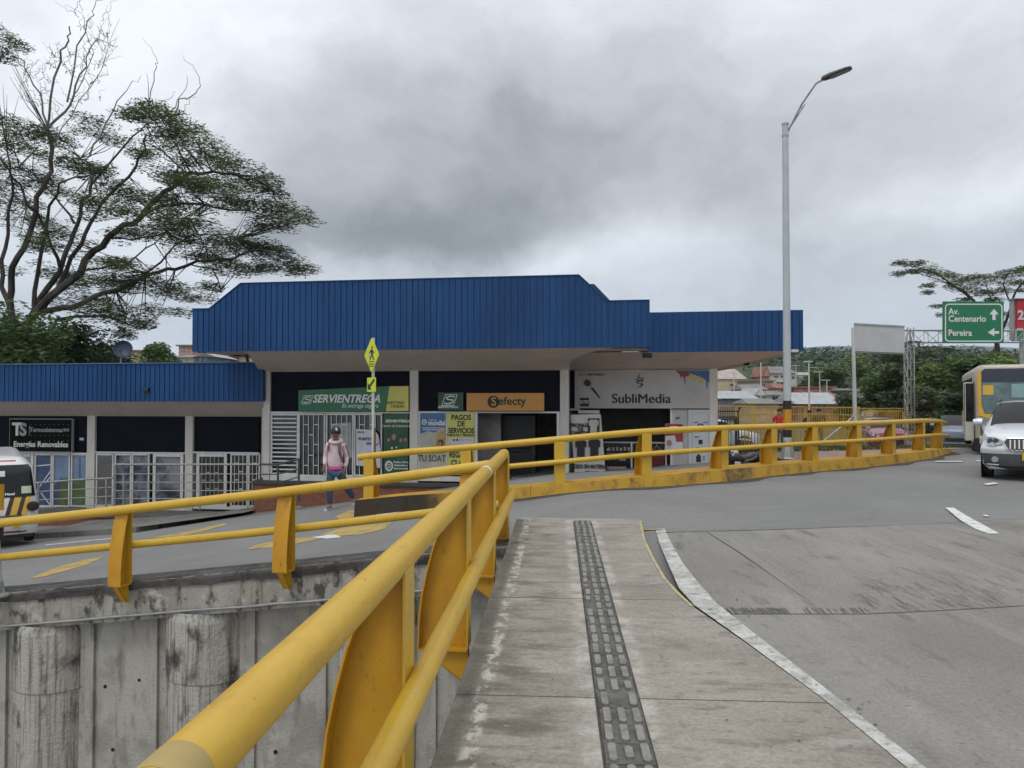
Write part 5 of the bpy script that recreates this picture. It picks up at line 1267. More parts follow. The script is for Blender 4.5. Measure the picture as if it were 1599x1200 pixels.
def suv():
    rz = R(-34)
    H = 1.56; hw = .885
    o, S, hw = make_car('suv', 'silver suv with a chrome toothed grille driving towards the viewer at the right border', 'suv', sp, rz, 4.3, 1.77, H, silver, .93, 1.04, 1.10, 1.75, 3.7, 4.15, True, wheel_r=.34)
    mb = MB(); # lower dark bumper cladding
    rows = []
    for z, yy, w in ((.22, .10, .70), (.30, -.03, .80), (.46, -.055, .845), (.56, -.03, .86), (.58, .0, .86)):
        rows.append([Vector((x*w/.86, yy-.06+(abs(x)/.88)**4*.20, z)) for x in [-.86+i*.1075 for i in range(17)]])
    mb.grid(rows); mb.build('lower_bumper', dkgrey, o, True)
    mb = MB(); rows = []
    for z, yy, w in ((.53, -.045, .87), (.60, -.07, .87), (.66, -.06, .86), (.72, -.035, .83), (.86, .03, .77), (.92, .12, .72)):
        rows.append([Vector((x*w/.86, yy-.06+(abs(x)/.88)**4*.20, z)) for x in [-.86+i*.1075 for i in range(17)]])
    mb.grid(rows); mb.build('upper_bumper', silver, o, True)
    def fy(x, z): 
        yy = {0: 0}; 
        pts = ((.22, .10), (.30, -.03), (.46, -.055), (.53, -.045), (.60, -.07), (.66, -.06), (.72, -.035), (.86, .03), (.92, .12))
        for (a, ya), (b, yb) in zip(pts, pts[1:]):
            if z <= b: v = ya+(yb-ya)*(z-a)/(b-a); break
        else: v = .12
        return v-.06+(abs(x)/.88)**4*.20
    def fpoly(mb, pts, off=.006, th=.012):
        mb.prism([Vector((x, fy(x, z)-off, z)) for x, z in pts], (0, -th, 0))
    mb = MB(); fpoly(mb, [(-.40, .83), (.40, .83), (.46, .76), (.40, .64), (.30, .61), (-.30, .61), (-.40, .64), (-.46, .76)], .008); gr = mb.build('grille', blackp, o, bevel=.01)
    mb = MB()
    for k in range(-5, 6):
        x = k*.072; p0, p1 = Vector((x, fy(x, .81)-.035, .81)), Vector((x, fy(x, .64)-.035, .635)); mb.bar(p0, p1, .022, .02, up=Vector((0, 1, 0)))
    mb.build('grille_bars', chrome, gr)
    mb = MB(); ol = [(-.41, .84), (.41, .84), (.475, .76), (.41, .63), (.31, .60), (-.31, .60), (-.41, .63), (-.475, .76), (-.41, .84)]
    mb.tube([Vector((x, fy(x, z)-.028, z)) for x, z in ol], .014, 6); mb.build('grille_surround', chrome, gr, True)
    for s in (-1, 1):
        mb = MB(); fpoly(mb, [(s*.48, .80), (s*.62, .85), (s*.76, .86), (s*.80, .78), (s*.76, .70), (s*.66, .69), (s*.50, .71)], .012, .02); hl = mb.build('headlight', headl, o, bevel=.008)
        mb = MB()
        for x in (.60, .70): mb.lathe([(.001, -.01), (.045, -.01), (.05, 0)], Vector((s*x, fy(x, .78)-.04, .78)), 14, Matrix.Rotation(R(90), 3, 'X'))
        mb.build('lamp_reflector', dkgrey, hl)
        mb = MB(); fpoly(mb, [(s*.76, .70), (s*.80, .78), (s*.77, .80), (s*.74, .72), (s*.62, .695), (s*.62, .675)], .034, .008); mb.build('daylight_strip', paper, hl)
        mb = MB(); mb.lathe([(.001, -.02), (.045, -.02), (.06, -.005), (.06, .01)], Vector((s*.62, fy(.62, .42)-.012, .42)), 16, Matrix.Rotation(R(90), 3, 'X')); mb.build('fog_lamp', chrome, o)
        mb = MB(); mb.tube([Vector((s*x, fy(x, .32)-.02, .315)) for x in (.55, .62, .70, .76)], .012, 6); mb.build('trim_strip', chrome, o)
        mb = MB(); mb.tube([(s*.58, 1.75, H+.0), (s*.60, 1.95, H+.05), (s*.60, 3.2, H+.05), (s*.58, 3.5, H)], .018, 8); mb.build('roof_rail', dkgrey, o, True)
    mb = MB(); mb.box((0, fy(0, .5)-.03, .50), (.34, .02, .16)); pl = mb.build('number_plate', pm('plate_yellow', (.62, .42, .03), .5), o)
    mb = MB()
    for k, x in ((0, -.50), (1, .1)): mb.tube([(x, 1.10, 1.085), (x+.5, 1.18, 1.12)], .012, 6)
    mb.build('wiper', blackp, o)
suv()
redp = pm('dark_red_car_paint', (.19, .018, .035), .25, .05, 2, coat=.6)
o, _, _ = make_car('hatchback_car', 'dark red hatchback behind the far railing', 'car', Vector((17.75, 36.0, g(18.7, 36.0))), R(-14), 3.9, 1.68, 1.48, redp, .86, .98, 1.0, 1.6, 3.3, 3.75)
for s in (-1, 1):
    mb = MB(); mb.prism([(s*.48, .02, .70), (s*.74, .14, .82), (s*.79, .22, .80), (s*.77, .14, .68), (s*.60, .03, .64)], (0, -.03, 0)); mb.build('headlight', paper, o, bevel=.006)
mb = MB(); mb.box((0, .0, .45), (1.0, .06, .16)); mb.build('grille', blackp, o, bevel=.01)
greyp = pm('blue_grey_car_paint', (.12, .15, .20), .25, .05, 2, coat=.6)
o, _, _ = make_car('sedan_car', 'dark blue grey car waiting between the railing end and the bus', 'car', Vector((19.2, 33.2, g(19.2, 33.2))), R(-30), 4.4, 1.75, 1.45, greyp, .84, .96, 1.1, 1.75, 3.4, 4.1)
for s in (-1, 1):
    mb = MB(); mb.prism([(s*.40, -.02, .66), (s*.74, .12, .76), (s*.80, .24, .74), (s*.77, .12, .62), (s*.55, .0, .60)], (0, -.03, 0)); mb.build('headlight', paper, o, bevel=.006)
mb = MB(); mb.box((0, -.01, .45), (.9, .06, .14)); mb.build('grille', blackp, o, bevel=.01); mb = MB(); mb.box((0, -.03, .30), (1.2, .05, .05)); mb.build('bumper_strip', chrome, o)
# second light car behind the first fences, only its roof shows
o, _, _ = make_car('sedan_car', 'pale silver car roof showing over the yellow fences beside the building', 'car', Vector((12.3, 38.5, g(12.3, 38.5))), R(84), 4.4, 1.75, 1.50, pm('pale_blue_silver_paint', (.42, .47, .52), .3, .05, 2, coat=.4), .84, .98, 1.1, 1.75, 3.4, 4.1)
# bus
def bus():
    b = Vector(PG(1527, 711)); 
    rz = R(-28)
    o = thing('city_bus', 'beige, green and yellow city bus with open folding doors behind the silver suv', 'bus', Vector((b.x+1.12, b.y-.35, b.z)), local=True, rz=rz)
    Wd, H, Lb = 2.4, 2.62, 8.0; hw = Wd/2
    bcream = pm('bus_cream_paint', (.50, .50, .45), .4, .05, 2, coat=.3); bgreen = pm('bus_green_paint', (.012, .09, .05), .35, .05, 2, coat=.3); byel = pm('bus_yellow_paint', (.62, .36, .03), .35, .05, 2, coat=.3)
    def ring_(y, ins, ht):
        w = hw-ins; r = .22
        pts = [(-w, .30), (-w-.0, 1.1), (-w, ht-r)]+[(-w+r-r*math.cos(t), ht-r+r*math.sin(t)) for t in (R(30), R(60), R(90))]
        pts += [(-x, z) for x, z in reversed(pts)]; return [Vector((x, y, z)) for x, z in pts]
    rows = [ring_(.0, .10, H-.14), ring_(.06, .03, H-.04), ring_(.3, 0, H), ring_(Lb-.2, 0, H), ring_(Lb, .1, H-.1)]
    mb = MB().grid(rows); n = len(rows[0]); mb.f.append(tuple(range(n))); mb.f.append(tuple(range(4*n, 5*n))); mb.f += [(i*n, (i+1)*n, (i+1)*n+n-1, i*n+n-1) for i in range(4)]
    mb.build('body', pm('bus_beige_paint', (.40, .36, .29), .45, .06, 2, coat=.2), o, True)
    mb = MB(); mb.prism([Vector((x, .0, z)) for x, z in ((-1.07, .30), (1.07, .30), (1.08, 1.16), (-1.08, 1.16))], (0, -.012, 0)); mb.build('front_panel', bgreen, o, bevel=.004)
    F = lambda mb, pts, e=.01, th=.01: mb.prism([Vector((x, -e, z)) for x, z in pts], (0, -th, 0))
    mb = MB(); F(mb, [(-1.03, 2.42), (-.95, 2.50), (.95, 2.50), (1.03, 2.42), (1.03, 1.45), (.95, 1.20), (-.95, 1.20), (-1.03, 1.45)], .006, .02); ws = mb.build('windscreen', pm('bus_windscreen', (.12, .18, .185), .15, .3, 2, spec=.5), o, bevel=.01)
    mb = MB(); F(mb, [(-1.02, 2.42), (-.95, 2.49), (.95, 2.49), (1.02, 2.42), (1.02, 2.10), (-1.02, 2.10)], .028, .004); mb.build('sun_strip', pm('tinted_strip', (.035, .038, .055), .3, .1), ws)
    mb = MB(); F(mb, [(-1.0, 2.02), (-.74, 2.02), (-.74, 1.74), (-1.0, 1.74)], .03, .004); mb.build('yellow_notice', byel, ws)
    mb = MB(); F(mb, [(-.30, 2.05), (.12, 2.05), (.12, 1.66), (-.30, 1.66)], .03, .004); F(mb, [(-.66, 1.50), (-.24, 1.50), (-.24, 1.36), (-.66, 1.36)], .03, .004); mb.build('route_card', pm('pale_route_card', (.22, .36, .34), .5, .1), ws)
    mb = MB(); mb.tube([(-.6, -.05, 1.21), (-.2, -.06, 1.34), (.1, -.06, 1.38)], .014, 6); mb.build('wiper', blackp, o)
    mb = MB(); F(mb, [(-1.14, 2.3), (-1.04, 2.48), (-1.04, 1.45), (-.96, 1.19), (-.3, 1.18), (-.2, .98), (-.72, 1.0), (-1.12, 1.14)], .004, .014); F(mb, [(1.14, 2.3), (1.04, 2.48), (1.04, 1.45), (.96, 1.19), (.3, 1.18), (.2, .98), (.72, 1.0), (1.12, 1.14)], .004, .014); mb.build('yellow_trim', byel, o)
    mb = MB(); F(mb, [(-1.10, 1.10), (-.66, .98), (-.45, .80), (-.60, .62), (-1.0, .66)], .006, .02); F(mb, [(1.10, 1.10), (.66, .98), (.45, .80), (.60, .62), (1.0, .66)], .006, .02); mb.build('lamp_panel', bcream, o)
    for s in (-1, 1):
        for x, z, r in ((.93, .95, .12), (.66, .80, .10), (.88, .74, .06)):
            mb = MB(); mb.lathe([(.001, -.03), (r, -.02), (r, .0)], (s*x, -.03, z), 18, Matrix.Rotation(R(90), 3, 'X')); mb.build('headlight', headl, o, True)
    mb = MB(); mb.box((0, -.03, .42), (2.2, .14, .26)); mb.build('bumper', bcream, o, bevel=.04)
    # its right side with windows and folded doors
    mb = MB(); mb.box((-hw-.005, 2.3, 1.74), (.03, 2.1, 1.05)); mb.box((-hw-.005, 5.6, 1.74), (.03, 4.2, 1.05)); mb.build('side_windows', carglass, o)
    mb = MB(); mb.box((-hw-.012, 4.0, 1.00), (.02, 7.2, .36)); mb.build('yellow_stripe', byel, o)
    mb = MB(); mb.box((-hw-.012, 4.3, .62), (.02, 5.6, .5)); mb.build('side_skirt', bcream, o)
    mb = MB(); mb.box((-hw-.0, .72, 1.25), (.04, .9, 1.75)); mb.build('door_opening', interior_dk, o)
    for y in (.30, 1.12):
        mb = MB(); M_ = Matrix.Rotation(R(62 if y < 1 else 100), 3, 'Z'); mb.box((-hw-.12, y, 1.25), (.24, .035, 1.72), M=M_ @ Matrix.Identity(3) if False else Matrix.Rotation(R(8), 3, 'Z')); d_ = mb.build('folding_door', bcream, o, bevel=.01)
        mb = MB(); mb.box((-hw-.12, y-.022, 1.52), (.20, .03, 1.12), M=Matrix.Rotation(R(8), 3, 'Z')); mb.build('door_glass', carglass, d_)
    for y in (1.9, 6.2):
        for s in (-1, 1): wheel(o, s*(hw-.14), y, .42, .26)
    mb = MB(); mb.box((-hw+.18, .1, .28), (.42, .30, .40)); mb.build('front_tyre_guard', rubber, o, bevel=.04)
bus()
# microbus at the left border, seen from behind
def microbus():
    b = Vector(PG(25, 864)); zg = b.z
    rz = R(35)
    o = thing('microbus', 'white microbus with yellow and maroon stripes on its rear at the left border', 'microbus', Vector((P(-14, 700, 16.2).x, 16.2, g(-10.9, 16.4))), local=True, rz=rz)
    Wd, H, Lb = 1.92, 2.32, 5.2; hw = Wd/2; wp = pm('white_van_paint', (.55, .55, .54), .3, .04, 2, coat=.4)
    # local: rear face near y=0, van extends to +y (away); x right
    prof = [(.35, .10), (.55, .0), (.95, .02), (1.25, .05), (1.32, .07), (1.95, .30), (2.15, .46), (2.28, .75), (H, 1.3)]   # z, y of rear centre line
    def yz(z):
        for (a, ya), (c, yc) in zip(prof, prof[1:]):
            if z <= c: return ya+(yc-ya)*(z-a)/(c-a)
        return 1.3
    def wz(z): return hw*(1-.02*(z > 1) - max(0, z-1.2)*.10 - max(0, z-2.05)*.75)
    zl_ = [.35, .5, .7, .95, 1.1, 1.25, 1.32, 1.5, 1.7, 1.9, 2.05, 2.18, 2.28]
    rows = []
    for z in zl_:
        w = wz(z); r = .22; row = []
        for t in [Lb, 3.5, 2, yz(z)+.6]: row.append(Vector((w, t, z)))
        for k in range(1, 7): a = k/6*math.pi/2; row.append(Vector((w-r+r*math.cos(a), yz(z)+.30-.30*math.sin(a)*1.0, z)))
        for x in (.5, .25, 0): row.append(Vector((w*x, yz(z)-.02*(1-x), z)))
        row += [Vector((-p.x, p.y, p.z)) for p in reversed(row[:-1])]
        rows.append(row)
    top = [Vector((p.x*.8, p.y+.15 if p.y < 4 else p.y, H)) for p in rows[-1]]
    mb = MB().grid(rows+[top]); n = len(rows[0]); o_ = len(mb.v)-n; mb.f.append(tuple(range(o_, o_+n))); mb.f.append(tuple(range(n)))
    mb.build('body', wp, o, True)
    def sf(x, z, e):
        w = wz(z); r = .22; y = yz(z)
        if abs(x) > w-r:
            c_ = (abs(x)-(w-r))/r; y = yz(z)+.30-.30*math.sqrt(max(0, 1-c_*c_))
        return Vector((x, y-e, z))
    def patch(name, fx0, fx1, z0, z1, mat, e=.012, nz=8, nx=8, parent=o):
        mb = MB(); rows = []
        for j in range(nz+1):
            z = z0+(z1-z0)*j/nz; a, c = fx0(z), fx1(z); rows.append([sf(a+(c-a)*i/nx, z, e) for i in range(nx+1)])
        mb.grid(rows); return mb.build(name, mat, parent, True)
    rw_ = patch('rear_window', lambda z: -wz(z)*.93, lambda z: wz(z)*.95-.02*(z-1.3), 1.32, 2.12, carglass, .034, 10, 16)
    mar = pm('maroon_stripe', (.06, .012, .012), .4, 0); ys = pm('yellow_stripe', (.55, .36, .03), .4, 0)
    for nm, a, w, m in (('maroon_stripe', .26, .09, mar), ('yellow_stripe', .36, .12, ys), ('maroon_stripe', .49, .08, mar), ('yellow_stripe', .58, .10, ys)):
        patch(nm, lambda z, a=a: a+.02+(z-.85)*.22, lambda z, a=a, w=w: a+w+.02+(z-.85)*.22, .86, 1.33, m, .016)
    patch('yellow_stripe', lambda z: .44+(z-.5)*.2, lambda z: .56+(z-.5)*.2, .52, .84, ys, .016)
    patch('red_stripe', lambda z: -wz(z)*.95, lambda z: .60, .40, .45, pm('red_stripe', (.35, .015, .03), .4, 0), .02, 2, 12)
    patch('red_stripe', lambda z: -wz(z)*.9, lambda z: .50, 2.20, 2.23, pm('red_stripe', (.35, .015, .03)), .02, 2, 12)
    patch('window_sticker', lambda z: -.30, lambda z: .28, 1.84, 1.98, paper, .05, 3, 6, rw_); patch('window_sticker', lambda z: .60, lambda z: .80, 1.40, 1.58, pm('green_sticker', (.35, .42, .30), .5), .05, 3, 4, rw_)
    mb = MB(); c = sf(.78, 1.06, .04); mb.lathe([(.001, -.07), (.10, -.05), (.13, 0), (.11, .05), (.001, .06)], c+Vector((.05, 0, 0)), 18, Matrix.Rotation(R(90), 3, 'X')); mb.build('tail_lamp', pm('dark_tail_lamp', (.03, .012, .012), .25, .2), o, True)
    patch('handle_strip', lambda z: -.45, lambda z: .62, .82, .86, dkgrey, .04, 2, 6)
    p = patch('number_plate', lambda z: -.06, lambda z: .30, .63, .78, pm('plate_white', (.45, .45, .42), .5, .1), .03, 3, 4)
    text('lettering', 'SCA-521', ink, p, Matrix(((1, 0, 0, .12), (0, 0, -1, sf(.12, .70, .04).y), (0, 1, 0, .705), (0, 0, 0, 1))), .10, .003)
    text('lettering', 'Rodriguez & Naval', white_ink, rw_, Matrix(((1, 0, 0, .15), (0, .2, -1, sf(.1, 1.38, .056).y), (0, 1, .2, 1.40), (0, 0, 0, 1))), .085, .003)
    for y in (1.0, 4.0):
        for s in (-1, 1): wheel(o, s*(hw-.15), y, .34)
    mb = MB(); mb.box((0, 2.6, .36), (1.7, 4.9, .2)); mb.build('chassis', blackp, o)
    mb = MB(); mb.tube([(.55, .1, .42), (.60, -.05, .43), (.70, -.05, .45)], .02, 6); mb.build('tow_hook', blackp, o)
microbus()
bpy.data.objects['microbus'].scale = (.92, .95, .83)
# motorcycle lying/parked behind the kerb
def moto():
    b = Vector(PG(1165, 733)); b = P(1160, 733, 17.0); b.z = g(b.x, b.y)
    o = thing('motorcycle', 'black and grey motorcycle parked behind the kerb near the lamp base', 'motorcycle', b)
    def q(px, py, dy=0): return P(px, py, 17.0+dy)
    for px in (1141, 1181):
        c = q(px, 733); Mw = Matrix.Rotation(R(90), 3, 'X'); t = MB().lathe([(.20, -.04), (.27, -.04), (.29, 0), (.27, .04), (.20, .04)], c, 22, Mw).build('wheel', rubber, o, True); MB().lathe([(.001, -.02), (.2, -.015), (.2, .015), (.001, .02)], c, 16, Mw).build('rim', dkgrey, t, True)
    mb = MB(); rows = []
    for px, py, w, h in ((1140, 717, .06, .10), (1146, 714, .13, .14), (1154, 717, .15, .13), (1162, 720, .10, .06), (1172, 718, .14, .07), (1180, 713, .13, .08), (1185, 710, .05, .05)):
        c = q(px, py); rows.append([c+Vector((0, w*math.cos(a*math.pi/6), h*math.sin(a*math.pi/6))) for a in range(13)])
    mb.grid(rows); mb.build('body', blackp, o, True)
    mb = MB(); mb.tube([q(1160, 716), q(1172, 713, -.02), q(1184, 709.5)], [.05, .10, .05], 10); mb.build('seat', dkgrey, o, True)
    mb = MB(); mb.box(q(1158, 727), (.36, .22, .24)); mb.build('engine', dkgrey, o, bevel=.03)
    MB().tube([q(1138, 708, -.35), q(1146, 706), q(1148, 708, .35)], .014, 8).build('handlebar', dkgrey, o, True)
    MB().tube([q(1145, 707), q(1141, 733)], .022, 8).build('fork', steel, o, True)
    mb = MB(); mb.lathe([(.001, -.05), (.08, -.03), (.09, .02), (.001, .05)], q(1147, 707.5, -.05), 14, Matrix.Rotation(R(70), 3, 'X')); mb.build('headlight', headl, o, True)
    mb = MB(); mb.box(q(1152, 727, -.12), (.13, .03, .16)); mb.build('side_plate', paper, o, bevel=.01)
    mb = MB(); mb.tube([q(1150, 733, -.14), q(1180, 727, -.16)], .035, 8); mb.build('exhaust', steel, o, True)
    mb = MB(); mb.tube([q(1178, 712), q(1186, 714), q(1190, 727)], .02, 6); mb.build('rear_mudguard', dkgrey, o, True)
moto()
# ------------------------------------------------------------------ people
def skinned(name, joints, edges, mat, parent, sub=2, smooth=True):
    """one continuous surface grown round a joint skeleton; joints: {key: (pos, rx, ry)}; first is the root"""
    keys = list(joints); me = bpy.data.meshes.new(name)
    off = ORG.get(parent.name, Vector()) if parent else Vector()
    me.from_pydata([Vector(joints[k][0]) for k in keys], [(keys.index(a), keys.index(b)) for a, b in edges], [])
    o = bpy.data.objects.new(name, me); COL.objects.link(o)
    m = o.modifiers.new('skin', 'SKIN'); m.use_smooth_shade = True; m.branch_smoothing = .6
    for i, k in enumerate(keys):
        sv = me.skin_vertices[0].data[i]; sv.radius = (joints[k][1], joints[k][2]); sv.use_root = (i == 0)
    s = o.modifiers.new('sub', 'SUBSURF'); s.levels = sub; s.render_levels = sub
    dg = bpy.context.evaluated_depsgraph_get(); dg.update(); m2 = bpy.data.meshes.new_from_object(o.evaluated_get(dg))
    bpy.data.objects.remove(o)
    for v in m2.vertices: v.co -= Vector((0, 0, 0))
    m2.materials.clear(); m2.materials.append(mat); m2.polygons.foreach_set('use_smooth', [True]*len(m2.polygons)); m2.name = name
    r = bpy.data.objects.new(name, m2); COL.objects.link(r); r.parent = parent; ORG[r.name] = Vector()
    return r
skin = pm('skin', (.20, .105, .065), .6, .08, 8)
pink = pm('pale_pink_hoodie', (.62, .47, .50), .85, .08, 7, .3, bscale=40); hot = pm('hot_pink_shirt', (.62, .06, .30), .8, .05)
denim = pm('blue_denim', (.022, .04, .08), .85, .35, 9, col2=(.06, .10, .16)); greyc = pm('grey_strap_cloth', (.10, .085, .10), .8, .1); shoe = pm('tan_shoe', (.30, .24, .18), .7, .3, 20, col2=(.06, .05, .045)); hairm = pm('black_hair', (.012, .01, .009), .6, .1)
def walker():
    b = Vector(PG(519, 796)); o = thing('person', 'person in a pale pink hoodie and black cap walking past the grilled storefront', 'person', b, local=True)
    V = Vector
    # facing -y with the step towards the viewer's left; joints in metres
    J = {'pelvis': (V((.04, .10, .92)), .13, .10), 'waist': (V((.04, .09, 1.06)), .13, .095), 'chest': (V((.05, .07, 1.27)), .16, .11), 'neck0': (V((.05, .05, 1.42)), .07, .07), 'neck': (V((.055, .03, 1.49)), .052, .055),
         'head0': (V((.06, .0, 1.56)), .072, .082), 'head1': (V((.065, -.01, 1.64)), .078, .09), 'head2': (V((.065, 0, 1.71)), .055, .065),
         'sL': (V((-.13, .06, 1.38)), .055, .055), 'eL': (V((-.19, .10, 1.12)), .042, .042), 'wL': (V((-.17, -.02, .93)), .03, .03), 'hL': (V((-.16, -.06, .87)), .035, .018),
         'sR': (V((.23, .07, 1.38)), .055, .055), 'eR': (V((.30, .16, 1.10)), .042, .042), 'wR': (V((.25, .06, .87)), .03, .03), 'hR': (V((.235, .02, .80)), .036, .02),
         'hipL': (V((-.05, .08, .86)), .085, .09), 'kL': (V((-.07, -.02, .50)), .058, .06), 'aL': (V((-.06, .04, .10)), .038, .04), 'tL': (V((-.09, -.10, .045)), .04, .03),
         'hipR': (V((.13, .12, .86)), .085, .09), 'kR': (V((.24, .18, .50)), .058, .06), 'aR': (V((.36, .44, .20)), .038, .04), 'tR': (V((.37, .37, .09)), .04, .03)}
    E = [('pelvis', 'waist'), ('waist', 'chest'), ('chest', 'neck0'), ('neck0', 'neck'), ('neck', 'head0'), ('head0', 'head1'), ('head1', 'head2'), ('neck0', 'sL'), ('sL', 'eL'), ('eL', 'wL'), ('wL', 'hL'), ('neck0', 'sR'), ('sR', 'eR'), ('eR', 'wR'), ('wR', 'hR'),
         ('pelvis', 'hipL'), ('hipL', 'kL'), ('kL', 'aL'), ('aL', 'tL'), ('pelvis', 'hipR'), ('hipR', 'kR'), ('kR', 'aR'), ('aR', 'tR')]
    for s, h in (('L', V((-.16, -.06, .87))), ('R', V((.235, .02, .80)))):
        for k, (dx, l) in enumerate(((-.022, .055), (-.008, .065), (.008, .062), (.022, .05))):
            J[f'f{s}{k}'] = (h+V((dx, -.012, -.045)), .009, .009); J[f'g{s}{k}'] = (h+V((dx, -.002, -.045-l*.7)), .007, .007); E += [(f'h{s}', f'f{s}{k}'), (f'f{s}{k}', f'g{s}{k}')]
        J[f't{s}h'] = (h+V((-.03, -.03, -.015)), .010, .010); J[f'u{s}h'] = (h+V((-.036, -.04, -.055)), .008, .008); E += [(f'h{s}', f't{s}h'), (f't{s}h', f'u{s}h')]
    bd = skinned('body', J, E, skin, o)
    T = {'waist': (V((.04, .09, .865)), .178, .13), 'w2': (V((.04, .09, .96)), .18, .132), 'belly': (V((.04, .085, 1.08)), .19, .14), 'chest': (V((.05, .07, 1.28)), .19, .14), 'neck0': (V((.05, .05, 1.42)), .12, .10), 'coll': (V((.055, .035, 1.475)), .085, .085),
         'sL': (V((-.11, .06, 1.375)), .075, .075), 'eL': (V((-.175, .10, 1.12)), .056, .06), 'wL': (V((-.165, -.01, .94)), .044, .044),
         'sR': (V((.21, .07, 1.375)), .075, .075), 'eR': (V((.275, .16, 1.10)), .060, .062), 'wR': (V((.25, .07, .885)), .045, .045)}
    skinned('hoodie', T, [('waist', 'w2'), ('w2', 'belly'), ('belly', 'chest'), ('chest', 'neck0'), ('neck0', 'coll'), ('neck0', 'sL'), ('sL', 'eL'), ('eL', 'wL'), ('neck0', 'sR'), ('sR', 'eR'), ('eR', 'wR')], pink, o)
    mb = MB(); mb.tube([V((.055+.115*math.cos(a), .05+.105*math.sin(a), 1.455+.03*math.sin(a))) for a in [k*math.pi/8 for k in range(17)]], .04, 10); mb.build('hood', pink, o, True)
    mb = MB(); mb.lathe([(.168, .845), (.178, .87), (.168, .90)], (.04, .09, 0), 20, Matrix.Diagonal((1, .78, 1))); mb.build('shirt_hem', hot, o, True)
    K = {'pelvis': (V((.04, .10, .86)), .15, .12), 'hipL': (V((-.04, .08, .78)), .10, .105), 'kL': (V((-.07, -.02, .48)), .082, .085), 'cL': (V((-.065, .02, .26)), .075, .075), 'aL': (V((-.06, .035, .115)), .078, .078),
         'hipR': (V((.12, .12, .78)), .10, .105), 'kR': (V((.24, .18, .50)), .085, .085), 'cR': (V((.30, .31, .34)), .075, .075), 'aR': (V((.35, .42, .215)), .07, .07)}
    skinned('jeans', K, [('pelvis', 'hipL'), ('hipL', 'kL'), ('kL', 'cL'), ('cL', 'aL'), ('pelvis', 'hipR'), ('hipR', 'kR'), ('kR', 'cR'), ('cR', 'aR')], denim, o)
    for a, c, r1, r2 in ((V((-.05, .07, .065)), V((-.11, -.17, .045)), .055, .042), (V((.365, .47, .17)), V((.375, .33, .07)), .055, .042)):
        s_ = skinned('shoe', {'a': (a, r1, r1), 'm': (a.lerp(c, .5), .052, .046), 'c': (c, .045, .036)}, [('a', 'm'), ('m', 'c')], shoe, o)
        MB().tube([a-Vector((0, 0, .045)), c-Vector((0, 0, .032))], [.045, .04], 10).build('sole', paper, s_, True)
    # cap and face
    hc = V((.066, -.005, 1.655))
    prof = [(.098, .0), (.102, .03), (.092, .07), (.066, .105), (.03, .122), (.001, .125)]
    cap = MB().lathe(prof, hc+V((0, .005, .0)), 20).build('cap', blackp, o, True)
    f = V((.35, -.92, 0)).normalized(); sd = V((f.y*-1, f.x, 0))
    mb = MB(); rows = []
    for k in range(9):
        a = -1.15+k*2.3/8; d = (f*math.cos(a)+sd*math.sin(a)); rows.append([hc+d*.095+V((0, 0, .012)), hc+d*.13+f*.055*math.cos(a)+V((0, 0, .0))])
    mb.grid(rows); mb.grid([[p-V((0, 0, .008)) for p in r] for r in rows]); mb.build('peak', blackp, cap, True)
    mb = MB(); c = hc+f*.098+V((0, 0, .06)); mb.prism([c+sd*.022+V((0, 0, -.03)), c-sd*.0+V((0, 0, -.035)), c-sd*.028+V((0, 0, .0)), c-sd*.01+V((0, 0, .035)), c+sd*.018+V((0, 0, .03))], f*.006); mb.build('emblem', white_ink, cap)
    mb = MB(); mb.lathe([(.088, -.06), (.098, -.02), (.10, .01)], hc+V((-f.x*.012, -f.y*.012+.012, 0)), 18); hr = mb
    hr.v = [v for v in hr.v]; keep = []
    for fc in hr.f:
        m_ = sum((hr.v[i] for i in fc), Vector())/len(fc)-hc
        if m_.dot(f) < .03 and len(fc) == 4: keep.append(fc)
    hr.f = keep; hr.build('hair', hairm, o, True)
    fc = hc+V((0, 0, -.03)); face = o
    mb = MB(); mb.tube([fc+f*.083+V((0, 0, .01)), fc+f*.103+V((0, 0, -.022)), fc+f*.085+V((0, 0, -.032))], [.010, .014, .008], 8); mb.build('nose', skin, face, True)
    for s in (-1, 1):
        mb = MB(); mb.lathe([(.001, -.011), (.010, 0), (.001, .011)], fc+f*.080+sd*s*.032+V((0, 0, .012)), 8); mb.build('eye', ink, face)
        mb = MB(); mb.lathe([(.001, -.028), (.016, -.01), (.018, .012), (.001, .028)], fc+sd*s*.088-f*.005, 8); mb.build('ear', skin, face, True)
    mb = MB(); mb.tube([fc+f*.086+sd*.022+V((0, 0, -.058)), fc+f*.092+V((0, 0, -.056)), fc+f*.086-sd*.022+V((0, 0, -.058))], .006, 6); mb.build('mouth', pm('lips', (.16, .06, .05), .6), face, True)
    # backpack carried on the back
    bp = thing('backpack', 'dark grey backpack with wide straps on the back of the person in pink', 'backpack', b, local=True)
    skinned('bag', {'a': (V((.17, .22, 1.0)), .12, .09), 'b': (V((.16, .22, 1.2)), .13, .10), 'c': (V((.14, .19, 1.36)), .09, .07)}, [('a', 'b'), ('b', 'c')], pm('dark_bag_cloth', (.035, .033, .04), .8, .1), bp)
    MB().tube([V((.16, .16, 1.44)), V((.165, .04, 1.445)), V((.16, -.075, 1.36)), V((.17, -.10, 1.22)), V((.215, -.055, 1.08)), V((.24, .12, 1.0))], [.026, .03, .032, .03, .025, .02], 8).build('strap', greyc, bp, True)
    MB().tube([V((-.06, .14, 1.43)), V((-.07, .0, 1.43)), V((-.075, -.075, 1.34)), V((-.08, -.07, 1.22))], [.02, .024, .024, .012], 8).build('strap', greyc, bp, True)
walker()
for nm in ('person', 'backpack'): bpy.data.objects[nm].scale = (1.0, 1.0, 1.0)
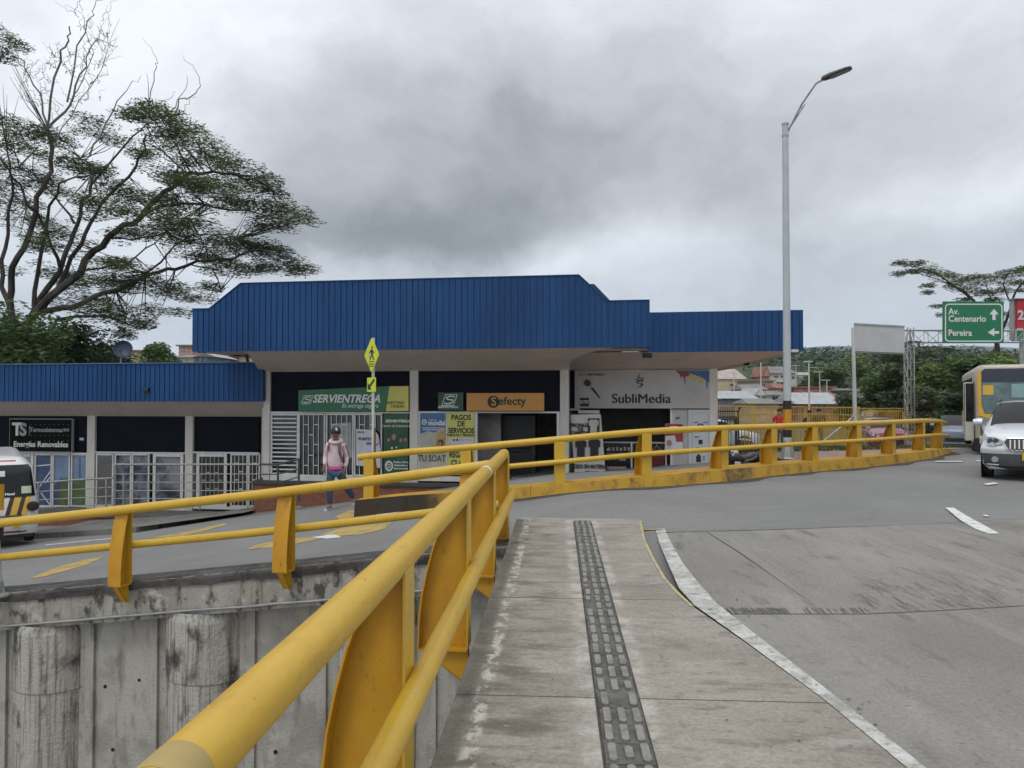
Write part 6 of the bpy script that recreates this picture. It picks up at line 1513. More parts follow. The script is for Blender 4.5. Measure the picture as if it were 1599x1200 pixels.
def small_person(label, loc, top, mat, legs, seated=False):
    o = thing('person', label, 'person', loc, local=True, group='people far behind the railings'); V = Vector
    J = {'p': (V((0, 0, .9)), .13, .1), 'c': (V((0, 0, 1.3)), .16, .11), 'n': (V((0, 0, 1.48)), .055, .055), 'h': (V((0, -.01, 1.6)), .08, .09), 'h2': (V((0, 0, 1.68)), .06, .07), 'sl': (V((-.19, 0, 1.4)), .055, .055), 'el': (V((-.25, .02, 1.15)), .045, .045), 'wl': (V((-.2, -.12, .98)), .03, .03), 'sr': (V((.19, 0, 1.4)), .055, .055), 'er': (V((.25, .02, 1.15)), .045, .045), 'wr': (V((.2, -.12, .98)), .03, .03),
         'l': (V((-.09, 0, .85)), .085, .085), 'lk': (V((-.1, -.03, .48)), .06, .06), 'la': (V((-.1, .02, .08)), .045, .045), 'r': (V((.09, 0, .85)), .085, .085), 'rk': (V((.1, -.03, .48)), .06, .06), 'ra': (V((.1, .02, .08)), .045, .045)}
    E = [('p', 'c'), ('c', 'n'), ('n', 'h'), ('h', 'h2'), ('n', 'sl'), ('sl', 'el'), ('el', 'wl'), ('n', 'sr'), ('sr', 'er'), ('er', 'wr'), ('p', 'l'), ('l', 'lk'), ('lk', 'la'), ('p', 'r'), ('r', 'rk'), ('rk', 'ra')]
    skinned('body', J, E, skin, o, 1)
    skinned('shirt', {'p': (V((0, 0, .95)), .17, .13), 'c': (V((0, 0, 1.3)), .19, .14), 'n': (V((0, 0, 1.42)), .1, .09), 'sl': (V((-.19, 0, 1.38)), .08, .08), 'el': (V((-.24, .02, 1.2)), .07, .07), 'sr': (V((.19, 0, 1.38)), .08, .08), 'er': (V((.24, .02, 1.2)), .07, .07)}, [('p', 'c'), ('c', 'n'), ('n', 'sl'), ('sl', 'el'), ('n', 'sr'), ('sr', 'er')], mat, o, 1)
    skinned('trousers', {'p': (V((0, 0, .9)), .15, .12), 'l': (V((-.09, 0, .8)), .1, .1), 'lk': (V((-.1, -.03, .48)), .08, .08), 'la': (V((-.1, .02, .12)), .065, .065), 'r': (V((.09, 0, .8)), .1, .1), 'rk': (V((.1, -.03, .48)), .08, .08), 'ra': (V((.1, .02, .12)), .065, .065)}, [('p', 'l'), ('l', 'lk'), ('lk', 'la'), ('p', 'r'), ('r', 'rk'), ('rk', 'ra')], legs, o, 1)
    MB().lathe([(.085, -.02), (.098, .03), (.07, .09), (.001, .11)], (0, .01, 1.63), 14).build('hair', hairm, o, True)
    return o
q = P(1217, 655, 32); small_person('person in a red shirt beyond the yellow fences left of the lamp post', Vector((q.x, q.y, g(q.x, q.y))), None, pm('red_shirt', (.5, .02, .03), .8, .1), denim)
q = P(1264, 655, 33); small_person('left of two dark clothed persons between the yellow fences', Vector((q.x, q.y, g(q.x, q.y))), None, dkgrey, denim)
q = P(1279, 655, 32); small_person('right of two dark clothed persons between the yellow fences', Vector((q.x, q.y, g(q.x, q.y))), None, blackp, denim)

# ------------------------------------------------------------------ yellow bar fences
yfence = pm('yellow_fence_paint', (.44, .27, .035), .5, .15, 3)
def bar_fence(label, pa_, Ya, ya, pb_, Yb, yb, h=1.25, bars=.115, panel=2.2, z0=None):
    a, b = P(pa_, ya, Ya), P(pb_, yb, Yb); ha, hb = a.z, b.z; a.z = b.z = 0; L_ = (b-a).length; d = (b-a)/L_
    za = g(a.x, a.y) if z0 is None else z0
    o = thing('bar_fence', label, 'fence', a+Vector((0, 0, za)), 'yellow bar fences behind the railing')
    n = max(1, round(L_/panel)); bars_mb = MB(); rails = MB()
    for i in range(n):
        p, q = a+d*L_*i/n, a+d*L_*(i+1)/n; z = g(p.x, p.y); hh = ha+(hb-ha)*i/n-z+.04*((i*7) % 3-1)
        mb = MB().bar(p+Vector((0, 0, z)), p+Vector((0, 0, z+hh+.03)), .07, .07, up=d); mb.build('post', yfence, o)
        rails.bar(p+d*.05+Vector((0, 0, z+hh)), q-d*.05+Vector((0, 0, z+hh)), .05, .05); rails.bar(p+d*.05+Vector((0, 0, z+.12)), q-d*.05+Vector((0, 0, z+.12)), .04, .04)
        k = .1
        while k < L_/n-.05:
            bars_mb.bar(p+d*k+Vector((0, 0, z+.13)), p+d*k+Vector((0, 0, z+hh)), .022, .022, up=d); k += bars
    rails.build('rails', yfence, o); bars_mb.build('bars', yfence, o); return o
def F(px, Y): p = P(px, 640, Y); return (p.x, p.y, 0)
bar_fence('long yellow bar fence between the building corner and the red car', 1118, 26.0, 664, 1352, 26.6, 668)
bar_fence('yellow bar fence behind the red car up to the bus', 1350, 42, 641, 1530, 42, 650)
bar_fence('tall yellow bar fence farthest back below the hillside houses', 1100, 40, 633, 1345, 36, 640)
bar_fence('short yellow bar fence just beyond the lamp post', 1150, 34, 646, 1262, 34, 655)
bar_fence('yellow bar fence of the ramp left of the blank signboard pole', 1262, 32, 645, 1340, 29, 648)
bar_fence('yellow bar fence far behind the gantry post', 1340, 46, 637, 1420, 46, 640)
# sloping white brace and dark frame gate near the motorcycle
o = thing('brace_pole', 'thin white brace leaning from the blank signboard pole down to the left', 'brace', P(1300, 690, 25.2))
MB().tube([P(1334, 650, 25), P(1283, 692, 25.3)], .03, 8).build('tube', steel_w, o, True); MB().tube([P(1330, 651, 25), P(1338, 651, 25)], .05, 8).build('clamp', steel, o, True)
o = thing('metal_frame', 'black angle iron gate frame with a wire arm beside the building corner', 'gate frame', P(1140, 700, 20.5))
Yf = 21.5; mb = MB()
for a, c in (((1152.5, 643), (1154, 706)), ((1122, 643), (1152.5, 642.5)), ((1122, 652), (1150, 651.5)), ((1150, 651.5), (1151, 706)), ((1127, 655), (1148, 654.6)), ((1148, 654.6), (1149, 700)), ((1127, 655), (1127.5, 700)), ((1152.5, 643), (1156, 636))):
    mb.bar(P(*a, Yf), P(*c, Yf), .035, .035, up=Vector((0, 1, 0)))
mb.build('frame', blackp, o); mb = MB()
for px in (1131, 1136, 1141, 1146): mb.bar(P(px, 655, Yf), P(px, 702, Yf), .012, .012, up=Vector((0, 1, 0)))
mb.build('mesh_bars', blackp, o)

# ------------------------------------------------------------------ verge: paving and grass between the railing and the fences
def nearpx(pts): return [tuple(PG(*p)[:2]) for p in pts]
def kline(off, i0=14):
    out = []
    for i in range(i0, len(ks)):
        t = ks[min(i+1, len(ks)-1)]-ks[max(0, i-1)]; t.z = 0; t.normalize(); n = Vector((-t.y, t.x, 0)); p = ks[i]+n*off; out.append((p.x, p.y))
    return out
kl1 = kline(.44)
drape('pavement', kl1+[(16.5, 26.2), (13.5, 25.2), (10.5, 24.0), (6.4, 23.0), (5.2, 19.0)], pink_pave, .012, .6)
GR = [(6.4, 23.05), (10.5, 24.05), (13.5, 25.25), (16.5, 26.25), (16.0, 29.5), (7.0, 28.5)]
drape('grass', GR, grass_m, .014, .6)
def tufts(name, label, region, n, mat, h=.12):
    r_ = random.Random(n); mb = MB()
    xs_ = [p[0] for p in region]; ys_ = [p[1] for p in region]
    def inside(x, y):
        c = False; j = len(region)-1
        for i in range(len(region)):
            xi, yi = region[i][0], region[i][1]; xj, yj = region[j][0], region[j][1]
            if (yi > y) != (yj > y) and x < (xj-xi)*(y-yi)/(yj-yi)+xi: c = not c
            j = i
        return c
    k = 0
    while k < n:
        x, y = r_.uniform(min(xs_), max(xs_)), r_.uniform(min(ys_), max(ys_))
        if not inside(x, y): continue
        z = g(x, y)+.01; hh = h*r_.uniform(.4, 1.3)
        for _ in range(3):
            a = r_.uniform(0, 6.28); w = Vector((math.cos(a), math.sin(a), 0))*.02; t = Vector((r_.gauss(0, .04), r_.gauss(0, .04), hh)); p = Vector((x+r_.gauss(0, .04), y+r_.gauss(0, .04), z))
            mb.add([p-w, p+w, p+t], [(0, 1, 2)])
        k += 1
    o = mb.build(name, mat, fix=False); o['kind'] = 'stuff'; o['label'] = label; return o
grl = leafmat('grass_blade', (.12, .15, .04), (.07, .08, .03), 2)
tufts('grass', 'patchy short grass on the verge behind the far railing', GR, 3000, grl, .10)
tufts('grass', 'sparse weeds along the foot of the far railing kerb', kl1+[(x-.15, y+.25) for x, y in reversed(kl1)], 260, grl, .10)
# dry leaves and grit lying along the kerbs
mb = MB(); r_ = random.Random(31)
def fleck(x, y, z, s):
    a = r_.uniform(0, 6.28); u = Vector((math.cos(a), math.sin(a), r_.uniform(-.2, .2)))*s; v = Vector((-math.sin(a), math.cos(a), r_.uniform(-.3, .3)))*s*.5
    p = Vector((x, y, z+s*.25)); mb.add([p-u, p+v, p+u, p-v], [(0, 1, 2, 3)])
for _ in range(150):
    p = ks[r_.randrange(6, len(ks))]; o_ = -.2-abs(r_.gauss(0, .22)); x, y = p.x+r_.uniform(-.4, .4), p.y+o_-.02; fleck(x, y, g(x, y)+.006, r_.uniform(.012, .03))
for _ in range(70):
    q = WK(r_.uniform(-.5, 1.4), r_.uniform(2, 9.6)); fleck(q.x, q.y, .004, r_.uniform(.004, .012))
for _ in range(90):
    i = r_.randrange(1, len(B)-1); p = B[i].lerp(B[i-1], r_.random()); x, y = p.x+abs(r_.gauss(0, .12))+.03, p.y; fleck(x, y, g(x, y)+.016, r_.uniform(.006, .018))
o = mb.build('leaf_litter', pm('dry_leaf', (.10, .07, .035), .8, .4, 30), fix=False); o['kind'] = 'stuff'; o['label'] = 'dry leaves and grit lying along the kerbs'
# ------------------------------------------------------------------ vegetation
def leaf_quads(mb, c, rad, n, size, r_, flat=1.0, shell=.0):
    for _ in range(n):
        while True:
            x, y, z = r_.uniform(-1, 1), r_.uniform(-1, 1), r_.uniform(-1, 1); q = x*x+y*y+z*z
            if q <= 1 and q >= shell: break
        p = Vector((c[0]+x*rad[0], c[1]+y*rad[1], c[2]+z*rad[2]))
        s = size*r_.uniform(.6, 1.3); a, b = r_.uniform(0, 6.283), r_.gauss(0, .55*flat)
        u = Vector((math.cos(a), math.sin(a), b*.5)); v = Vector((-math.sin(a)*.6, math.cos(a)*.6, r_.gauss(0, .6*flat)))
        u = u*s; v = v*(s*.5)
        mb.v += [p-u, p+v*.7, p+u, p-v*.7]; k = len(mb.v); mb.f.append((k-4, k-3, k-2, k-1))
def ps(pts, Y0, dY=0, sc=2.069, ox=0, oy=0):
    n = len(pts); return [P(ox+x/sc, oy+y/sc, Y0+dY*i/max(1, n-1)) for i, (x, y) in enumerate(pts)]
def rain_tree():
    Y = 34; b = P(22, 600, Y); zg = g(b.x, b.y)
    o = thing('rain_tree', 'huge spreading rain tree with layered crown and bare dead tops behind the left wing', 'tree', (b.x, b.y, zg))
    limb = MB(); dead = MB(); r_ = random.Random(12); lines = []
    def L(pts, r0, r1, dY=0, mb=limb, Y0=Y, keep=True):
        q = smooth_line(ps(pts, Y0, dY), 4); n = len(q); q = [p+Vector((r_.gauss(0, .05), r_.gauss(0, .08), r_.gauss(0, .05))) for p in q]
        mb.tube(q, [.64*(r0+(r1-r0)*(i/(n-1))**.8) for i in range(n)], 7); 
        if keep: lines.extend(q)
    L([(30, 1240), (45, 1150), (60, 1090), (85, 1050)], .62, .42, keep=False)
    limb.tube([(b.x-.2, b.y, zg), P(16, 575, Y), P(26, 545, Y)], [.75, .62, .5], 10)
    L([(60, 1100), (130, 960), (200, 850), (245, 720), (290, 600), (300, 540), (250, 510)], .26, .05, 2)
    L([(100, 1020), (250, 880), (360, 770), (450, 700), (560, 600), (620, 565), (720, 560), (850, 590), (905, 640)], .30, .03, -3)
    L([(450, 700), (560, 660), (700, 670), (830, 690), (1015, 735)], .13, .02, -2, Y0=Y-1.5)
    L([(130, 1010), (230, 990), (340, 950), (480, 890), (600, 860), (750, 830), (860, 805), (1020, 880)], .24, .02, -4)
    L([(180, 1040), (330, 1020), (450, 1065)], .15, .03, 3); L([(600, 860), (680, 870), (720, 950)], .06, .015, 2, Y0=Y-2)
    L([(90, 1060), (40, 1055), (-20, 1070)], .2, .08, -2)
    L([(110, 1000), (170, 960), (260, 790), (330, 660), (440, 540), (480, 440)], .20, .07, 1)
    L([(60, 1090), (25, 930), (80, 800), (130, 640), (168, 520), (150, 420)], .26, .12, -1)
    L([(70, 1080), (10, 930), (22, 760), (40, 600), (20, 480)], .22, .05, 3); L([(110, 990), (140, 750), (195, 600), (290, 560)], .17, .03, -3)
    L([(190, 860), (130, 720), (60, 600), (-10, 500)], .13, .04, -4); L([(245, 720), (200, 660), (100, 560), (40, 540)], .10, .03, 2)
    L([(480, 890), (560, 800), (640, 760), (760, 770)], .08, .02, 2, Y0=Y-2); L([(360, 770), (500, 760), (640, 700)], .08, .02, 3)
    L([(250, 880), (400, 850), (520, 770), (600, 700)], .09, .02, 2); L([(560, 600), (590, 520), (660, 480)], .07, .02, 2, Y0=Y-2); L([(300, 600), (380, 500), (480, 400), (560, 400)], .09, .03, -1)
    # dead, bare tops
    D = dict(mb=dead, keep=False)
    L([(150, 420), (220, 330), (262, 240), (300, 130), (385, 155)], .11, .012, 0, **D); L([(150, 420), (120, 300), (75, 200), (40, 150)], .09, .015, 1, **D); L([(150, 430), (190, 200), (215, 130), (222, 90)], .09, .04, -1, **D)
    L([(220, 330), (270, 100), (300, 30), (330, -10)], .07, .012, 1, **D); L([(290, 500), (360, 370), (400, 300), (465, 255)], .07, .012, 0, **D); L([(480, 440), (484, 340), (480, 240)], .05, .012, 0, **D)
    L([(484, 350), (505, 240), (508, 190), (465, 130)], .04, .008, 0, **D); L([(545, 400), (580, 330), (630, 300), (645, 250), (590, 180)], .06, .01, 0, **D); L([(545, 390), (585, 300), (605, 245)], .04, .012, 0, **D)
    L([(490, 350), (540, 320), (575, 300)], .03, .008, 0, **D); L([(168, 520), (200, 420), (320, 230), (390, 60)], .06, .008, 2, **D); L([(240, 300), (290, 200), (270, 60), (210, 10)], .04, .008, 2, **D); L([(270, 330), (300, 270), (340, 240)], .03, .008, 0, **D)
    L([(130, 340), (90, 330), (70, 315)], .03, .008, 0, **D); L([(20, 420), (30, 380), (20, 355)], .03, .01, 0, **D); L([(560, 380), (600, 340), (632, 310)], .03, .01, 0, **D)
    for _ in range(95):
        x0, y0 = r_.choice([(120, 300), (200, 200), (220, 330), (262, 240), (290, 150), (180, 250), (160, 400), (240, 200), (300, 250), (240, 360), (100, 260), (330, 180), (280, 90), (340, 130)])
        x0 += r_.gauss(0, 22); y0 += r_.gauss(0, 30); a = r_.uniform(-2.5, -.5); l = r_.uniform(30, 85)
        L([(x0, y0), (x0+math.cos(a)*l*.5+r_.gauss(0, 6), y0+math.sin(a)*l*.5), (x0+math.cos(a)*l+r_.gauss(0, 12), y0+math.sin(a)*l)], .022, .006, r_.uniform(-.5, .5), mb=dead, Y0=Y+r_.uniform(-1, 1), keep=False)
    tr = limb.build('trunk', bark, o, True)
    dead.build('dead_branches', bark_pale, tr, True)
    pads = [(60, 420, 110, 26), (480, 365, 95, 22), (560, 405, 90, 28), (620, 450, 100, 30), (700, 500, 80, 26), (800, 560, 90, 30), (868, 610, 50, 26), (320, 420, 100, 22), (60, 470, 120, 32), (250, 520, 80, 26), (60, 560, 130, 45),
            (180, 610, 90, 36), (640, 600, 110, 30), (380, 620, 100, 22), (480, 640, 80, 20), (730, 640, 80, 24), (850, 668, 110, 24), (965, 700, 60, 24), (60, 700, 110, 40), (560, 710, 120, 28), (350, 670, 90, 22), (640, 760, 130, 28), (760, 780, 120, 34),
            (880, 812, 90, 30), (965, 862, 60, 24), (900, 870, 80, 20), (330, 840, 80, 20), (400, 870, 80, 22), (660, 830, 100, 22), (760, 870, 90, 22), (150, 880, 90, 18), (330, 920, 90, 20), (480, 920, 120, 22), (580, 950, 90, 22), (280, 970, 90, 26),
            (520, 1000, 70, 18), (350, 1010, 90, 22), (440, 1040, 60, 26), (430, 1075, 45, 18), (20, 130, 55, 30), (10, 180, 50, 20), (700, 925, 45, 18), (180, 440, 60, 16), (450, 500, 60, 16), (700, 590, 90, 20), (110, 780, 70, 22), (210, 760, 60, 18), (430, 760, 80, 18), (560, 650, 70, 18),
            (300, 560, 60, 18), (620, 500, 90, 22), (520, 560, 60, 16), (860, 720, 80, 16), (30, 640, 80, 26)]
    cr = MB(); tw = MB()
    for i, (x, y, rx, ry) in enumerate(pads):
        Yp = Y+r_.uniform(-4.5, 4.5)*(.5 if x > 700 else 1); c = P(x/2.069, y/2.069, Yp); k = Yp/1200/2.069
        # ragged clumps along an arched pad
        m = max(5, int(rx/6.5))
        for j in range(m):
            u, v = r_.gauss(0, .52), r_.uniform(-1, 1)
            if abs(u) > 1.15: u *= .5
            cx = c+Vector((u*rx*k, v*rx*k*1.2, (-.55*u*u+.25*r_.gauss(0, 1))*ry*k*1.2))
            leaf_quads(cr, cx, (rx*k*.30+.32, rx*k*.30+.32, .24), int(84+rx*.6), .098, r_, .5)
        for j in range(6):
            e = c+Vector((r_.uniform(-.95, .95)*rx*k, r_.uniform(-.95, .95)*rx*k, -ry*k*.15)); src = min(lines, key=lambda q: (q-e).length+r_.uniform(0, .5)); m_ = src.lerp(e, .5)+Vector((0, 0, -.05+r_.gauss(0, .10)))
            if (src-e).length > 3.2: e = src.lerp(e, 3.2/(src-e).length); m_ = src.lerp(e, .5)+Vector((0, 0, r_.gauss(0, .1)))
            tw.tube([src, m_, e], [.026, .016, .006], 4, cap=False)
    cr.build('crown', lf_rain, o, fix=False); tw.build('twigs', bark, o, True)
rain_tree()
def leafy_tree(name, label, x, y, z0, H, r, mat, seed, n=2600, trunk=.35, size=.16, lobes=14, low=.25, lr=(.28, .48), group='trees beyond the shops and fences', sq=1.0):
    r_ = random.Random(seed); o = thing(name, label, 'tree', (x, y, z0), group)
    tb = MB(); top = Vector((x+r_.gauss(0, .2), y, z0+H*.75)); tb.tube([(x, y, z0-.2), (x+r_.gauss(0, .1), y, z0+H*.3), top], [r*.09+.05, r*.07+.03, .04], 8)
    cr = MB()
    for k in range(lobes):
        a = r_.uniform(0, 6.283); rr = r*r_.uniform(.15, .75); hz = z0+H*(low+(1-low)*r_.uniform(.12, .88)); f = 1-abs((hz-z0)/H-.55)*.9
        c = Vector((x+math.cos(a)*rr*f, y+math.sin(a)*rr*f, hz)); lr_ = r*r_.uniform(*lr)
        s = Vector((x, y, z0+H*r_.uniform(.2, .5))); tb.tube([s, s.lerp(c, .5)+Vector((0, 0, .2)), c], [.05*r*.5+.02, .03, .012], 5, cap=False)
        leaf_quads(cr, c, (lr_, lr_, lr_*.72*sq), int(n/lobes), size, r_, 1.0, .12)
    tb.build('trunk', bark, o, True); cr.build('crown', mat, o, fix=False); return o
def T(px, ptop, Y, wpx, mat, label, seed, name='leafy_tree', base=None, **kw):
    q = P(px, ptop, Y); z0 = g(q.x, min(q.y, 60)) if base is None else base; return leafy_tree(name, label, q.x, q.y, z0, q.z-z0, wpx/2*Y/1200, mat, seed, **kw)
# dense trees under the rain tree (left)
T(35, 484, 31, 200, lf_md, 'bushy mid green tree at the foot of the rain tree on the left', 21, n=13000, size=.13, lobes=30, low=.45, lr=(.35, .6))
T(110, 505, 36, 150, lf_dk, 'dark low tree right of the bushy one under the rain tree', 22, n=11000, size=.14, lobes=24, low=.5, lr=(.35, .6))
T(-30, 470, 40, 180, lf_dk, 'dark tree cut by the left border under the rain tree', 23, n=9000, size=.15, low=.4, lobes=20, lr=(.35, .6))
T(165, 536, 44, 100, lf_dk, 'small dark tree just left of the satellite dish', 24, n=7000, size=.15, low=.5, lobes=16, lr=(.35, .6))
T(247, 529, 60, 72, lf_md, 'rounded feathery tree between the satellite dish and the blue fascia', 25, n=9000, size=.15, lobes=18, low=.45, lr=(.35, .55))
# right side: trees and bushes beyond the fences
T(1382, 568, 62, 96, lf_md, 'mid green tree below the blank white signboard', 31, n=3800, size=.26)
T(1300, 574, 140, 90, lf_md, 'rounded tree left of the blank signboard pole', 32, n=4500, size=.42)
T(1345, 552, 140, 80, lf_lt, 'tall pale green tree behind the blank signboard pole', 33, n=4500, size=.42)
T(1420, 560, 58, 105, lf_br, 'olive brown tree behind the lattice gantry post', 34, n=4200, size=.24)
T(1465, 556, 48, 100, lf_lt, 'bright green tree right of the lattice gantry post', 35, n=4600, size=.20)
T(1515, 556, 44, 100, lf_md, 'leafy green tree below the green road sign', 36, n=5000, size=.18)
T(1570, 542, 42, 120, lf_lt, 'fresh green hedge like tree above the bus roof', 37, n=6000, size=.17, low=.1)
T(1630, 536, 44, 130, lf_md, 'broad green tree behind the red billboard at the right border', 38, n=5000, size=.18)
T(1490, 590, 38, 85, lf_dk, 'dark bush between the gantry post and the bus', 39, n=4200, size=.15, low=.05)
T(1395, 606, 48, 80, lf_dk, 'dark low bush left of the gantry post above the fence', 40, n=3200, size=.18, low=.05)
T(1440, 605, 42, 80, lf_br, 'olive low bush right at the foot of the gantry post', 41, n=3600, size=.16, low=.05)
T(1332, 616, 56, 66, lf_br, 'greyish low bush above the fence left of the signboard pole', 42, n=2800, size=.2, low=.05)
T(1545, 575, 37, 90, lf_dk, 'dark shady bush directly behind the bus', 43, n=4000, size=.15, low=.05)
T(1450, 544, 96, 120, lf_dk, 'dark far tree peeking between the gantry post and the green sign', 44, n=3000, size=.36)
T(1398, 541, 110, 90, lf_dk, 'dark far tree just above the top of the blank signboard trees', 45, n=2800, size=.38)
T(1262, 588, 150, 40, lf_dk, 'far dark tree right of the street lamp pole', 46, n=2200, size=.45)
def far_rain_tree():
    Y = 52; b = P(1560, 640, Y); z0 = -.13
    o = thing('rain_tree', 'flat topped rain tree with thin crown behind the green road sign', 'tree', (b.x, b.y, z0)); r_ = random.Random(77); lb = MB(); cr = MB()
    def q(x, y, d=0): return P(1340+x/4.8, 390+y/4.8, Y+d)
    def L(pts, r0, r1, d=0):
        s = smooth_line([q(x, y, d*i) for i, (x, y) in enumerate(pts)], 4); lb.tube(s, [.6*(r0+(r1-r0)*i/(len(s)-1)) for i in range(len(s))], 6)
    lb.tube([(b.x, b.y, z0), q(1060, 900), q(1040, 700)], [.26, .2, .15], 8)
    L([(1040, 700), (980, 520), (850, 370), (700, 260), (560, 170), (270, 95)], .22, .02, -.5); L([(850, 370), (780, 300), (600, 240), (480, 280)], .08, .02, .5); L([(1040, 700), (1130, 480), (1180, 320), (1290, 200), (1400, 150)], .2, .03, .6)
    L([(980, 520), (1000, 400), (950, 240)], .12, .03, 1); L([(1150, 420), (1090, 260), (1140, 160)], .1, .02, -1); L([(700, 260), (450, 180), (260, 190)], .05, .01); L([(900, 420), (700, 400), (550, 430)], .06, .01)
    for x, y, rx, ry in ((340, 95, 75, 12), (430, 100, 90, 16), (300, 180, 55, 9), (400, 165, 80, 10), (500, 150, 110, 22), (590, 180, 100, 26), (690, 210, 120, 30), (800, 230, 130, 34), (900, 200, 90, 20), (960, 240, 130, 34), (520, 265, 60, 12), (520, 320, 50, 10), (860, 300, 120, 26), (960, 320, 100, 26), (720, 275, 80, 16),
                         (1080, 200, 90, 22), (1170, 160, 100, 20), (1250, 140, 80, 18), (1200, 240, 110, 24), (1290, 190, 90, 22), (600, 420, 50, 12), (1100, 300, 90, 20), (1260, 300, 80, 18), (1000, 380, 90, 18), (800, 370, 60, 12), (610, 490, 22, 8), (1130, 480, 60, 18), (1380, 220, 100, 30), (1150, 560, 50, 20), (1400, 300, 90, 30)):
        for _ in range(int(rx/7)):
            d = r_.uniform(-2.5, 2.5); u = r_.gauss(0, .5); c = q(x+u*rx, y-abs(u)*-6+r_.gauss(0, .45)*ry, d); k = Y/1200/4.8
            leaf_quads(cr, c, (rx*k*.32+.18, rx*k*.4+.25, .16), 48, .12, r_, .4)
    lb.build('trunk', bark, o, True); cr.build('crown', lf_rain, o, fix=False)
far_rain_tree()

# ------------------------------------------------------------------ hills and far woods
def hill(name, mat, rows_, label=None):
    mb = MB(); mb.grid(rows_); o = mb.build(name, mat, None, True); return struct(o)
def ridge(Y0, Y1, crest, seed, amp, nx=80, ny=10, base=-2):
    r_ = random.Random(seed); ph = [(r_.uniform(.5, 4), r_.uniform(0, 6), r_.uniform(.3, 1)) for _ in range(6)]
    rows_ = []
    for j in range(ny+1):
        t = j/ny; Y = Y0+(Y1-Y0)*t; row = []
        for i in range(nx+1):
            px = -900+i*3700/nx; pt = crest[-1][1]
            for (a, ya), (c, yc) in zip(crest, crest[1:]):
                if px <= c: pt = ya+(yc-ya)*max(0, (px-a))/(c-a); break
            zt = P(px, pt, Y1).z; X = P(px, 600, Y1).x*(Y/Y1)**.8
            w = sum(math.sin(px/1000*f*6+p)*a_ for f, p, a_ in ph)*amp
            row.append(Vector((X, Y, base+(zt-base+w)*math.sin(t*math.pi/2)**1.2)))
        rows_.append(row)
    rows_.append([Vector((p.x, p.y+(Y1-Y0)*.6, base)) for p in rows_[-1]]); return rows_
h1 = ridge(150, 430, [(-900, 600), (0, 585), (300, 575), (900, 585), (1110, 568), (1160, 562), (1230, 566), (1300, 560), (1400, 560), (1600, 570), (2800, 590)], 3, .8)
hill('hill', pm('hill_woodland', (.05, .075, .028), .95, .4, .05, col2=(.02, .036, .016)), h1)
h2 = ridge(1800, 3600, [(-900, 560), (0, 552), (400, 548), (1100, 552), (1250, 550), (1330, 552), (1600, 548), (2800, 560)], 5, 12)
hill('mountain', pm('far_mountain', (.03, .045, .04), .95, .3, .002), h2)
def woods():
    r_ = random.Random(5); mb = MB(); n = 0
    while n < 900:
        j = r_.randrange(1, 11); i = r_.randrange(44, 68); a, b_ = h1[j][i], h1[j-1][i]; c = h1[j][i+1]
        p = a.lerp(b_, r_.random()).lerp(c, r_.random()*.9); s = r_.uniform(2.0, 5.2)*(.7 if j < 4 else 1)
        if j < 5 and r_.random() < .4: continue
        leaf_quads(mb, p+Vector((0, 0, s*.5)), (s, s, s*.8), 42, s*.26, r_, 1, .3); n += 1
    for _ in range(160):
        i = r_.randrange(22, 40); j = r_.randrange(3, 10); p = h1[j][i]; s = r_.uniform(2, 4.5); leaf_quads(mb, p+Vector((0, 0, s*.5)), (s, s, s*.8), 30, s*.26, r_, 1, .3)
    o = mb.build('woodland', lf_dk, fix=False); o['kind'] = 'stuff'; o['label'] = 'dense dark woodland on the far hillside'
woods()

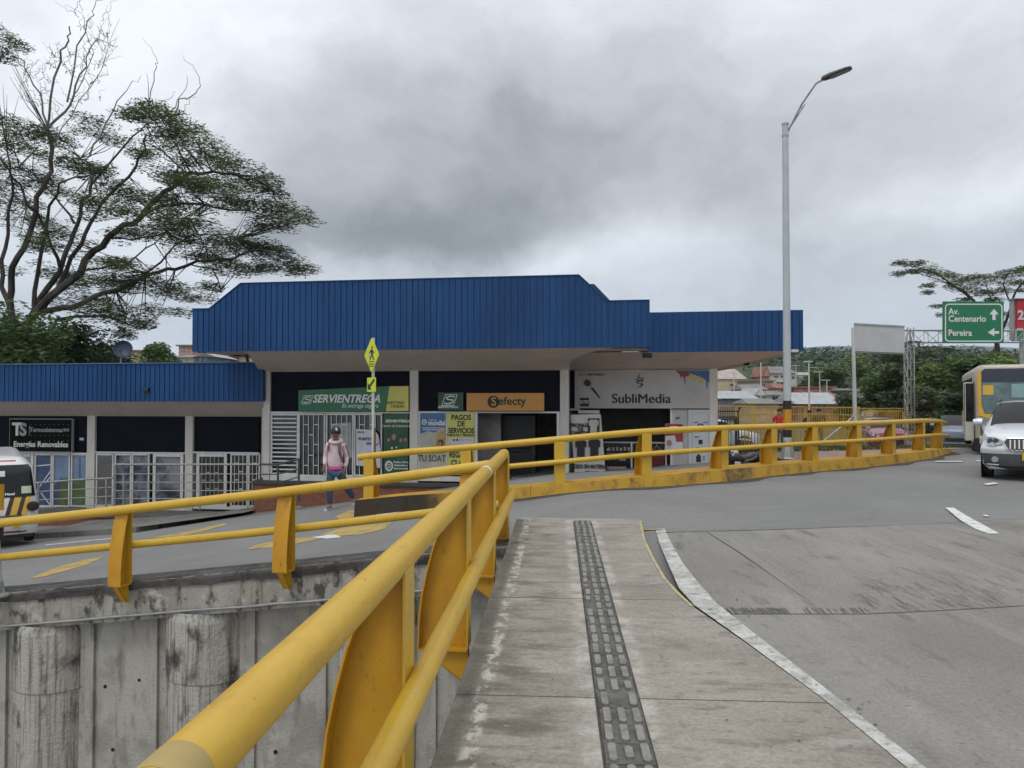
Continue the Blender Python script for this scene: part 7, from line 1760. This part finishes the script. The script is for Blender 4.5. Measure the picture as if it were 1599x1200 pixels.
# ------------------------------------------------------------------ houses
roofs = {'zinc': pm('zinc_roof', (.33, .34, .35), .6, .15, .6, stretch=(4, 1, 1)), 'clay': pm('clay_roof', (.27, .12, .085), .85, .25, 1), 'grey': pm('grey_sheet_roof', (.19, .18, .17), .8, .2, .7), 'fibre': pm('pale_sheet_roof', (.36, .30, .27), .8, .15, .7)}
walls = {'cream': pm('cream_house_wall', (.48, .40, .29), .85, .1, .5), 'white': pm('white_house_wall', (.52, .52, .49), .85, .08, .5), 'brick': pm('brick_house_wall', (.30, .15, .11), .9, .2, 1.2), 'pink': pm('pink_house_wall', (.42, .24, .20), .9, .12, .7), 'grey': pm('grey_house_wall', (.13, .14, .17), .85, .15, .7), 'tan': pm('tan_house_wall', (.42, .32, .20), .9, .15, .8)}
def house(label, px0, px1, ytop, ybot, Y, wall, roof, wins=(), gable=0, depth=7, eave=.35, rise=.8, cat='house', name='house', flat=False, twist=0):
    a, c = P(px0, ybot, Y), P(px1, ybot, Y); zt = P(px0, ytop, Y).z; zb = a.z
    zfoot = min(zb, -.3 if Y < 80 else zb-4); o = thing(name, label, cat, (a.x, Y, zfoot), 'houses of the hillside quarter')
    W_ = c.x-a.x; mb = MB(); mb.prism([(a.x, Y, zfoot), (c.x, Y, zfoot), (c.x, Y+depth, zfoot), (a.x, Y+depth, zfoot)], (0, 0, zt-zfoot)); mb.build('wall', walls[wall], o)
    e = eave; mb = MB()
    if gable == 1:      # gable end to the viewer
        m = (a.x+c.x)/2; mb.prism([(a.x-e, Y-e, zt), (c.x+e, Y-e, zt), (m, Y-e, zt+rise)], (0, depth+2*e, 0)); g_ = MB(); g_.prism([(a.x, Y-e-.03, zt+.02), (c.x, Y-e-.03, zt+.02), (m, Y-e-.03, zt+rise*.86)], (0, .02, 0)); g_.build('gable', walls[wall], o)
    elif flat: mb.prism([(a.x-e, Y-e, zt), (c.x+e, Y-e, zt), (c.x+e, Y+depth, zt), (a.x-e, Y+depth, zt)], (0, 0, .22))
    else: mb.add([(a.x-e, Y-e, zt-.05), (c.x+e, Y-e, zt-.05), (c.x+e-.3, Y+depth*.5, zt+rise), (a.x-e+.3, Y+depth*.5, zt+rise), (a.x-e, Y+depth+e, zt-.05), (c.x+e, Y+depth+e, zt-.05)], [(0, 1, 2, 3), (3, 2, 5, 4), (0, 3, 4), (1, 5, 2), (0, 4, 5, 1)])
    mb.build('roof', roofs[roof], o)
    for wx0, wx1, wy0, wy1 in wins:
        p, q = P(wx0, wy1, Y-.04), P(wx1, wy0, Y-.04); mb = MB().box(((p.x+q.x)/2, Y-.02, (p.z+q.z)/2), (q.x-p.x, .06, q.z-p.z)); w_ = mb.build('window', carglass, o)
        f_ = MB(); t = .09 if Y > 100 else .06
        for x in (p.x, (p.x+q.x)/2, q.x): f_.box((x, Y-.06, (p.z+q.z)/2), (t*.7, .05, q.z-p.z))
        for z in (p.z, q.z): f_.box(((p.x+q.x)/2, Y-.065, z), (q.x-p.x+t, .05, t*.7))
        f_.build('frame', walls['white'], w_)
    return o
house('long cream warehouse with a pale roof just right of the building corner', 1090, 1164, 592, 607, 150, 'cream', 'fibre', [(1140, 1146, 599, 603)], depth=14, rise=2.2)
house('tan house with a flat top left of the two storey white block', 1168, 1208, 596, 607, 140, 'tan', 'grey', [(1171, 1175, 599, 603), (1178, 1182, 599, 603), (1190, 1195, 599, 604)], flat=True)
house('two storey white and red block with a grey roof beside the lamp pole', 1200, 1242, 583, 605, 150, 'white', 'grey', [(1209, 1215, 587, 590), (1219, 1226, 587, 590), (1212, 1225, 597, 603), (1236, 1241, 588, 592)], rise=1.5, depth=10)
house('pink gabled annex standing left of the white block', 1192, 1201, 588, 603, 149, 'pink', 'clay', [], 1, rise=2)
house('low pink brick house with a grey roof below the tan house', 1162, 1196, 608, 622, 120, 'pink', 'grey', [(1171, 1174, 606+3, 613), (1184, 1188, 612, 616)], rise=.8)
house('white gabled cottage in front of the lower houses', 1180, 1194, 618, 628, 98, 'white', 'zinc', [(1191, 1193, 620, 625)], 1, rise=1.0)
house('white bungalow with barred dark windows beside the lamp pole', 1195, 1227, 616.5, 628, 99, 'white', 'grey', [(1206, 1215, 619, 625), (1218.5, 1222, 618, 620)], rise=.5)
house('small yellow house peeking over the white bungalow', 1214, 1230, 606, 614, 125, 'tan', 'clay', [(1219, 1223, 608, 612)])
house('long pale roofed shed with white tanks behind the first fence', 1100, 1180, 622, 628, 92, 'grey', 'zinc', [(1120, 1126, 624, 627)], depth=8, rise=.9)
house('grey roofed low store right of the long shed', 1172, 1216, 630, 640, 84, 'tan', 'grey', [(1180, 1184, 633, 637)], depth=6, rise=.5)
house('long pink brick row house with antennas on its flat top', 1240, 1305, 606, 617, 125, 'brick', 'clay', [(1265, 1269, 611, 613), (1284, 1290, 608, 612), (1293, 1297, 611, 614)], flat=True, eave=.2)
house('cream lower front of the row house with small dark windows', 1238, 1310, 618, 630, 116, 'cream', 'clay', [(1254, 1258, 619, 622), (1264, 1272, 620, 623), (1286, 1294, 620, 623), (1303, 1306, 619.5, 622)], rise=.5)
house('red walled shed under a wide white metal roof', 1246, 1312, 630.5, 640, 92, 'brick', 'zinc', [(1275, 1291, 633, 638)], depth=8, rise=1.35, eave=.5)
house('dark grey building right of the row house', 1322, 1344, 610, 622, 120, 'grey', 'zinc', [(1328, 1332, 613, 616)], flat=True)
house('brown brick block between the row house and the dark grey building', 1305, 1322, 609, 620, 124, 'brick', 'fibre', [(1311, 1315, 612, 615)], flat=True)
house('pale grey building behind the bushes by the signboard pole', 1346, 1368, 612, 624, 118, 'white', 'zinc', [(1352, 1356, 615, 618)], flat=True)
house('pale farm building high on the hillside right of the lamp pole', 1248, 1268, 586, 591, 240, 'white', 'fibre', [(1254, 1258, 587, 589)], rise=1)
house('tiny white roofed house on the hillside above the cream warehouse', 1156, 1170, 578, 581, 300, 'white', 'zinc', [(1160, 1163, 579, 580.5)], rise=1.5)
house('distant brick apartment block left of the blue fascia', 279, 300, 541, 568, 120, 'pink', 'grey', [(283, 286, 543, 548), (290, 293, 543, 548), (283, 286, 553, 557), (290, 294, 553, 557)], flat=True)
house('cream house between the satellite dish and the feathery tree', 205, 226, 549, 572, 130, 'tan', 'clay', [(212, 215, 551, 554)], flat=True)
house('grey roofed house below the brick apartment block', 274, 302, 558, 572, 100, 'cream', 'grey', [(281, 284, 561, 565), (289, 292, 561, 565)], rise=.5)
house('blue grey gabled house under the left overhang of the fascia', 304, 337, 558, 572, 96, 'grey', 'zinc', [(312, 315, 560, 563), (319, 323, 560, 563)], 1, rise=.55)
house('pink house with dark doors right of the blue grey gable', 337, 362, 556, 572, 104, 'pink', 'fibre', [(343, 347, 560, 566), (351, 354, 557, 562)], flat=True)
house('cream and red house below the overhang nearest the soffit', 363, 400, 556, 572, 106, 'cream', 'clay', [(370, 374, 558, 563), (384, 388, 558, 563)], flat=True)
# distant lamp posts and poles
def far_lamp(label, px, ytop, ybot, Y, heads=1):
    a = P(px, ytop, Y); o = thing('street_lamp', label, 'street lamp', (a.x, a.y, -.3 if Y < 100 else 0), 'distant street lamps')
    MB().tube([(a.x, a.y, -.3), (a.x, a.y, a.z)], [.10, .06], 8).build('pole', steel_w, o, True)
    if heads: mb = MB(); mb.box(a+Vector((-.1*Y/80, 0, 0)), (.9*Y/80, .2, .1)); mb.build('lamp_head', steel_w, o)
far_lamp('distant pale pole between the soffit and the street lamp', 1188, 561, 640, 95, 0); far_lamp('distant twin armed lamp post right of the street lamp', 1263, 565, 640, 70)
for (px, yt, Y, lb) in ((1243, 571, 130, 'tiny far lamp close right of the street lamp pole'), (1272, 574, 150, 'tiny far lamp in front of the rounded tree'), (1280, 581, 120, 'tiny far lamp below the rounded tree'), (1291, 594, 110, 'lowest tiny far lamp above the pink row house'), (1146, 582, 120, 'tiny far lamp above the cream warehouse')):
    far_lamp(lb, px, yt, 640, Y)
# ------------------------------------------------------------------ humid air over the valley
if True:
    mb = MB(); mb.prism([(-9500, -450, -8), (9500, -450, -8), (9500, 5900, -8), (-9500, 5900, -8)], (0, 0, 700))
    hm = bpy.data.materials.new('haze'); hm.use_nodes = True; nt = hm.node_tree; nt.nodes.remove(nt.nodes['Principled BSDF'])
    pv = nt.nodes.new('ShaderNodeVolumePrincipled'); pv.inputs['Color'].default_value = (.80, .90, 1, 1); pv.inputs['Density'].default_value = .00013; pv.inputs['Anisotropy'].default_value = .0
    nt.links.new(pv.outputs[0], nt.nodes['Material Output'].inputs['Volume'])
    h = mb.build('haze', hm); h['kind'] = 'stuff'; h['label'] = 'thin humid air over the valley'
    SC.cycles.volume_bounces = 0
